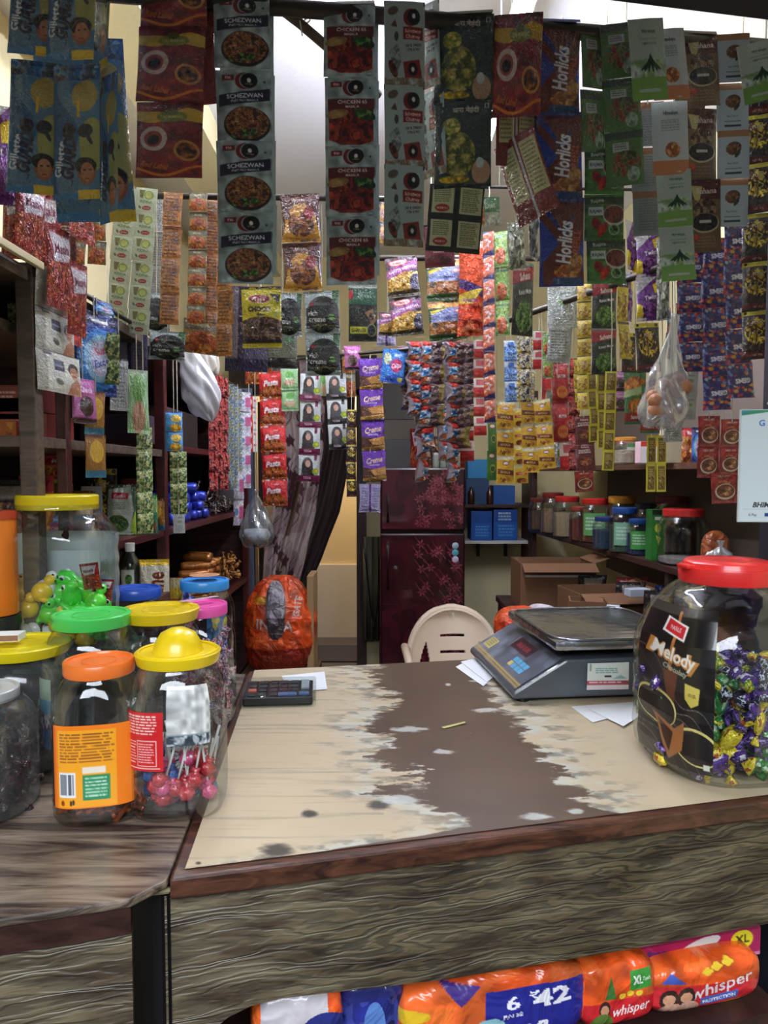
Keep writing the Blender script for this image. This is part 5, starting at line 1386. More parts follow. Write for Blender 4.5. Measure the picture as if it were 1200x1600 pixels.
art.rect(0, .86, 1, .90, (190, 160, 80)); art.rect(0, .93, 1, .96, (170, 140, 70)); art.rect(.05, .50, .20, .78, (196, 184, 120)); art.lines(.07, .53, .18, .75, 4, (120, 110, 70))
art.rect(.36, .12, .70, .42, (60, 30, 44)); art.text('08.8 0.00', .53, .27, .12, (170, 40, 60), .28); art.rect(.345, .10, .35, .45, (190, 150, 150))
for i in range(4):
    for j in range(2): art.rect(.60 + .065 * i, .50 + .13 * j, .655 + .065 * i, .61 + .13 * j, (86, 170, 214) if not (i == 0 and j == 1) else (216, 196, 120))
quadpatch('display_panel', art, (.112, DP - .01, .0945), (.112, .012, .0945), (.006, .012, .0315), (.006, DP - .01, .0315), GLO, scale)
for x, y in ((.03, .03), (.34, .03), (.03, DP - .03), (.34, DP - .03)): obj('foot', lathe(B(), [(.014, 0), (.014, .013)], 16, o=(x, y, 0)), BLK, scale, smooth='auto')
STEEL = mat('tray_steel', (150, 152, 158), .2, .9, bump=.6, bscale=14)
bm = B(); box(bm, (.245, .16, .130), (.32, .36, .022), bev=.010); obj('tray', bm, STEEL, scale, smooth='auto')
bm = B(); pts = []
for k in range(40):
    x, y = sup(2 * math.pi * k / 40, 7); pts.append((.245 + .155 * x, .16 + .175 * y, .1425))
tube(bm, pts, .0035, 6, True); obj('tray_rim', bm, STEEL, scale, smooth=True)
obj('tray_support', box(B(), (.245, .17, .108), (.22, .24, .024), bev=.004), BLK, scale)
art = Art(60, .68, (206, 212, 206), 2); art.rect(0, .66, 1, .82, (170, 70, 84)); art.lines(.06, .69, .94, .80, 1, (230, 200, 205)); art.rect(.42, .46, .58, .54, (40, 40, 60)); art.lines(.2, .2, .8, .42, 3, (110, 150, 150)); art.poly([(.6, .6), (.8, .45), (.96, .6)], (140, 176, 180)); art.rect(.06, .04, .1, .3, (120, 150, 130)); art.rect(0, .86, 1, 1, (214, 200, 206))
quadpatch('sticker_card', art, (.165, -.0045, .088), (.258, -.0045, .086), (.258, -.0065, .028), (.162, -.0065, .030), PR, scale)
bm = B(); box(bm, (.212, -.003, .058), (.094, .002, .058)); obj('card_back', bm, PAPER, scale)

# ------------------------------------------------------------------ jars
CLEAR = clear('jar_plastic', (240, 244, 244), .10); CLEARG = clear('jar_plastic_dull', (222, 226, 228), .10, .12, milk=.04)
P_STD = [(.80, 0), (.92, .012), (.985, .05), (1, .12), (1, .62), (.99, .70), (.93, .78), (.82, .845), (.76, .87), (.75, .905)]
P_RIB = [(.82, 0), (.95, .015), (1, .06)] + [(1 - .03 * (k % 2), .10 + .058 * k) for k in range(11)] + [(.99, .74), (.86, .82), (.74, .875), (.74, .905)]
P_BIG = [(.70, 0), (.86, .01), (.97, .06), (1, .14), (.985, .24), (1, .30), (.985, .36), (1, .42), (1, .56), (.97, .64), (.86, .76), (.68, .86), (.55, .895), (.54, .92)]


def prof_r(prof, t):
    for (r0, z0), (r1, z1) in zip(prof, prof[1:]):
        if z0 <= t <= z1: return r0 + (r1 - r0) * (t - z0) / max(1e-6, z1 - z0)
    return prof[-1][0]


def jar(label, loc, r, h, lid, lid_r=None, prof=P_STD, sq=2.6, name='candy_jar', dome=False, tilt=(0, 0, 0), m=None, lid_h=.085, labels=(), group=None, cat='jar', flare=0.0, handle=False, ex=1.0):
    t = thing(name, label, cat, loc, tilt, group); lr = lid_r or prof[-1][0] * r * 1.04
    bm = lathe(B(), [(p[0] * r, p[1] * h, sq + (2 - sq) * min(1, max(0, (p[1] - .66) / .2))) for p in prof], 48, sq, cap=(True, False), ex=ex)
    obj('jar_body', bm, m or CLEAR, t, smooth=True)
    z0 = prof[-1][1] * h - lid_h * h * .35; H = lid_h * h; LM = mat('lid_%d_%d_%d' % lid, lid, .32, coat=.2)
    pf = [(lr * .985, z0), (lr, z0 + .1 * H), (lr * (1 + flare), z0 + .9 * H), (lr * (.97 + flare), z0 + H), (lr * .88, z0 + H), (lr * .86, z0 + H * .86), (lr * .60, z0 + H * .84), (.001, z0 + H * .86)]
    if dome: pf = pf[:4] + [(lr * .80, z0 + H * .8), (lr * .62, z0 + H * .9), (lr * .56, z0 + H * 1.7), (lr * .42, z0 + H * 2.5), (lr * .2, z0 + H * 2.9), (.001, z0 + H * 3.0)]
    if handle: pf = pf[:3] + [(lr * .99, z0 + H), (lr * .93, z0 + H * 1.0), (lr * .90, z0 + H * 1.3), (lr * .84, z0 + H * 1.42), (lr * .5, z0 + H * 1.40), (.001, z0 + H * 1.38)]
    obj('lid', lathe(B(), pf, 56, 2.0, cap=(False, True)), LM, t, smooth='auto')
    if not dome:
        bm = B(); tube(bm, [(lr * .5 * math.cos(s), lr * .5 * math.sin(s), z0 + H * (1.40 if handle else .87)) for s in np.linspace(0, 2 * math.pi, 25)[:-1]], lr * .012, 5, True); obj('lid_ring', bm, LM, t, smooth=True)
    else:
        bm = B(); tube(bm, [(lr * .96 * math.cos(s), lr * .96 * math.sin(s), z0 + H) for s in np.linspace(0, 2 * math.pi, 33)[:-1]], lr * .035, 6, True); obj('lid_ring', bm, LM, t, smooth=True)
    if handle:
        for s in (-1, 1): obj('handle_lug', box(B(), (s * lr * .97, 0, z0 + H * 1.05), (lr * .22, lr * .42, H * .25), bev=H * .08), LM, t)
    for (art, a0, a1, z_0, z_1, off) in labels:
        def f(u, v, a0=a0, a1=a1, z_0=z_0, z_1=z_1, off=off):
            th = np.radians(-90 + a0 + (a1 - a0) * u); zz_ = z_1 + (z_0 - z_1) * v
            c_, s_ = np.cos(th), np.sin(th); q_ = 2 / sq; rr = np.vectorize(lambda t_: prof_r(prof, t_))(zz_) * r * off
            return [np.sign(c_) * np.abs(c_) ** q_ * rr * ex, np.sign(s_) * np.abs(s_) ** q_ * rr, zz_ * h]
        patch('label', art, f, film('jar_label', .3, bump=.0, coat=.4), t)
    return t


def rand_rot(rg): return (rg.uniform(0, 6.28), rg.uniform(0, 6.28), rg.uniform(0, 6.28))


# candy prototypes ------------------------------------------------
def candy_wrapped(cols, name, label, group, size=.012, k=0):
    """twist-wrapped sweet, long axis x"""
    o = obj(name, lathe(B(), [(.0008, -2.3), (.9, -2.2), (.75, -1.9), (.18, -1.25), (.62, -1.0), (.86, -.5), (.9, 0), (.86, .5), (.62, 1.0), (.18, 1.25), (.75, 1.9), (.9, 2.2), (.0008, 2.3)], 10, 3, ribs=5, rib=.12), None)
    m = mat('wrap_%s_%d' % (name, k), cols[0], .22, .25, coat=.6, bump=.5, bscale=3)
    nt = m.node_tree; b = nt.nodes['Principled BSDF']; tc = nt.nodes.new('ShaderNodeTexCoord'); n = nt.nodes.new('ShaderNodeTexNoise'); n.inputs['Scale'].default_value = 1.3; n.inputs['Detail'].default_value = 2
    nt.links.new(tc.outputs['Object'], n.inputs['Vector']); cr = nt.nodes.new('ShaderNodeValToRGB'); cr.color_ramp.interpolation = 'CONSTANT'
    e = cr.color_ramp.elements; e[0].color = (*lin(cols[0]), 1); e[1].position = .5; e[1].color = (*lin(cols[1]), 1)
    x = e.new(.58); x.color = (*lin(cols[-1]), 1)
    nt.links.new(n.outputs['Fac'], cr.inputs[0]); nt.links.new(cr.outputs[0], b.inputs['Base Color'])
    o.data.materials.append(m); o.data.transform(Matrix.Rotation(math.pi / 2, 4, 'Y')); o.scale = (size, size * .8, size * .55)
    o.data.shade_smooth(); tag(o, label, 'sweet', group); return o


def fill(protos, n, c, r, z0, z1, seed, label=None, sc=(.85, 1.15), flat=False, sqd=False):
    """drop copies of prototype things into the round of a jar; the first of each is the prototype itself"""
    rg = random.Random(seed); used = set(); out = []
    for i in range(n):
        p = protos[i % len(protos)]
        t = rg.uniform(0, 6.28); rr = r * math.sqrt(rg.uniform(.02, 1)); z = z0 + (z1 - z0) * (i + .5) / n
        if sqd and i % 5: rr = r * rg.uniform(.75, 1)
        loc = (c[0] + rr * math.cos(t), c[1] + rr * math.sin(t), z)
        rot = (rg.uniform(-.6, .6), rg.uniform(-.5, .5), rg.uniform(0, 6.28)) if flat else rand_rot(rg)
        if p.name not in used and i < len(protos): o = p; used.add(p.name); o.location = loc; o.rotation_euler = rot
        else: o = dup(p, loc, rot, None); k = rg.uniform(*sc); o.scale = tuple(s * k for s in p.scale)
        out.append(o)
    return out


# J1 orange lid ---------------------------------------------------
art = Art(110, .92, (244, 128, 28), 5); art.rect(.0, 0, .05, 1, (30, 22, 20)); art.rect(.05, 0, .11, 1, (230, 110, 30)); art.rect(.16, .06, .72, .98, (246, 166, 36)); art.lines(.2, .10, .70, .46, 10, (150, 90, 40), 3)
art.rect(.18, .56, .42, .86, (232, 236, 240))
x = .20
rg = random.Random(4)
while x < .40:
    wd = rg.choice((.004, .007, .011)); art.rect(x, .585, x + wd, .83, (30, 34, 50)); x += wd + rg.choice((.005, .008))
art.rect(.48, .60, .64, .90, (40, 140, 90)); art.lines(.5, .63, .62, .88, 6, (190, 225, 200), 5); art.ell(.24, .93, .03, .03, (150, 60, 30)); art.ell(.36, .93, .015, .03, (60, 40, 30)); art.ell(.39, .92, .015, .03, (60, 40, 30)); art.rect(.48, .50, .60, .58, (236, 226, 210))
z = TOPZ
b1 = PZ(160, 1262, z); J1 = jar('jar with a bright orange lid and an orange barcode label', (b1.x, b1.y, z), .064, .236, (240, 120, 44), .050, sq=3.2, tilt=(0, 0, R(12)), labels=[(art, -52, 46, .13, .63, 1.012)])
st = obj('chocolate_stick', box(B(), (0, 0, 0), (.05, .006, .006), bev=.002), mat('stick_wrapper', (170, 84, 44), .25, .4, bump=.4, bscale=60)); tag(st, 'thin bronze wrapped stick at the bottom of the orange lidded jar', 'sweet', 'bronze sticks in the orange lidded jar')
fill([st], 90, b1, .048, z + .008, z + .045, 3, flat=True)
# J2 yellow dome lid ----------------------------------------------
art = Art(80, 1.15, (206, 36, 40), 6); art.lines(.08, .06, .92, .40, 7, (240, 210, 205), 8); art.lines(.10, .50, .44, .90, 8, (240, 210, 205), 9, .35)
for q_ in ((.46, .48, .90, .495), (.46, .90, .90, .915), (.46, .48, .475, .91), (.885, .48, .90, .91)): art.rect(*q_, (240, 200, 196))
art.lines(.50, .53, .86, .88, 8, (240, 205, 200), 4, .4); art.rect(.05, .94, .95, .955, (240, 210, 205))
artw = Art(40, 1.1, (206, 208, 206), 6); artw.food(artw.v > -1, [(196, 198, 198), (214, 216, 214)], 3); artw.rect(0, .80, 1, 1, (150, 160, 172)); artw.food(artw.v > .82, [(60, 70, 80), (180, 190, 196)], 8)
b2 = PZ(282, 1254, z); J2 = jar('jar with a yellow domed lid and a red label full of lollipops', (b2.x, b2.y, z), .070, .248, (236, 206, 20), .060, sq=3.0, dome=True, flare=.05, tilt=(0, 0, R(8)), lid_h=.07, labels=[(art, -62, -4, .32, .66, 1.012), (artw, -2, 40, .46, .80, 1.0)])
GL = 'lollipops in the domed yellow lid jar'
LP = []
for k_, (c1, c2) in enumerate((((214, 70, 80), (236, 180, 190)), ((230, 90, 140), (240, 210, 220)), ((190, 40, 50), (220, 120, 90)), ((70, 110, 180), (200, 210, 240)))):
    t = thing('lollipop', 'wrapped lollipop with a white stick in the domed yellow lid jar', 'lollipop', group=GL)
    bm = lathe(B(), [(.001, -.011), (.008, -.009), (.0125, 0), (.009, .008), (.004, .011), (.007, .017), (.001, .018)], 14, ribs=6, rib=.1); obj('candy_ball', bm, mat('lolly_wrap_%d' % k_, c1, .2, .15, coat=.6, bump=.6, bscale=120, vary=.4), t, smooth=True)
    obj('stick', tube(B(), [(0, 0, .010), (0, 0, .075)], .0019, 6), mat('lolly_stick', (232, 232, 228), .4), t, smooth=True); reg(t); LP.append(t)
rg = random.Random(12)
for i in range(64):
    p = LP[i % 4]; t_ = rg.uniform(0, 6.28); rr = .048 * math.sqrt(rg.random()); loc = (b2.x + rr * math.cos(t_), b2.y + rr * math.sin(t_), z + .016 + .045 * (i / 64)); rot = (rg.uniform(-.35, .35), rg.uniform(-.35, .35), 0)
    if rg.random() < .3: a_ = rg.uniform(0, 6.28); rot = (1.45, 0, a_); loc = (b2.x - .030 * math.sin(a_), b2.y + .030 * math.cos(a_), loc[2] + .02)
    if i < 4: p.location = loc; p.rotation_euler = rot
    else: dup(p, loc, rot)
# J3 green lid ----------------------------------------------------
art = Art(50, 1.0, (90, 170, 210), 7); art.rect(0, .0, 1, .3, (190, 214, 190)); art.food(art.v > .5, [(200, 200, 210), (120, 60, 120), (60, 130, 190)], 5)
b3 = PZ(148, 1172, z); jar('jar with a grass green lid standing behind the orange lidded one', (b3.x, b3.y, z), .080, .262, (74, 206, 92), .067, sq=3.0, tilt=(0, 0, R(5)), labels=[(art, -70, -25, .12, .58, 1.01)])
# J4 flat yellow lid ----------------------------------------------
b4 = PZ(254, 1150, z); jar('jar with a flat yellow lid squeezed in behind the domed one', (b4.x, b4.y, z), .074, .258, (226, 196, 22), .068, sq=2.6, flare=.06)
# J5 pink lid -----------------------------------------------------
b5 = PZ(314, 1128, z); jar('jar with a pink lid taped shut, filled with red and white sweets', (b5.x, b5.y, z), .068, .252, (236, 90, 176), .055, sq=3.0)
t5 = bpy.data.objects[-1] if False else None
J5S = [candy_wrapped(c_, 'mint_sweet', 'small red and white wrapped sweet in the pink lidded jar', 'sweets in the pink lidded jar', .011, i) for i, c_ in enumerate((((200, 60, 90), (236, 226, 230), (160, 60, 130)), ((226, 210, 220), (190, 50, 70), (226, 210, 220)), ((110, 80, 160), (236, 226, 230), (200, 60, 90))))]
fill(J5S, 130, b5, .050, z + .012, z + .175, 5, sqd=True)
# J6 blue lid
art = Art(40, 2.2, (70, 150, 220), 7); art.rect(0, 0, 1, .12, (226, 210, 60)); art.food(art.v > .2, [(70, 150, 220), (60, 130, 200), (226, 214, 70)], 3)
b6 = PZ(322, 1072, z); jar('jar with a sky blue lid farthest back on the side counter', (b6.x, b6.y, z), .066, .264, (60, 150, 226), .056, sq=3.0, labels=[(art, 10, 60, .1, .8, 1.01)])
obj('jar_picture', lathe(B(), [(.034, 0), (.034, .001)], 24, o=(b6.x, b6.y, z + .2635)), mat('lid_sticker', (206, 150, 110), .4, vary=.4, bscale=90)); o = bpy.data.objects['jar_picture']; o.name = 'lid_sticker'; tag(o, 'round picture sticker on the sky blue jar lid', 'sticker')
# tape on the pink lid
o = obj('tape_strip', box(B(), (0, 0, 0), (.085, .012, .0006)), mat('clear_tape', (220, 200, 215), .2), loc=(b5.x, b5.y, z + .2505), rot=(0, 0, R(48))); tag(o, 'clear tape strip across the pink jar lid', 'tape')
# low blue lid between
b7 = PZ(215, 1085, z); jar('jar with a dark blue lid half hidden behind the flat yellow lid', (b7.x, b7.y, z), .066, .255, (40, 84, 190), .056)
# J8 lower left yellow lid, J9 dark jar at the edge ---------------
b8 = PZ(38, 1188, z); jar('wide jar with a yellow lid at the far left of the side counter', (b8.x, b8.y, z), .085, .218, (226, 206, 24), .077, sq=2.4, m=CLEARG, flare=.05)
t = thing('matchbox', 'white and pink matchbox lying on the leftmost yellow lid', 'matchbox', (b8.x - .02, b8.y - .01, z + .2155), (0, 0, R(8)))
obj('sleeve', box(B(), (0, 0, .006), (.052, .034, .012), bev=.0008), mat('matchbox_paper', (226, 228, 224), .6), t); obj('striker', box(B(), (0, -.0173, .006), (.05, .0006, .009)), mat('striker_brown', (150, 110, 90), .8), t)
K8 = [candy_wrapped(((90, 96, 90), (60, 60, 70), (130, 120, 80)), 'dull_sweet', 'dull wrapped sweet in the leftmost yellow lidded jar', 'sweets in the leftmost yellow lidded jar', .010, 9)]
fill(K8, 40, b8, .062, z + .012, z + .09, 15, sqd=True)
b9 = PZ(-22, 1262, z); jar('dull plastic jar of black sweets cut by the picture edge', (b9.x, b9.y, z), .072, .190, (176, 180, 180), .05, sq=2.3, m=CLEARG)
K9 = [candy_wrapped(c_, 'black_toffee', 'black wrapped toffee in the dull jar at the picture edge', 'black toffees in the dull jar', .011, 20 + i) for i, c_ in enumerate((((22, 18, 20), (44, 30, 30), (120, 110, 90)), ((30, 26, 26), (90, 40, 46), (22, 18, 20))))]
fill(K9, 120, b9, .058, z + .012, z + .105, 16, sqd=True)

# J7 tall clear jar of toys, on a crate ---------------------------
b10 = P(96, 1012, 1.43); zj = b10.z - .012
t = thing('glass_top_case', 'low dark display case under the jar of toys', 'display case', (b10.x - .02, b10.y + .02, TOPZ))
obj('case_body', box(B(), (0, 0, (zj - TOPZ) / 2 - .004), (.26, .26, zj - TOPZ - .008), bev=.004), mat('case_dark', (40, 46, 44), .25), t); obj('glass_top', box(B(), (0, 0, zj - TOPZ - .004), (.28, .28, .008)), mat('green_glass', (90, 120, 110), .08, coat=.5), t)
J7 = jar('tall ribbed jar with a yellow lid and small toys inside', (b10.x, b10.y, zj), .106, .340, (230, 206, 20), .078, prof=P_RIB, sq=3.6, lid_h=.085, labels=[(Art(30, .5, (206, 216, 218), 3), 96, 264, .26, .72, .985)])
bm = B(); box(bm, (0, 0, 0), (.150, .002, .09)); o = obj('white_card', bm, mat('milky_card', (196, 206, 210), .5), loc=(b10.x, b10.y + .02, zj + .165), rot=(R(-3), 0, 0)); tag(o, 'large white card standing inside the tall toy jar', 'card')


def toy_ball(c_, label, grp):
    t = thing('ball_toy', label, 'toy', group=grp)
    bm = B(); bmesh.ops.create_uvsphere(bm, u_segments=20, v_segments=14, radius=.020); obj('body', bm, mat('toy_%d_%d' % c_[:2], c_, .3, coat=.3), t, smooth=True)
    bm = B(); bmesh.ops.create_uvsphere(bm, u_segments=14, v_segments=10, radius=.011, matrix=Matrix.Translation((.004, 0, .026))); obj('head', bm, mat('toy_%d_%d' % c_[:2], c_, .3, coat=.3), t, smooth=True)
    for s in (-1, 1):
        bm = B(); bmesh.ops.create_uvsphere(bm, u_segments=8, v_segments=6, radius=.0025, matrix=Matrix.Translation((.013, s * .005, .028))); obj('eye', bm, BLK, t, smooth=True)
        bm = B(); bmesh.ops.create_uvsphere(bm, u_segments=10, v_segments=8, radius=.008, matrix=Matrix.Translation((.008, s * .015, -.012)) @ Matrix.Diagonal((1.3, .8, .7, 1))); obj('foot', bm, mat('toy_%d_%d' % c_[:2], c_, .3, coat=.3), t, smooth=True)
    return reg(t)


def toy_dino(label, grp):
    t = thing('dinosaur_toy', label, 'toy', group=grp); G = mat('toy_green', (72, 224, 60), .3, coat=.3)
    bm = B(); tube(bm, [(-.050, 0, .012), (-.034, 0, .004), (-.016, 0, .002), (.004, 0, .006), (.020, 0, .020), (.026, 0, .032), (.038, 0, .034), (.046, 0, .030)], [.002, .008, .016, .021, .018, .016, .013, .004], 14); obj('body', bm, G, t, smooth=True)
    for sx, sy in ((-.012, 1), (-.012, -1), (.012, 1), (.012, -1)): obj('leg', tube(B(), [(sx, sy * .008, 0), (sx + .002, sy * .013, -.012), (sx + .006, sy * .014, -.020)], [.007, .006, .006], 10), G, t, smooth=True)
    bm = B()
    for i, x_ in enumerate((-.03, -.018, -.006, .006, .018)): lathe(bm, [(.005, 0), (.0005, .012)], 8, o=(x_, 0, .012 + .004 * max(0, i - 2)))
    obj('spikes', bm, G, t, smooth=True)
    for s in (-1, 1):
        bm = B(); bmesh.ops.create_uvsphere(bm, u_segments=10, v_segments=8, radius=.006, matrix=Matrix.Translation((.030, s * .0125, .038)) @ Matrix.Diagonal((1, .5, 1, 1))); obj('eye', bm, mat('toy_eye_white', (236, 240, 236), .3), t, smooth=True)
        bm = B(); bmesh.ops.create_uvsphere(bm, u_segments=8, v_segments=6, radius=.0035, matrix=Matrix.Translation((.030, s * .0155, .038)) @ Matrix.Diagonal((1, .5, 1, 1))); obj('pupil', bm, BLK, t, smooth=True)
    return reg(t)


GY, GG = 'yellow ball toys in the tall jar', 'green dinosaur toys in the tall jar'
yb = toy_ball((236, 196, 30), 'yellow ball toy in the tall yellow lidded jar', GY); wb = toy_ball((226, 228, 222), 'white ball toy in the tall yellow lidded jar', 'white ball toys in the tall jar'); gb = toy_ball((96, 222, 70), 'green ball toy in the tall yellow lidded jar', 'green ball toys in the tall jar')
dn = toy_dino('green dinosaur toy in the tall yellow lidded jar', GG)
rg = random.Random(9)
spots = [(yb, 34, 925), (yb, 66, 925), (yb, 52, 935), (yb, 84, 938), (wb, 72, 920), (gb, 96, 924), (gb, 78, 960), (gb, 120, 960), (dn, 112, 945), (dn, 128, 925), (dn, 130, 962), (dn, 70, 958), (yb, 46, 950), (gb, 150, 940), (wb, 56, 982), (wb, 78, 990), (yb, 92, 975), (yb, 110, 978), (gb, 136, 975), (wb, 36, 990), (gb, 154, 985), (yb, 132, 996), (wb, 100, 1000)]
seen = set()
for i, (p, x, y) in enumerate(spots):
    l = P(x, y, b10.y - .05 + .05 * rg.random()); l.z = max(l.z, zj + .02); rot = (rg.uniform(-.5, .5), rg.uniform(-.5, .5), rg.uniform(0, 6.28))
    if p.name not in seen: seen.add(p.name); p.location = l; p.rotation_euler = rot
    else: dup(p, l, rot)
    if p is dn: pass
for i in range(22):
    p = rg.choice((yb, gb, wb, dn)); a_ = rg.uniform(0, 6.28); rr = .06 * math.sqrt(rg.random()); dup(p, (b10.x + rr * math.cos(a_), b10.y + .03 + rr * math.sin(a_) * .5, zj + .02 + .09 * rg.random()), (rg.uniform(-.6, .6), rg.uniform(-.6, .6), rg.uniform(0, 6.28)))
ol = dup(LP[0], P(46, 1000, b10.y - .085), (R(80), 0, R(70)), 1.25, 'orange lollipop lying at the bottom of the tall toy jar'); ol['group'] = 'orange lollipop'
for ch in bpy.data.objects:
    if ch.parent == ol and ch.name.startswith('candy_ball'): ch.data = ch.data.copy(); ch.data.materials[0] = mat('lolly_orange', (236, 120, 40), .2, coat=.6, bump=.4, bscale=120)
del ol['group']
o = obj('small_snack_sachet', B(), None) if False else None
sn = link('brown_snack_sachet', pack_mesh('redchips'), None, None, P(138, 880, b10.y - .06), (R(4), R(-8), R(-12)), (.042, .042, .040)); tag(sn, 'small red brown sachet standing up inside the tall toy jar', 'sachet')
sn = link('brown_snack_sachet', pack_mesh('redchips'), None, None, P(162, 905, b10.y - .03), (R(4), R(6), R(30)), (.040, .040, .034)); tag(sn, 'smaller red sachet against the jar wall among the toys', 'sachet')

# J10 big jar on the right ----------------------------------------
b11 = PZ(1128, 1186, z)
art = Art(120, 1.75, (24, 20, 20), 9); art.food(art.v > -1, [(20, 17, 17), (28, 23, 23), (24, 20, 20)], 3)
for k in range(9): art.put(np.abs(art.v - .30 - .45 * art.u - .09 * k + .06 * np.sin(art.u * 9 + k)) < .0022, (120, 110, 110))
art.put((np.abs(art.u - .42 - .02 * np.sin(art.v * 14)) < .022) & (art.v < .70) & (art.v > .03), (170, 106, 54)); art.poly([(.30, .40), (.52, .40), (.45, .66), (.40, .66)], (96, 54, 34))
art.poly([(.26, .07), (.60, .11), (.57, .205), (.23, .165)], (226, 220, 214)); art.poly([(.29, .083), (.565, .118), (.545, .19), (.26, .155)], (190, 36, 44)); art.text('PARLE', .415, .137, .026, (226, 200, 196), .2, -6)
art.text('Melody', .47, .300, .090, (190, 128, 60), .86, -9, .06); art.text('Melody', .46, .295, .082, (228, 224, 214), .80, -9, .025); art.text('Chocolaty', .48, .385, .034, (176, 182, 160), .60, -10, .02, .2)
art.poly([(.62, .45), (.82, .47), (.80, .57), (.70, .60), (.62, .55)], (206, 190, 90)); art.text('FREE', .72, .52, .02, (120, 100, 40), .14)
for (x_, y_, rx_, ry_) in ((.25, .66, .26, .20), (.78, .84, .30, .20)): art.ell(x_, y_, rx_, ry_, (206, 196, 120), -12); art.ell(x_, y_ + .005, rx_ * .93, ry_ * .88, (26, 20, 20), -12)
art.poly([(.18, .70), (.48, .76), (.62, .70), (.60, .88), (.40, .97), (.30, .86)], (150, 96, 50)); art.poly([(.24, .73), (.46, .79), (.42, .92), (.32, .84)], (56, 30, 22)); art.rect(.88, .93, .96, .97, (200, 205, 190))
jar('large clear jar with a red handled lid and a black toffee label', (b11.x, b11.y, z), .138, .352, (226, 44, 44), .078, prof=P_BIG, sq=2.9, lid_h=.075, handle=True, tilt=(0, 0, R(8)), labels=[(art, -100, -36, .07, .80, 1.008)])
bm = B()
JL = [(((96, 50, 150), (60, 30, 110), (220, 210, 230))), (((226, 200, 40), (240, 220, 70), (190, 90, 30))), (((40, 130, 60), (70, 160, 80), (200, 220, 190))), (((50, 30, 90), (120, 90, 170), (50, 30, 90))), (((230, 210, 60), (60, 140, 60), (230, 210, 60))), (((30, 26, 50), (200, 205, 220), (30, 26, 50)))]
J10S = [candy_wrapped(c_, 'mixed_toffee', 'brightly wrapped toffee in the large red lidded jar', 'toffees in the large red lidded jar', .0165, 30 + i) for i, c_ in enumerate(JL)]
fill(J10S, 260, b11, .112, z + .02, z + .175, 25, sqd=True, sc=(.8, 1.25))
for i, (x, y, yw) in enumerate(((1105, 1050, 35), (1128, 1072, -20), (1150, 1100, 60))):
    d_ = link('chocolate_bar', pack_mesh('crispello'), None, None, P(x, y - 22, b11.y - .05 + .02 * i), (R(20), R(yw), R(10)), (.030, .030, .055)); tag(d_, ['upright purple chocolate bar at the front of the large red lidded jar', 'purple chocolate bar lying between the toffees of the large jar', 'third purple chocolate bar deeper in the large red lidded jar'][i], 'chocolate bar')
# ------------------------------------------------------------------ left rack
rack = thing('shelf_rack', 'tall dark wooden shelf rack along the left wall', 'shelf rack', (-.98, 2.4, 0)); RO = Vector(rack.location)


def board(x0, x1, y0, y1, z, m, name='shelf', th=.022, par=None, o=None):
    par = par or rack; o = RO if o is None else o
    return obj(name, box(B(), ((x0 + x1) / 2 - o.x, (y0 + y1) / 2 - o.y, z - th / 2 - o.z), (x1 - x0, y1 - y0, th), bev=.002), m, par)


def post(x, y, z0, z1, s, m, par=None, o=None, sy=None):
    par = par or rack; o = RO if o is None else o
    return obj('post', box(B(), (x - o.x, y - o.y, (z0 + z1) / 2), (s, sy or s, z1 - z0), bev=.003), m, par)


post(-.70, 1.405, 0, 1.86, .034, BROWNWOOD); post(-.70, 1.545, 0, 1.86, .024, MAROON); post(-.70, 2.22, 0, 1.86, .032, MAROON); post(-.70, 3.55, 0, 1.86, .032, MAROON)
post(-1.27, 2.22, 0, 1.86, .03, MAROON); post(-1.27, 3.55, 0, 1.86, .03, MAROON); post(-1.27, 1.42, 0, 1.86, .03, BROWNWOOD)
board(-1.29, -.69, 1.39, 2.20, 1.525, BROWNWOOD); board(-1.29, -.69, 1.02, 3.56, 1.85, BROWNWOOD, th=.026)
board(-1.29, -.69, 1.56, 2.24, 1.275, MAROON); board(-1.29, -.69, 2.24, 3.56, 1.275, MAROON); board(-1.29, -.69, 2.24, 3.56, 1.545, MAROON); board(-1.29, -.69, 2.24, 3.56, .93, MAROON); board(-1.29, -.69, 1.42, 3.56, .50, DARKWOOD)
board(-1.29, -.69, 1.56, 2.20, 1.04, DARKWOOD)
obj('back_panel', box(B(), (-1.292 - RO.x, 2.9 - RO.y, .93), (.012, 1.34, 1.80)), DARKWOOD, rack)
board(-1.29, -.735, 1.28, 1.86, 1.75, BROWNWOOD)
obj('back_panel', box(B(), (-1.0 - RO.x, 3.57 - RO.y, .93), (.58, .012, 1.84)), DARKWOOD, rack)
# pale plank end above the rack
t = obj('leaning_plank', box(B(), (0, 0, 0), (.010, .34, .014), bev=.002), mat('pale_plank', (200, 188, 150), .6, bump=.2), loc=(-.664, 1.22, 1.852)); tag(t, 'pale wooden edge strip lying along the top of the left rack', 'plank')


def carton(x, y, z, sx, sy, sz, c, label, rz=0, name='carton', art=None, group=None, cat='carton', top=False, m=None):
    t = thing(name, label, cat, (x, y, z), (0, 0, R(rz)), group)
    obj('box_body', box(B(), (0, 0, sz / 2), (sx, sy, sz), bev=.002), m or mat('card_%d_%d_%d' % tuple(c), c, .55, bump=.1, bscale=30, vary=.06), t)
    if art is not None: quadpatch('printed_face', art, (-sx / 2 + .001, -sy / 2 - .001, sz - .001), (sx / 2 - .001, -sy / 2 - .001, sz - .001), (sx / 2 - .001, -sy / 2 - .001, .001), (-sx / 2 + .001, -sy / 2 - .001, .001), GLO, t)
    return t


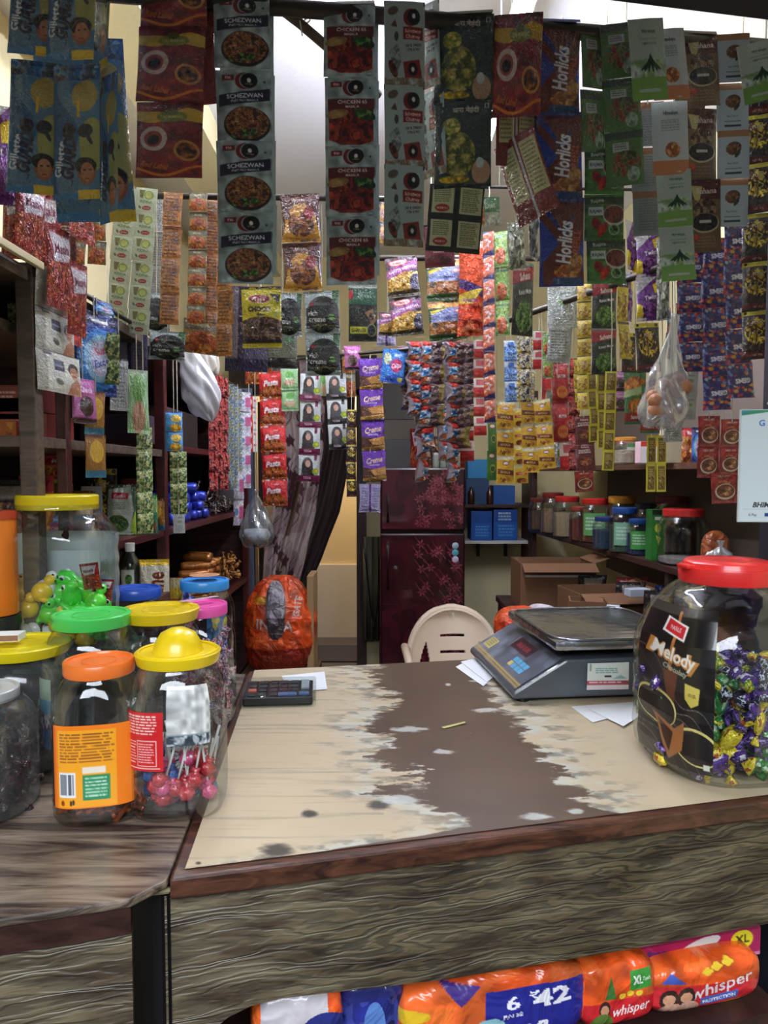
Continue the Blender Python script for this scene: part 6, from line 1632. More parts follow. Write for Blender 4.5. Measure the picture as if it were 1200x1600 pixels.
def redart(c, seed, txt='Tea'):
    a = Art(90, .42, c, seed); a.rect(.12, .16, .26, .62, (206, 196, 190)); a.dots((a.u > .13) & (a.u < .25) & (a.v > .2) & (a.v < .58), [c, (60, 30, 30)], 22, .012, seed)
    a.lines(.42, .24, .70, .56, 2, (224, 180, 160), seed); a.poly([(.80, .08), (.95, .12), (.92, .5), (.84, .34)], (220, 150, 50)); a.text(txt, .86, .66, .14, (90, 30, 30), .16); return a


# cartons on the board at z=1.525
for i, (px, zz_, c_, lab) in enumerate(((22, 1.527, (150, 46, 48), 'lower red carton on the near rack board left of the brown post'), (16, 1.592, (156, 50, 52), 'upper red carton on the near rack board left of the brown post'))):
    p = P(px, 640, 1.62); carton(p.x - .03, 1.70, zz_, .20, .14, .062, c_, lab, art=redart(c_, i + 3))
carton(-.900, 1.70, 1.527, .115, .16, .046, (196, 104, 40), 'orange carton between the two rack posts, bottom one', art=redart((196, 104, 40), 8, 'Tea'))
carton(-.898, 1.71, 1.575, .118, .16, .050, (150, 44, 52), 'red carton stacked on the orange carton', art=redart((150, 44, 52), 9))
carton(-1.02, 1.78, 1.527, .10, .2, .07, (176, 172, 158), 'pale grey carton behind the near rack posts')
# pouch helper: standing pack


def pouch(des, p, w, h, label, name='pouch_pack', cat='pouch', rz=0, rx=0, group=None):
    o = link(name, pack_mesh(des), None, None, (p[0], p[1], p[2] + h * math.cos(rx)), (rx, 0, R(rz)), (w, w * 1.2, h / DES[des]['a'])); return tag(o, label, cat, group)


@design('detwash', 66, 1.55, .16, .02, .05, (190, 200, 180), 'film_gloss', .02)
def _(A):
    A.c[:] = (60, 84, 50); A.poly([(.12, .1), (.85, .04), (.95, .5), (.8, .98), (.15, .98), (.06, .5)], (196, 206, 190)); A.rect(.25, .16, .78, .28, (196, 30, 50), -.03); A.text('Kotlin', .52, .225, .07, (240, 236, 236), .46, 2); A.ell(.42, .76, .36, .26, (70, 110, 50)); A.food(A.em(.42, .76, .28, .20), LEAF + [(120, 70, 40)], 8); A.lines(.3, .35, .75, .5, 4, (140, 150, 140)); A.poly([(.8, .9), (1, .5), (1, 1)], (170, 206, 60))


@design('greenpack', 40, 1.0, .10, .01, .04, (70, 140, 110), 'film_gloss')
def _(A): A.c[:] = (150, 190, 120); A.rect(0, .45, 1, 1, (60, 140, 110)); A.ell(.4, .38, .3, .2, (90, 170, 60)); A.rect(0, 0, 1, .12, (70, 150, 60)); A.ell(.75, .8, .2, .16, (150, 90, 60))


@design('darkpouch', 40, 1.2, .14, .05, .07, (60, 50, 50), 'film_gloss', .03)
def _(A): A.c[:] = (44, 34, 34); A.food(A.v > .35, [(60, 40, 36), (90, 60, 44), (150, 110, 60), (36, 30, 34)], 5); A.rect(.2, .1, .8, .3, (150, 140, 130))


@design('brightpouch', 40, 1.3, .14, .05, .07, (90, 60, 50), 'film_gloss', .03)
def _(A): A.c[:] = (206, 120, 50); A.food(A.v > .3, [(200, 110, 40), (226, 160, 70), (160, 70, 30)], 5); A.rect(0, 0, 1, .25, (190, 40, 50)); A.text('Mix', .5, .14, .12, (240, 230, 220), .5)


@design('flour', 60, 1.7, .16, .02, .05, (220, 214, 190), 'film_gloss', .02)
def _(A): A.c[:] = (220, 214, 190); A.rect(0, 0, 1, .10, (226, 190, 40)); A.rect(.0, .1, .08, 1, (90, 60, 40)); A.text('fortune', .55, .56, .30, (120, 50, 24), .74, 86, .03)


zs = 1.275
pouch('redchips', (-.85, 1.31, 1.752), .075, .10, 'red and white packet standing on the highest near rack board', rz=12); pouch('hairmaroon', (-.775, 1.36, 1.752), .05, .085, 'white and maroon packet next to it on the highest near rack board', rz=30)
pouch('greenseeds', (-.765, 1.50, 1.752), .05, .055, 'green and yellow packet lying at the front corner of the highest near rack board', rz=50)
t = thing('blue_plank', 'blue grey upright plank between the left rack and the curtain', 'plank', (P(386, 900, 3.75).x, 3.75, 0)); obj('board', box(B(), (0, 0, .95), (.075, .03, 1.9), bev=.003), mat('blue_grey_paint', (76, 86, 108), .5, bump=.1), t)
t = thing('curtain_rod', 'rod in the doorway that carries the sheer curtain', 'rod', P(490, 558, 4.72)); obj('pole', tube(B(), [(-.55, 0, 0), (.42, 0, 0)], .012, 10), RODMAT, t, smooth=True); obj('bracket', box(B(), (.40, .22, 0), (.03, .44, .03)), RODMAT, t); obj('bracket', box(B(), (-.53, .22, 0), (.03, .44, .03)), RODMAT, t)
pouch('detwash', (P(190, 828, 2.0).x, 2.0, zs), .085, .145, 'white and green liquid pouch with a red name band on the rack shelf', 'liquid_pouch')
pouch('greenpack', (P(230, 828, 2.05).x, 2.05, zs), .062, .115, 'green packet beside the white and green liquid pouch', 'green_packet', 'packet')
pouch('darkpouch', (-.99, 2.06, zs), .09, .12, 'dark snack pouch behind the liquid pouch on the rack shelf')
pouch('blacksnack', (-.84, 2.1, zs + .0), .09, .19, 'tall dark pouch with yellow trim behind the liquid pouch')
pouch('brightpouch', (-.90, 1.95, 1.40), .08, .10, 'orange speckled pouch hanging high on the near rack side')
pouch('brightpouch', (P(58, 800, 1.8).x, 1.8, zs), .09, .17, 'orange pouch behind the brown rack post'); pouch('darkpouch', (P(18, 800, 1.75).x, 1.75, zs), .1, .16, 'dark pouch at the far left behind the brown post')
pouch('yellowframe', (P(96, 760, 1.85).x, 1.85, zs + .06), .05, .10, 'yellow packet between the brown and the maroon post', 'yellow_packet', 'packet'); pouch('bluepack', (P(84, 775, 1.8).x, 1.8, zs), .06, .07, 'dark blue packet low between the rack posts', 'blue_packet', 'packet')
pouch('turmeric', (P(124, 745, 1.9).x, 1.9, zs + .05), .07, .08, 'yellow packet right of the maroon post', 'yellow_packet', 'packet'); pouch('almond', (P(143, 760, 2.0).x, 2.0, zs + .04), .06, .1, 'pale packet right of the yellow ones', 'pale_packet', 'packet')
for i, (px, w_, h_, d) in enumerate(((170, .07, .13, 'redchips'), (180, .1, .10, 'blacksnack'), (215, .09, .09, 'darkpouch'), (205, .08, .16, 'meatmasala'), (236, .06, .1, 'turmeric'))):
    pouch(d, (P(px, 800, 2.14).x, 2.14 + .01 * i, zs), w_, h_, ['tall reddish', 'wide black and gold', 'flat dark', 'maroon picture', 'brown and gold'][i] + ' pouch in the second row of the rack shelf')
# orange round pack at the picture edge, level with the tall jar
t = thing('round_tin', 'orange tin with a cream medallion at the far left edge', 'tin', (P(-14, 880, 1.33).x, 1.33, TOPZ + .0))
obj('stand', lathe(B(), [(.05, 0), (.05, .232)], 24), mat('case_dark', (40, 46, 44), .25), t, smooth='auto'); obj('body', lathe(B(), [(.045, .234), (.046, .24), (.046, .41), (.044, .415)], 32), mat('tin_orange', (226, 120, 30), .35), t, smooth='auto'); obj('lid', lathe(B(), [(.047, .415), (.047, .43), (.001, .431)], 32), mat('tin_lid', (190, 70, 40), .35), t, smooth='auto')
# bottle + flour on the lower level
t = thing('dark_bottle', 'dark green bottle with a white cap and a leaf label beside the toy jar', 'bottle', (P(205, 960, 1.85).x, 1.85, 1.128))
obj('bottle_body', lathe(B(), [(.022, 0), (.026, .004), (.026, .075), (.022, .095), (.012, .110), (.011, .120)], 24), mat('bottle_dark', (18, 26, 18), .15, coat=.4), t, smooth=True); obj('cap', lathe(B(), [(.012, .118), (.0125, .14), (.001, .141)], 20), mat('cap_white', (206, 206, 200), .4), t, smooth='auto')
art = Art(30, 1.2, (190, 200, 190), 3); art.ell(.5, .5, .45, .5, (206, 212, 200)); art.food(art.em(.6, .5, .24, .3), LEAF, 6); art.rect(0, .9, 1, 1, (200, 204, 200))
patch('label', art, lambda u, v: [.0264 * np.cos(np.radians(-130 + 80 * u)), .0264 * np.sin(np.radians(-130 + 80 * u)), .072 - .05 * v], GLO, t)
carton(P(205, 980, 1.85).x, 1.87, 1.041, .16, .12, .085, (70, 44, 34), 'brown carton carrying the dark bottle', art=redart((84, 56, 36), 12, 'Choc'))
pouch('flour', (P(240, 955, 1.93).x, 1.93, 1.04), .088, .175, 'cream flour packet with big brown upright lettering', 'flour_packet', 'flour packet', rz=8)
pouch('darkpouch', (P(172, 950, 1.9).x, 1.95, 1.04), .08, .13, 'dark wrapped packet between the toy jar and the bottle', 'dark_packet', 'packet')
pouch('yellowgarlic', (P(275, 945, 2.36).x, 2.36, .93), .05, .17, 'white packet with a yellow top right of the rack post', 'white_packet', 'packet')
# biscuit rolls and toffee heaps on the long side
ROLL = obj('biscuit_roll', lathe(B(), [(.001, -.07), (.018, -.068), (.020, -.055), (.020, .055), (.018, .068), (.001, .07)], 14), mat('roll_blue', (40, 60, 180), .25, .3, coat=.5, bump=.4, bscale=40, vary=.5), smooth=True); ROLL.data.transform(Matrix.Rotation(math.pi / 2, 4, 'Y'))
ROLL2 = obj('biscuit_roll', lathe(B(), [(.001, -.06), (.016, -.058), (.018, -.045), (.018, .045), (.016, .058), (.001, .06)], 14), mat('roll_gold', (176, 110, 50), .25, .4, coat=.5, bump=.5, bscale=50, vary=.6), smooth=True); ROLL2.data.transform(Matrix.Rotation(math.pi / 2, 4, 'Y'))
tag(ROLL, 'blue wrapped biscuit roll heaped on the rack shelf behind the maroon post', 'biscuit roll', 'blue biscuit rolls on the upper heap'); tag(ROLL2, 'gold and brown wrapped biscuit roll on the lower rack shelf', 'biscuit roll', 'gold biscuit rolls on the lower shelf')
rg = random.Random(31); first = True
for lv in range(4):
    for i in range(6 - lv):
        l = (-.765 + rg.uniform(-.015, .01), 2.42 + .075 * i + .03 * lv, zs + .021 + .034 * lv); ro = (0, 0, R(rg.uniform(-20, 20)))
        if first: ROLL.location = l; ROLL.rotation_euler = ro; first = False
        else: dup(ROLL, l, ro)
TD = candy_wrapped(((40, 26, 30), (170, 160, 150), (90, 40, 40)), 'dark_toffee', 'dark wrapped toffee heaped beside the blue biscuit rolls', 'dark toffees on the upper rack shelf', .013, 41)
first = True
for i in range(70):
    k_ = rg.random(); l = (-.76 + rg.uniform(-.06, .06), 2.82 + .55 * k_, zs + .012 + rg.uniform(0, .12) * (1 - k_)); ro = rand_rot(rg)
    if first: TD.location = l; first = False
    else: dup(TD, l, ro)
first = True
for lv in range(6):
    for i in range(7 - lv):
        l = (-.765 + rg.uniform(-.015, .01), 2.75 + .065 * i + .025 * lv, .932 + .02 + .031 * lv); ro = (0, 0, R(rg.uniform(-25, 25)))
        if first: ROLL2.location = l; first = False
        else: dup(ROLL2, l, ro)
RB = [dup(ROLL, (-.76, 2.36 + .05 * i + (.02 if lv else 0), .955 + .036 * lv), (0, 0, R(rg.uniform(-10, 10))), None, 'blue and white biscuit roll on the lower rack shelf', 'blue biscuit rolls on the lower shelf') for lv in range(3) for i in range(5 - lv)]
TG = candy_wrapped(((190, 120, 50), (226, 180, 100), (90, 40, 30)), 'gold_toffee', 'gold wrapped toffee at the far end of the lower rack shelf', 'gold toffees on the lower rack shelf', .013, 42)
for i in range(50):
    l = (-.755 + rg.uniform(-.06, .05), 3.12 + .35 * rg.random(), .945 + rg.uniform(0, .11))
    if i == 0: TG.location = l
    else: dup(TG, l, rand_rot(rg))
t = thing('steel_canister', 'grey steel canister at the far end of the upper rack shelf', 'canister', (-.80, 3.42, zs)); obj('body', lathe(B(), [(.075, 0), (.08, .01), (.08, .19), (.076, .20), (.001, .205)], 28), mat('dull_steel', (110, 110, 116), .4, .6), t, smooth='auto')
carton(-.98, 2.9, 1.547, .3, .5, .16, (70, 56, 56), 'dark carton on the highest rack shelf'); carton(-.9, 2.45, 1.547, .22, .2, .10, (60, 44, 60), 'small dark carton near the rack post on the highest shelf')

# ------------------------------------------------------------------ clear bags, white bags


def bag(label, pts, prof, m, name='plastic_bag', seed=1, cat='plastic bag', flat=.7):
    """bag hung from its knot: prof [(radius, drop)]"""
    t = thing(name, label, cat, pts); bm = B(); rg = random.Random(seed); seg = 56; rings = []; pr2 = [(prof[i][0] + (prof[i + 1][0] - prof[i][0]) * k / 4, prof[i][1] + (prof[i + 1][1] - prof[i][1]) * k / 4) for i in range(len(prof) - 1) for k in range(4)] + [prof[-1]]; prof = pr2
    ph = [rg.uniform(0, 6.28) for _ in range(5)]
    for r, z in prof:
        ring = []
        for k in range(seg):
            a_ = 2 * math.pi * k / seg; w_ = 1 + .16 * math.sin(2 * a_ + ph[0] + z * 16) + .14 * abs(math.sin(2.5 * a_ + ph[1] + z * 9)) + .09 * math.sin(7 * a_ + ph[2] - z * 70) - .08
            ring.append(bm.verts.new((r * w_ * math.cos(a_), r * w_ * flat * math.sin(a_), -z + .01 * math.sin(5 * a_ + ph[3]) * (r > .03))))
        rings.append(ring)
    for a_, b_ in zip(rings, rings[1:]):
        for k in range(seg): bm.faces.new((a_[k], a_[(k + 1) % seg], b_[(k + 1) % seg], b_[k]))
    bm.faces.new(rings[0]); bm.faces.new(rings[-1][::-1])
    obj('film', bm, m, t, smooth=True); return t


BAGW = clear('bag_film_white', (225, 228, 232), .25, .15, milk=.24); BAGC = clear('bag_film_clear', (225, 230, 235), .25, .12, milk=.10)
qb = on_rod('back', 400); p = P(400, 772, qb.y); t = bag('clear plastic bag of white grains hanging by the doorway', p, [(.012, -.02), (.006, .0), (.02, .03), (.045, .08), (.072, .14), (.078, .18), (.055, .215), (.01, .225)], BAGC, seed=3)
obj('grain_filling', lathe(B(), [(.01, -.215), (.045, -.205), (.062, -.175), (.05, -.15), (.001, -.145)], 20), mat('white_grain', (220, 222, 224), .8, bump=.5, bscale=150), t, smooth=True)
obj('string', tube(B(), [(0, 0, .01), (0, 0, qb.z - p.z)], .0015, 6), STRING, t)
p = P(292, 545, 2.3); q3 = p; t = bag('crumpled white plastic bag hanging on the left rack', p, [(.030, -.025), (.008, 0), (.035, .02), (.05, .08), (.056, .14), (.045, .19), (.02, .23), (.004, .245)], clear('white_bag_film', (225, 228, 235), .2, .2, milk=.62), seed=5); t.rotation_euler = (0, R(-18), 0)
obj('string', tube(B(), [(0, 0, .0), (0, 0, 1.86 - q3.z)], .0015, 6), STRING, t); p = P(318, 535, 2.5); t = bag('smaller crumpled cream bag beside the white one', p, [(.010, -.012), (.02, .01), (.05, .05), (.045, .10), (.01, .12)], mat('cream_bag', (206, 200, 190), .4, bump=.6, bscale=18), seed=6)
# big hanging bag with snacks
q_ = on_rod('side', 1050); Yb = q_.y - .10; p = P(1052, 520, Yb)
t = bag('white plastic bag of puffed balls hanging in front of the right shelf', p, [(.008, -.04), (.008, 0), (.014, .03), (.026, .07), (.040, .12), (.050, .16), (.050, .19), (.044, .20), (.02, .205)], BAGW, seed=8, flat=.8); t.rotation_euler = (0, R(6), 0)
obj('string', tube(B(), [(0, 0, .03), (0, .05, q_.z - p.z)], .0015, 6), STRING, t)
PB = B(); bmesh.ops.create_icosphere(PB, subdivisions=2, radius=.018); PB = obj('puffed_ball', PB, mat('puffed_ball_brown', (176, 120, 84), .6, bump=.4, bscale=60, vary=.15), smooth=True); tag(PB, 'brown puffed ball inside the hanging white bag', 'snack', 'puffed balls in the white bag')
rg = random.Random(2)
for i in range(20):
    l = (p.x - .012 + rg.uniform(-.034, .034), p.y + rg.uniform(-.022, .022), p.z - .195 + .018 + .075 * i / 20)
    if i == 0: PB.location = l
    else: dup(PB, l, None, rg.uniform(.8, 1.1))

# ------------------------------------------------------------------ back of the shop
FRM = mat('fridge_maroon', (54, 14, 22), .22, coat=.5)
fx0, fx1, fy = P(594, 730, 4.6).x, P(727, 730, 4.6).x, 4.6; fc = (fx0 + fx1) / 2; fw = fx1 - fx0
fr_ = thing('refrigerator', 'dark maroon two door refrigerator with a floral print', 'refrigerator', (fc, fy + .29, 0))
obj('cabinet', box(B(), (0, .005, .76), (fw, .53, 1.44), bev=.01), mat('fridge_side', (52, 22, 28), .4), fr_)


def fridge_art(a_, seed):
    A = Art(130, a_, (64, 14, 25), seed); rg = random.Random(seed); A.food(A.v > -1, [(58, 12, 22), (70, 16, 28)], 2)
    for i in range(46):
        x, y = rg.uniform(.35, 1) ** .8, rg.uniform(.05, .95)
        if x < .45: continue
        for k in range(6): A.ell(x + .035 * math.cos(k), y + .035 * math.sin(k) / A.a, .022, .009, rg.choice(((136, 60, 72), (120, 44, 58), (150, 80, 88))), math.degrees(-k))
        A.put(np.abs((A.u - x) - .10 * np.sin((A.v - y) * 9 * A.a)) + (np.abs(A.v - y) > .06) < .004, (130, 60, 70))
    return A


zsplit = P(600, 831, 4.6).z
for nm, z0, z1 in (('freezer_door', zsplit + .008, P(600, 731, 4.6).z), ('main_door', .06, zsplit - .008)):
    d_ = obj(nm, box(B(), (0, -.285, (z0 + z1) / 2), (fw, .05, z1 - z0), bev=.012), FRM, fr_)
    quadpatch('floral_print', fridge_art((z1 - z0) / fw, 5 if nm[0] == 'f' else 6), (-fw / 2 + .014, -.3106, z1 - .014), (fw / 2 - .014, -.3106, z1 - .014), (fw / 2 - .014, -.3106, z0 + .014), (-fw / 2 + .014, -.3106, z0 + .014), film('fridge_print', .25, bump=0, coat=.5), d_)
    bm = B(); tube(bm, [(-fw / 2 + .05, -.312, z0 + .06 if nm[0] == 'f' else z1 - .06), (-fw / 2 + .05, -.34, z0 + .08 if nm[0] == 'f' else z1 - .08), (-fw / 2 + .05, -.34, z0 + .22 if nm[0] == 'f' else z1 - .34), (-fw / 2 + .05, -.312, z0 + .24 if nm[0] == 'f' else z1 - .36)], .009, 8); obj('handle', bm, mat('handle_dark', (40, 16, 22), .2, coat=.5), d_, smooth=True)
obj('lock', lathe(B(), [(.012, 0), (.012, .006), (.001, .007)], 16), mat('chrome', (210, 210, 214), .15, 1), fr_, loc=(-fw / 2 + .10, -.312, P(600, 886, 4.6).z), rot=(R(90), 0, 0))
p = P(711, 852, 4.6); t = thing('magnet_charm', 'pale blue and pink rattle shaped magnet on the refrigerator door', 'magnet', (p.x, fy - .016, p.z))
for i, (c_, z_) in enumerate((((170, 206, 220), 0), ((90, 190, 206), -.045), ((206, 196, 226), -.09))): obj('bead', lathe(B(), [(.001, -.008), (.02, -.006), (.026, 0), (.02, .006), (.001, .008)], 20), mat('bead_%d' % i, c_, .3), t, smooth=True, loc=(0, 0, z_), rot=(R(90), 0, 0))
# things on the refrigerator
ftop = P(600, 731, 4.6).z + .0
GRB = mat('grey_carton', (66, 64, 70), .5, vary=.08)
carton(P(615, 700, 4.75).x, 4.85, ftop, .22, .3, .19, (70, 68, 74), 'dark grey carton on the left of the refrigerator top', m=GRB)
carton(P(620, 650, 4.75).x, 4.87, ftop + .192, .30, .28, .13, (84, 76, 70), 'brown grey carton in the middle of the pile on the refrigerator')
carton(P(616, 620, 4.75).x, 4.86, ftop + .324, .27, .26, .24, (62, 56, 56), 'large dark carton topmost on the refrigerator pile')
for i, (px, w_, h_, d) in enumerate(((655, .12, .26, 'redchips'), (676, .11, .30, 'darkpouch'), (668, .12, .12, 'brightpouch'), (715, .12, .22, 'redchips'))):
    pouch(d, (P(px, 700, 4.7).x, 4.70 + .03 * i, ftop), w_, h_, ['red foil', 'tall dark', 'low orange', 'rightmost red'][i] + ' pouch standing on the refrigerator')
for i in range(4):
    t = thing('small_jar', 'small clear jar with a pale lid on the refrigerator top', 'jar', (P(682 + 11 * i, 722, 4.62).x, 4.66, ftop), group='small jars on the refrigerator top')
    obj('jar_body', lathe(B(), [(.020, 0), (.022, .01), (.022, .075), (.018, .085)], 16), mat('small_jar_content', (150, 160, 150), .3, vary=.3, bscale=60), t, smooth=True); obj('lid', lathe(B(), [(.021, .083), (.021, .10), (.001, .101)], 16), mat('lid_pale', (206, 196, 206), .4), t, smooth='auto')
# wall shelves right of the refrigerator
ws = thing('wall_shelf', 'two level white wall shelf right of the refrigerator', 'shelf', (P(770, 840, 5.1).x, 5.0, 0)); wo = ws.location
for z_ in (P(770, 842, 5.0).z, P(770, 787, 5.0).z): board(fx1 + .02, P(822, 840, 5.0).x, 4.86, 5.19, z_, mat('white_shelf', (196, 196, 190), .5) if z_ < 1.1 else DARKWOOD, par=ws, o=Vector((wo.x, wo.y, 0)))
obj('bracket', box(B(), (-.1, .15, P(770, 842, 5.0).z - .08), (.02, .05, .12)), DARKWOOD, ws); obj('bracket', box(B(), (.1, .15, P(770, 842, 5.0).z - .08), (.02, .05, .12)), DARKWOOD, ws)
post(P(824, 840, 4.95).x, 4.95, 0, 1.5, .03, DARKWOOD, ws, Vector((wo.x, wo.y, 0)), .3)
zb1, zb2 = P(770, 842, 5.0).z, P(770, 787, 5.0).z; BL = (30, 84, 160)
artb = lambda s: Art(60, .7, (36, 90, 170), s).rect(0, 0, 1, .4, (28, 76, 150)).lines(.2, .5, .9, .9, 4, (90, 150, 210), s)
carton(P(750, 820, 4.95).x, 4.97, zb1, .145, .2, .205, BL, 'blue carton on the lower wall shelf, left one', art=artb(3)); carton(P(787, 820, 4.95).x, 4.98, zb1, .165, .2, .215, (28, 70, 130), 'blue carton with white print on the lower wall shelf, right one', art=artb(9).lines(.2, .1, .8, .4, 3, (190, 206, 226), 2))
carton(P(786, 775, 4.95).x, 5.0, zb2, .15, .2, .13, (30, 84, 156), 'blue carton on the upper wall shelf near the right'); carton(P(745, 710, 4.95).x, 5.0, zb2, .16, .2, .18, (34, 70, 110), 'dark blue carton on the upper wall shelf near the refrigerator'); carton(P(748, 706, 4.9).x, 5.0, zb2 + .182, .15, .18, .13, (50, 140, 200), 'bright blue carton stacked on the dark blue one')
for i, px in enumerate((736, 765)): 
    t = thing('brown_bottle', ['small brown bottle next to the refrigerator on the upper wall shelf', 'second small brown bottle, nearer the blue carton on the wall shelf'][i], 'bottle', (P(px, 780, 4.9).x, 4.89, zb2)); obj('bottle_body', lathe(B(), [(.022, 0), (.024, .01), (.024, .08), (.012, .10), (.012, .12), (.001, .121)], 16), mat('brown_glass', (70, 36, 24), .2), t, smooth=True)

# curtain tied back in the doorway
ys = [560, 600, 640, 700, 760, 800, 840, 870, 900, 930]; xl = [418, 424, 432, 440, 432, 424, 416, 412, 410, 406]; xr = [556, 556, 554, 549, 538, 530, 514, 503, 490, 478]
NR, NC = 150, 130; U, V = np.meshgrid(np.linspace(0, 1, NC), np.linspace(0, 1, NR)); YY = 560 + 370 * V
XL, XR = np.interp(YY, ys, xl), np.interp(YY, ys, xr); Yc = 4.72
xx = (XL + (XR - XL) * U - 600) / F; zr = np.array([[P(600, y, Yc).z for _ in (0,)] for y in YY[:, 0]]) + 0 * U
fold = np.sin(U * 46 + 3 * V) * .022 * (1 - .3 * V) + np.sin(U * 17 + 5 * V + 1) * .03
X = xx * Yc; Vc = np.stack([X, Yc + fold + .08 * V * 0, zr], -1).reshape(-1, 3)
pat = np.ones((NR, NC, 3)) * np.array([150, 130, 132.]); n = fbm(U * 6, V * 14, 4, 3); pat = np.where((n > .53)[..., None], np.array([176, 160, 162.]), pat)
for i in range(40):
    rg = random.Random(i + 60); cx_, cy_ = rg.uniform(.05, .7), rg.random(); dd = ((U - cx_) / .05) ** 2 + ((V - cy_) / .022) ** 2; fl = dd * (1 + .5 * np.sin(5 * np.arctan2((V - cy_) / .022, (U - cx_) / .05))) < 1; pat[fl] = (70, 30, 40)
    pat[np.abs(U - cx_ - .06 * np.sin((V - cy_) * 40)) + (np.abs(V - cy_) > .09) < .006] = (60, 40, 46)
dk = U > (.70 - .10 * np.sin(V * 4)); pat[dk] = (40, 24, 24); pat[(U > .28) & (U < .36) & (V < .75)] = (84, 62, 50)
cu = link('curtain', np_mesh('curtain', Vc, gridq(NR, NC), lin(pat).reshape(-1, 3)), film('curtain_cloth', .8, bump=.1, bscale=200, coat=0)); cu.modifiers.new('s', 'SOLIDIFY').thickness = .003
tag(cu, 'sheer mauve flowered curtain with a dark brown border gathered in the doorway', 'curtain')
# dark leaf added for shade, and cloth, on the left of the doorway
t = thing('dark_filler_leaf', 'dark leaf added to darken the left of the doorway', 'door', (-.93, 5.32, 1.0)); obj('leaf', box(B(), (0, .38, 0), (.04, .76, 1.98), bev=.004), wood('filler_leaf_dark', (40, 34, 38), (60, 56, 66), 4, (6, 6, 1)), t); obj('handle', tube(B(), [(.022, .6, 0), (.06, .6, 0), (.06, .7, 0)], .008, 8), mat('chrome', (210, 210, 214)), t)
bm = B(); N = 24; g = []
for i in range(N): g.append([bm.verts.new((.012 * math.sin(i * 1.1), .02 * math.cos(i * 1.1), z_)) for z_ in (1.05, .30)]); [setattr(v, 'co', v.co + Vector((i * .0075, 0, 0))) for v in g[-1]]
for i in range(N - 1): bm.faces.new((g[i][0], g[i + 1][0], g[i + 1][1], g[i][1]))
o = obj('hanging_cloth', bm, mat('olive_cloth', (84, 80, 66), .8), smooth=True, loc=(P(566, 900, 4.9).x, 5.02, -.05)); o.modifiers.new('s', 'SOLIDIFY').thickness = .003; tag(o, 'olive grey cloth hanging between the doorway and the refrigerator', 'cloth')
o = obj('power_cord', tube(B(), [P(*a_) for a_ in ((566, 838, 4.85), (572, 880, 4.85), (578, 940, 4.85), (584, 985, 4.85), (590, 950, 4.85), (592, 870, 4.85), (594, 960, 4.85), (594, 1060, 4.85))], .006, 6), BLK, smooth=True); tag(o, 'black cord looping down beside the refrigerator', 'cord')
o = obj('floor_mat', box(B(), (0, 0, 0), (.8, .5, .012), bev=.004), mat('mat_dark', (46, 38, 42), .9, bump=.6, bscale=30, vary=.4), loc=(-.5, 5.6, .006)); tag(o, 'dark patterned floor mat in the passage', 'mat')

# sacks


def soft(label, loc, size, art, base, name, cat, rz=0, ex=(3.0, 2.4), rx=0, crumple=.03, seed=1, nx=120, gather=0.0, m=None):
    """stuffed bag: a superellipsoid, its print projected from the front"""
    xs = np.linspace(-1, 1, nx); ua = np.sign(xs) * np.arcsin(np.abs(xs) ** (ex[0] / 2)); ua = np.unique(np.round(np.concatenate([ua, np.linspace(-math.pi / 2, math.pi / 2, 40), np.linspace(math.pi / 2, 1.5 * math.pi, 40)]), 5))
    zs_ = np.linspace(-1, 1, int(nx * size[2] / size[0]) + 8); va = np.sign(zs_) * np.arcsin(np.abs(zs_) ** (ex[1] / 2)); va = np.unique(np.round(np.concatenate([va, np.linspace(-math.pi / 2, math.pi / 2, 40)]), 5)); U, V = np.meshgrid(ua, va)
    f = lambda w, e: np.sign(w) * np.abs(w) ** (2 / e)
    # angles measured so that u=0 points to the camera side
    x = f(np.sin(U), ex[0]) * f(np.cos(V), ex[1]); y = -f(np.cos(U), ex[0]) * f(np.cos(V), ex[1]); z = f(np.sin(V), ex[1])
    n_ = fbm((x + 3) * 2.2, (z + y + 5) * 2.2, seed, 4) - .5; k = 1 + crumple * 4 * n_
    if gather: gz = np.clip((z - .2) / .8, 0, 1); k = k * (1 - gather * gz) + .08 * np.sin(U * 9) * gz
    X, Yy, Z = x * size[0] / 2 * k, y * size[1] / 2 * k, z * size[2] / 2 * (1 + crumple * 2 * n_)
    C = art.c; iu = np.clip(((x + 1) / 2 * .98 + .01) * C.shape[1], 0, C.shape[1] - 1).astype(int); iv = np.clip((1 - (z + 1) / 2) * C.shape[0], 0, C.shape[0] - 1).astype(int)
    col = C[iv, iu]; back = y > .25; col = np.where(back[..., None], np.asarray(base, float), col)
    V3 = np.stack([X, Yy, Z + size[2] / 2], -1).reshape(-1, 3)
    o = link(name, np_mesh(name, V3, gridq(V.shape[0], V.shape[1], flip=True), lin(col).reshape(-1, 3)), m or film('sack_film', .3, bump=.35, bscale=14, coat=.4), None, loc, (R(rx), 0, R(rz)))
    return tag(o, label, cat)


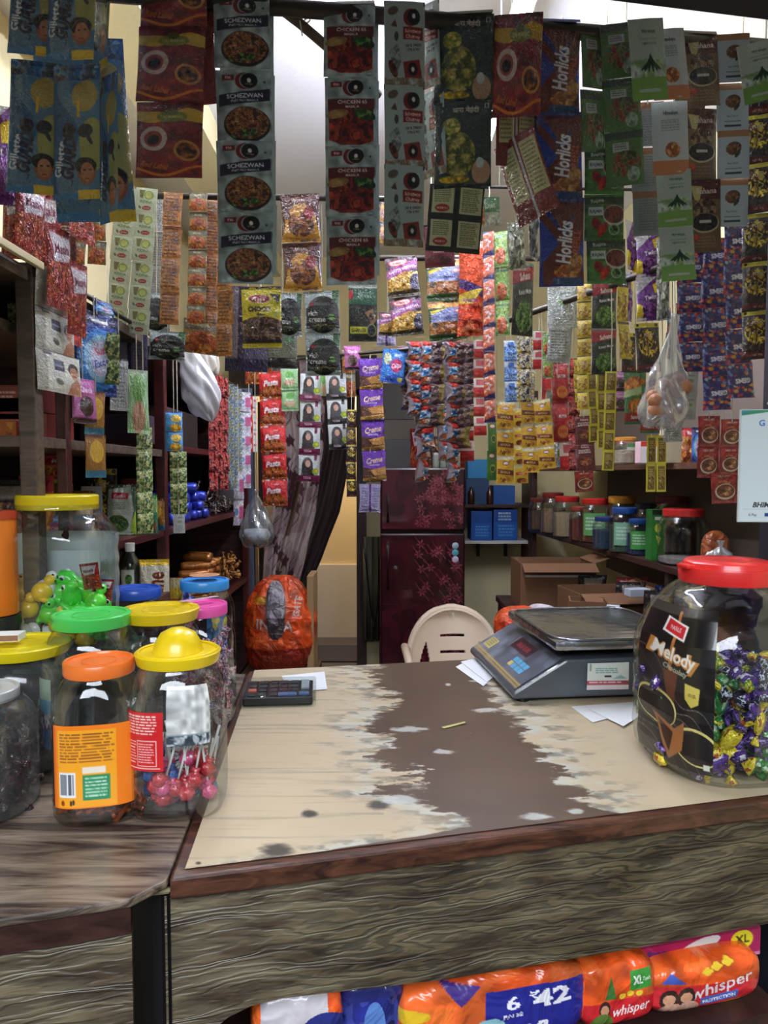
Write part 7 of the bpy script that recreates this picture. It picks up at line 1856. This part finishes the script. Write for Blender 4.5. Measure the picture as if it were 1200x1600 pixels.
A = Art(110, 1.3, (226, 84, 34), 3); A.food(A.v > -1, [(220, 76, 30), (236, 96, 44), (214, 70, 28)], 3); A.text('INDIA', .48, .46, .10, (226, 200, 196), .66, -3); A.text('GATE', .80, .28, .06, (226, 200, 196), .3, 70); A.rect(0, .70, 1, 1, (150, 40, 24)); A.text('RICE', .45, .80, .07, (170, 90, 60), .4); A.ell(.28, .22, .12, .05, (226, 160, 40))
p = P(436, 1050, 3.3); carton(p.x, 3.38, 0, .36, .36, .50, (110, 84, 60), 'brown carton under the orange sack'); sk = soft('orange sack with an open mouth standing in front of the curtain', (p.x, 3.35, .503), (.34, .27, .46), A, (200, 64, 30), 'rice_sack', 'sack', gather=.30, crumple=.05, ex=(2.6, 3.2))
o = soft('grey inner liner sticking out of the orange sack', (p.x, 3.215, P(430, 1000, 3.2).z), (.09, .06, .27), Art(30, 2, (96, 84, 92), 3).rect(0, 0, 1, .62, (176, 170, 182)), (110, 100, 104), 'sack_liner', 'liner', crumple=.06, nx=60, m=film('liner_film', .3, bump=.6, coat=.3)); o['category'] = 'sack liner'
o = obj('cardboard_edge', box(B(), (0, 0, .26), (.03, .2, .52)), mat('cardboard', (170, 140, 100), .7, bump=.2), loc=(P(486, 1040, 3.3).x, 3.38, .45)); tag(o, 'upright cardboard strip right of the orange sack', 'cardboard')

# plastic chair
CH = mat('cream_plastic', (226, 206, 184), .35, coat=.2)
p = P(709, 954, 3.4); ch = thing('plastic_chair', 'cream plastic chair with a slotted round back behind the counter', 'chair', (p.x, 3.4, 0), (0, 0, R(3)))
zt = p.z; hw = .225; N = 90; bm = B(); vs = {}
Hh = zt - .42
for i in range(N + 1):
    for j in range(N + 1):
        v_ = i / N; u_ = -1 + 2 * j / N; t_ = 1 - v_; wv_ = hw * (1 - max(0, v_) ** 3.2 * 1.0) ** .5 if v_ < 1 else 0
        z_ = .42 + Hh * v_; vs[i, j] = bm.verts.new((u_ * wv_, -.03 * (u_ * u_) * 1.5 + .10 * v_, z_))
for i in range(N):
    for j in range(N):
        c_ = [vs[i, j], vs[i, j + 1], vs[i + 1, j + 1], vs[i + 1, j]]; x_ = sum(v.co.x for v in c_) / 4; z_ = sum(v.co.z for v in c_) / 4; v_ = (z_ - .42) / Hh; hole = False
        for k_, zz0 in enumerate((zt - .135, zt - .212, zt - .285, zt - .355)):
            if abs(z_ - zz0 - .10 * (.0 - x_ * x_) * 2) < .007 and abs(x_) < .062: hole = True
        r_in = ((x_ / (hw - .045)) ** 2 + ((max(z_, .42) - .42) / (Hh - .055)) ** 2)
        if r_in < 1 and abs(x_) > .105 + .06 * max(0, (v_ - .1)) and v_ < .78: hole = True
        if not hole: bm.faces.new(c_)
bmesh.ops.delete(bm, geom=[v for v in bm.verts if not v.link_faces], context='VERTS'); bmesh.ops.remove_doubles(bm, verts=bm.verts, dist=.0004)
o = obj('backrest', bm, CH, ch, smooth=True); sm = o.modifiers.new('s', 'SOLIDIFY'); sm.thickness = .012
bm = B(); pts = [(hw * 1.0 * s_ * (1 - v_ ** 3.2) ** .5, -.045 * (1 - v_ ** 3.2) + .10 * v_ - .003, .42 + Hh * v_) for s_, rng_ in ((-1, np.linspace(0, .999, 26)), (1, np.linspace(.999, 0, 26))) for v_ in rng_]; tube(bm, pts, .017, 10); obj('back_frame', bm, CH, ch, smooth=True)
obj('seat', box(B(), (0, -.2, .42), (.43, .42, .02), bev=.008), CH, ch)
for s_ in (-1, 1):
    obj('armrest', tube(B(), [(s_ * .225, -.02, .60), (s_ * .25, -.12, .64), (s_ * .25, -.34, .63), (s_ * .235, -.40, .56), (s_ * .225, -.40, .43)], [.014, .018, .018, .016, .014], 10), CH, ch, smooth=True)
    for y_ in (-.38, .0): obj('leg', tube(B(), [(s_ * .20, y_, .42), (s_ * .235, y_ * 1.1, 0.0)], [.020, .014], 10), CH, ch, smooth=True)

# ------------------------------------------------------------------ right rack
rr_ = thing('shelf_rack', 'dark two shelf rack along the right wall holding food jars', 'shelf rack', (1.2, 3.0, 0)); ro_ = Vector((1.2, 3.0, 0))


def rline(y): return .98 + (4.7 - y) * .07     # plan line of the shelf's front edge


for z_, m_ in ((1.085, DARKWOOD), (1.492, wood('upper_shelf_wood', (70, 44, 34), (110, 76, 58), 5, (8, 1, 8)))):
    bm = B(); prism(bm, rel([(rline(4.75), 4.75, 0), (1.43, 4.75, 0), (1.43, 1.75, 0), (rline(1.75), 1.75, 0)], ro_), z_ - .024, z_); obj('shelf', bm, m_, rr_)
for y_ in (4.72, 2.80, 1.78): post(rline(y_) + .03, y_, 0, 2.0 if y_ > 4 else 1.085, .03, DARKWOOD, rr_, ro_)
obj('back_panel', box(B(), (.232, 0, 1.4), (.008, 3.0, 1.1)), mat('rack_back_grey', (112, 100, 92), .7), rr_)
z = 1.085


def food_jar(px, Y, w_, h_, lid, fillc, label, name='food_jar', lab=None, dx=.0, zz=None, half=.6):
    if zz is None: Y, w_, h_ = Y + .22, w_ * 1.06, h_ * 1.05
    x_ = P(px, 800, Y).x; r = w_ / 2; t = thing(name, label, 'jar', (x_, Y, z if zz is None else zz))
    prf = [(.85, 0), (.98, .02), (1, .08), (.985, .25), (1, .30), (.985, .5), (1, .55), (1, .72), (.86, .82), (.80, .86), (.80, .9)]
    obj('jar_body', lathe(B(), [(a_ * r, b_ * h_) for a_, b_ in prf], 28, 2.6, cap=(True, False)), CLEAR, t, smooth=True)
    obj('filling', lathe(B(), [(.80 * r, .015 * h_), (.95 * r, .04 * h_), (.95 * r, half * h_), (.001, half * h_ + .004)], 24, 2.6), mat('fill_%d_%d_%d' % fillc, fillc, .7, bump=.6, bscale=80, vary=.35), t, smooth='auto')
    obj('lid', lathe(B(), [(.84 * r, .86 * h_), (.86 * r, .87 * h_), (.86 * r, .98 * h_), (.80 * r, h_), (.001, h_)], 28), mat('lid_%d_%d_%d' % lid, lid, .35, coat=.2), t, smooth='auto')
    if lab:
        a_ = Art(30, 1.3, lab, 5); a_.lines(.15, .2, .85, .8, 4, (190, 206, 190)); rr2 = r * 1.02
        patch('label', a_, lambda u, v: [rr2 * np.sign(np.cos(np.radians(-150 + 80 * u))) * np.abs(np.cos(np.radians(-150 + 80 * u))) ** (2 / 2.6), -rr2 * np.abs(np.sin(np.radians(-150 + 80 * u))) ** (2 / 2.6), (.68 - .5 * v) * h_], GLO, t)
    return t


RED, BLU = (196, 44, 40), (34, 74, 140)
food_jar(845, 4.35, .15, .20, (110, 40, 40), (96, 70, 60), 'jar with a dull red lid farthest back on the right shelf')
food_jar(864, 4.10, .14, .24, (130, 44, 40), (150, 120, 96), 'tall jar with a dark red lid second from the back of the right shelf')
food_jar(886, 3.85, .15, .225, RED, (170, 150, 120), 'jar with a red lid and pale contents deep on the right shelf')
food_jar(910, 3.62, .13, .18, (150, 60, 50), (110, 50, 40), 'low jar of dark red contents beside the red lidded jars')
food_jar(930, 3.52, .155, .225, RED, (110, 60, 40), 'red lidded jar with a green label on the right shelf', lab=(90, 150, 90))
food_jar(946, 3.20, .11, .15, (40, 60, 110), (50, 70, 90), 'small blue jar with a clear base in front of the green label jar')
food_jar(972, 3.36, .15, .24, (190, 130, 40), (70, 50, 46), 'jar with an amber lid behind the blue lidded jars')
food_jar(976, 3.05, .125, .20, BLU, (60, 84, 70), 'blue lidded jar with a pale green label', lab=(120, 170, 140))
food_jar(1000, 2.95, .105, .155, BLU, (30, 50, 90), 'low blue lidded jar with a green sticker', lab=(70, 150, 70))
food_jar(1010, 3.28, .12, .21, (50, 56, 70), (60, 60, 64), 'dark lidded jar in the second row of the right shelf')
a_ = Art(40, 3.4, (50, 130, 50), 3); a_.rect(0, 0, 1, .10, (30, 50, 40)); a_.rect(.2, .14, .8, .2, (200, 210, 200)); a_.ell(.45, .36, .25, .3, (190, 190, 60)); a_.poly([(.3, .5), (.7, .55), (.5, .7)], (220, 210, 60))
carton(P(1024, 830, 2.98).x, 2.98, z, .056, .07, .215, (40, 110, 44), 'tall green carton standing beside the big clear jar', art=a_)
food_jar(1068, 2.62, .175, .215, RED, (150, 140, 136), 'big ribbed clear jar with a red lid on the right shelf', half=.12)
food_jar(1050, 3.05, .16, .25, (120, 40, 44), (110, 90, 80), 'maroon lidded jar behind the big clear jar')
p = P(1120, 850, 2.45); t = bag('white plastic bag of dark goods on the right shelf near the red lid', (p.x, 2.42, z + .115), [(.012, -.02), (.006, .0), (.03, .02), (.055, .06), (.06, .10), (.045, .114)], BAGW, seed=12); obj('filling', lathe(B(), [(.03, -.112), (.05, -.10), (.045, -.06), (.001, -.05)], 16), mat('dark_goods', (40, 36, 46), .6), t, smooth=True)
o = soft('brown paper packet between the big jar and the white bag', (P(1110, 850, 2.7).x, 2.66, z), (.10, .07, .15), Art(20, 1.4, (150, 80, 44), 3), (140, 76, 44), 'brown_packet', 'packet', nx=40)
t = thing('yellow_basket', 'small yellow plastic basket on the right shelf end', 'basket', (P(1160, 860, 2.3).x, 2.28, z)); bm = B()
for k in range(7):
    for s_ in (-1, 1): box(bm, (-.045 + .015 * k, s_ * .035, .035), (.006, .003, .07)); 
for k in range(5):
    for s_ in (-1, 1): box(bm, (s_ * .048, -.03 + .015 * k, .035), (.003, .006, .07))
for z_ in (.003, .035, .068): box(bm, (0, -.035, z_), (.10, .004, .006)); box(bm, (0, .035, z_), (.10, .004, .006)); box(bm, (-.048, 0, z_), (.004, .07, .006)); box(bm, (.048, 0, z_), (.004, .07, .006))
box(bm, (0, 0, .003), (.096, .07, .004)); obj('basket_frame', bm, mat('basket_yellow', (196, 150, 40), .4), t)
# upper shelf goods
zu = 1.492
food_jar(975, 3.3, .10, .115, (170, 50, 50), (196, 180, 160), 'small red lidded jar on the upper right shelf', zz=zu); food_jar(975, 2.95, .10, .11, (196, 130, 50), (190, 170, 150), 'clear jar with an amber lid on the upper right shelf', zz=zu, half=.5)
carton(P(993, 700, 2.9).x, 2.95, zu, .055, .06, .085, (196, 206, 200), 'white tub with a green lid band on the upper shelf', name='white_tub', cat='tub', art=Art(30, 1.2, (206, 210, 206), 3).rect(0, 0, 1, .2, (60, 150, 80)).rect(.2, .4, .8, .8, (160, 190, 180)))
carton(P(1014, 700, 2.75).x, 2.78, zu, .066, .06, .085, (226, 190, 196), 'white and red tub with a printed square on the upper shelf', name='red_tub', cat='tub', art=Art(30, 1.1, (206, 60, 50), 3).rect(0, .24, 1, 1, (226, 220, 224)).rect(.35, .4, .65, .75, (150, 150, 170)))
carton(P(1056, 700, 2.7).x, 2.75, zu, .07, .06, .13, (190, 180, 150), 'cream carton behind the olive sachets on the upper shelf'); pouch('brightpouch', (P(1078, 690, 2.65).x, 2.66, zu), .055, .13, 'orange packet on the upper shelf beside the blue one', 'orange_packet', 'packet'); pouch('washpowder', (P(1094, 690, 2.6).x, 2.62, zu), .045, .13, 'blue packet on the upper shelf beside the red coffee sachets', 'blue_packet', 'packet')
# table with cartons below
bench = thing('low_bench', 'low wooden bench under the right shelf stacked with cartons', 'bench', (.95, 3.0, 0)); bo = Vector((.95, 3.0, 0))
board(.60, 1.35, 2.35, 3.75, .80, DARKWOOD, 'bench_top', .03, bench, bo)
for x_, y_ in ((.63, 2.38), (1.32, 2.38), (.63, 3.72), (1.32, 3.72)): post(x_, y_, 0, .77, .04, DARKWOOD, bench, bo)
CB = (120, 84, 58)


def openbox(label, x, y, z, sx, sy, sz, rz, flaps=True, name='cardboard_box'):
    t = thing(name, label, 'cardboard box', (x, y, z), (0, 0, R(rz))); m = mat('cardboard_brown', CB, .7, bump=.15, bscale=40, vary=.08); bm = B()
    for s_ in (-1, 1): box(bm, (s_ * sx / 2, 0, sz / 2), (.005, sy, sz)); box(bm, (0, s_ * sy / 2, sz / 2), (sx, .005, sz))
    box(bm, (0, 0, .003), (sx, sy, .005)); obj('box_body', bm, m, t)
    if flaps:
        obj('flap', box(B(), (0, -sy / 2 - .035, sz - .018), (sx * .98, .08, .004), rx=R(25)), m, t); obj('flap', box(B(), (sx / 2 + .03, 0, sz + .01), (.08, sy * .95, .004), ry=R(-20)), m, t)
    obj('tape', box(B(), (0, -sy / 2 - .003, sz * .72), (sx * .9, .001, .012)), mat('pale_tape', (186, 176, 160), .4), t)
    return t


openbox('large brown cardboard box at the back of the bench', .84, 3.50, .80, .36, .26, .22, 0); openbox('open cardboard box with bent flaps in the middle of the bench', .95, 3.05, .80, .30, .24, .15, 8); openbox('low open cardboard box nearest the large toffee jar', 1.12, 2.62, .80, .34, .26, .10, 14)
openbox('small cardboard box with a white printed end', .83, 2.85, .80, .14, .12, .14, -12, False)
a_ = Art(40, 1, (190, 196, 206), 4); a_.rect(.2, 0, .35, 1, (60, 80, 140)); a_.rect(.5, 0, .6, 1, (60, 80, 140)); carton(.90, 2.74, .80, .05, .03, .135, (200, 206, 216), 'white and blue striped carton leaning on the small box', rz=-20, art=a_)
carton(1.03, 2.84, .955, .09, .05, .03, (190, 200, 214), 'flat white and blue packet on the open cardboard box', rz=12)
for i, (x_, y_, w_, d_) in enumerate(((1.0, 3.35, .14, 'darkpouch'), (1.14, 3.2, .15, 'redchips'), (1.06, 3.0, .13, 'darkpouch'), (1.18, 2.85, .15, 'washpowder'), (1.05, 2.66, .12, 'darkpouch'))): pouch(d_, (x_, y_, .82), w_, .15 + .01 * i, ['dark pouch on the bench beside the large box', 'dull red pouch under the right shelf', 'dark pouch standing in the open box', 'dark blue pouch on the bench near the wall', 'dark pouch in the low open box'][i], rx=R(10))
A = Art(60, .7, (206, 66, 30), 3); A.food(A.v > -1, [(206, 60, 26), (226, 84, 40)], 3); A.lines(.5, .2, .95, .8, 5, (226, 190, 180)); p = P(806, 962, 2.6)
soft('bright orange packet with white print behind the scale', (p.x + .02, 2.62, .80), (.20, .14, .155), A, (196, 56, 26), 'orange_bag', 'packet', rz=-10, nx=80)
soft('white roll resting on the orange packet behind the scale', (p.x + .10, 2.60, .915), (.12, .05, .05), Art(30, .4, (196, 190, 200), 3), (190, 186, 196), 'white_roll', 'roll', rz=-50, nx=50)
# ------------------------------------------------------------------ payment sign
p = P(1158, 640, 1.06); pb = P(1158, 816, 1.06); W = .125; H = p.z - pb.z
t = thing('payment_sign', 'white mobile payment sign with a green and blue top stripe hanging on the shutter guide', 'sign', (p.x, 1.06, pb.z), (0, 0, R(-6)))
obj('board', box(B(), (W / 2, .004, H / 2), (W, .006, H), bev=.001), mat('sign_white', (214, 222, 222), .4), t)
A = Art(170, H / W, (206, 218, 220), 3); A.rect(0, 0, 1, .016, (60, 150, 110)); A.poly([(0, .016), (.0, .045), (1, -.10), (1, .0)], (70, 120, 190)); A.poly([(0, .05), (0, .03), (.5, -.03), (.8, -.03)], (50, 140, 100))
A.text('G', .24, .115, .055, (50, 110, 190), .1); A.text('Pay', .42, .115, .055, (80, 84, 90), .24, 0, .0); A.text('Scan & pay using any app', .5, .215, .018, (110, 118, 120), .5); A.text('BHIM', .26, .845, .045, (40, 44, 50), .36, 0, .03, .25); A.text('UPI', .62, .845, .045, (40, 44, 50), .2, 0, .03, .25); A.text('G Pay', .16, .935, .022, (90, 96, 100), .2); A.rect(.30, .92, .44, .95, (40, 60, 130)); A.text('PhonePe', .64, .935, .022, (90, 70, 140), .3); A.rect(.05, .885, .95, .888, (150, 160, 160)); A.text('9822', .5, .765, .015, (120, 126, 130), .4)
quadpatch('printed_face', A, (.001, .0, H - .001), (W - .001, .0, H - .001), (W - .001, .0, .001), (.001, .0, .001), GLO, t)
obj('hook', tube(B(), [(W * .7, .01, H), (W * .7, .05, H + .02), (W * .7, .12, H + .02)], .002, 6), STRING, t)

# ------------------------------------------------------------------ packs on the shelf under the counter


def padart(kind, seed):
    A = Art(150, .72, (228, 92, 34), seed); A.food(A.v > -1, [(222, 84, 30), (236, 104, 44)], 3)
    if kind == 0: A.rect(.10, 0, .8, .5, (206, 200, 206)); A.ell(.75, .5, .3, .2, (40, 50, 130)); A.text('whisper', .45, .68, .14, (236, 226, 226), .6, 4)
    if kind == 1: A.c[:] = (40, 46, 120); A.food(A.v > .2, [(36, 44, 130), (60, 70, 160), (24, 30, 80)], 4); A.rect(0, .6, .2, 1, (226, 84, 30)); A.ell(.5, .5, .16, .2, (90, 130, 200))
    if kind == 2:
        A.rect(.42, .18, .94, .95, (36, 40, 140), -.05); A.text('6', .56, .36, .16, (236, 236, 246), .07, 3); A.text('PADS', .56, .52, .05, (220, 220, 240), .10, 3); A.text('42', .76, .36, .20, (240, 240, 250), .2, 3, .03); A.text('₹', .67, .30, .09, (240, 240, 250), .05); A.text('XL', .70, .76, .20, (240, 240, 250), .16, 3, .04); A.ell(.44, .62, .08, .08, (140, 190, 200)); A.ell(.05, .35, .10, .06, (230, 190, 40)); A.poly([(.2, .0), (.4, .1), (.3, .3)], (70, 50, 130))
    if kind == 3:
        A.rect(.60, .14, .88, .42, (60, 150, 60)); A.text('XL', .70, .28, .12, (240, 246, 240), .13, 0, .04); A.text('7 pads', .82, .28, .05, (230, 240, 230), .1); A.put(A.v > .52 + .25 * (A.u - .5) ** 2, (206, 36, 44)); A.text('whisper', .62, .68, .15, (240, 226, 230), .5, 3, .01, .25); A.ell(.28, .64, .07, .09, (60, 36, 30)); A.ell(.28, .66, .05, .06, (196, 140, 110)); A.ell(.26, .90, .14, .14, (90, 120, 50)); A.poly([(.28, .5), (.36, .16), (.42, .5)], (60, 110, 50))
        for x, y in ((.5, .48), (.6, .46), (.72, .48)): A.ell(x, y, .045, .03, (236, 196, 50))
    if kind == 4:
        A.put(A.v > .42 + .2 * (A.u - .4), (204, 40, 50)); A.text('whisper', .60, .50, .22, (240, 224, 230), .56, 14, .01, .25); A.poly([(.10, .30), (.18, .12), (.30, .36)], (70, 90, 180)); A.rect(.42, .68, .74, .84, (80, 100, 180), .1); A.text('PROTECTION', .58, .76, .07, (230, 234, 250), .28, 6)
        for x in (.16, .30): A.ell(x, .62, .075, .14, (54, 34, 30)); A.ell(x, .62, .05, .07, (206, 150, 120)); A.ell(x + .02, .86, .09, .12, (206, 160, 140))
        for x, y in ((.56, .14), (.66, .10), (.48, .2)): A.ell(x, y, .05, .03, (236, 200, 50)); A.ell(x, y, .03, .05, (236, 200, 50))
        A.poly([(.4, 1), (.7, .86), (.95, .92), (1, 1)], (236, 200, 50))
    return A


def pack_at(x0, x1, ytop, kind, label, depth=.085, zb=.58, back=.0):
    l = on_plane(x0, ytop, f0, f1); r_ = on_plane(x1, ytop, f0, f1); c_ = (l + r_) / 2 + nrm * (.040 + depth / 2 + back)
    sc2 = 1 + (.04 + back) / c_.y
    w_ = (r_ - l).length * sc2; zt_ = P((x0 + x1) / 2, ytop, c_.y - depth / 2).z
    return soft(label, (c_.x * 1.0, c_.y, zb), (w_, depth, zt_ - zb), padart(kind, kind + 5), (222, 90, 36), 'pad_packet', 'pad packet', rz=math.degrees(math.atan2(ab.y, ab.x)), ex=(5, 4.0), crumple=.010, seed=kind + 3, nx=170, m=film('pad_film', .3, bump=.28, bscale=10, coat=.4))


pack_at(400, 545, 1556, 0, 'orange pad packet with a white panel, leftmost under the counter'); pack_at(548, 652, 1538, 1, 'dark blue packet between the orange ones under the counter', back=.02)
pack_at(648, 945, 1528, 2, 'wide orange pad packet with a blue number panel under the counter'); pack_at(938, 1056, 1508, 3, 'orange pad packet with a green size label under the counter'); pack_at(1050, 1225, 1504, 4, 'orange and red pad packet with two women, rightmost under the counter')
pack_at(700, 800, 1512, 1, 'second dark blue packet behind the wide orange one', back=.11); pack_at(560, 640, 1520, 0, 'orange packet behind the dark blue one', back=.12)
a_ = Art(170, .22, (170, 24, 90), 3); a_.rect(0, .0, 1, .05, (130, 16, 70)); a_.text('Stayfree', .30, .30, .24, (60, 40, 110), .3, 0, .04); a_.text('Long Lasting on Heavy Days', .30, .66, .14, (244, 226, 236), .46); a_.ell(.62, .3, .13, .05, (220, 226, 226), 20); a_.rect(0, .86, 1, 1, (214, 120, 170)); a_.ell(.88, .35, .07, .075, (230, 220, 40)); a_.text('XL', .88, .32, .28, (30, 40, 30), .09)
l = on_plane(985, 1478, f0, f1); r_ = on_plane(1240, 1440, f0, f1); zt_ = on_plane(1100, 1462, f0, f1).z; c_ = (l + r_) / 2 + nrm * .125
t = carton(c_.x + .0, c_.y, P(1100, 1512, c_.y - .04).z, (r_ - l).length * 1.08, .09, .050, (170, 24, 90), 'magenta pad carton lying on top of the orange packets', rz=math.degrees(math.atan2(ab.y, ab.x)), art=a_)
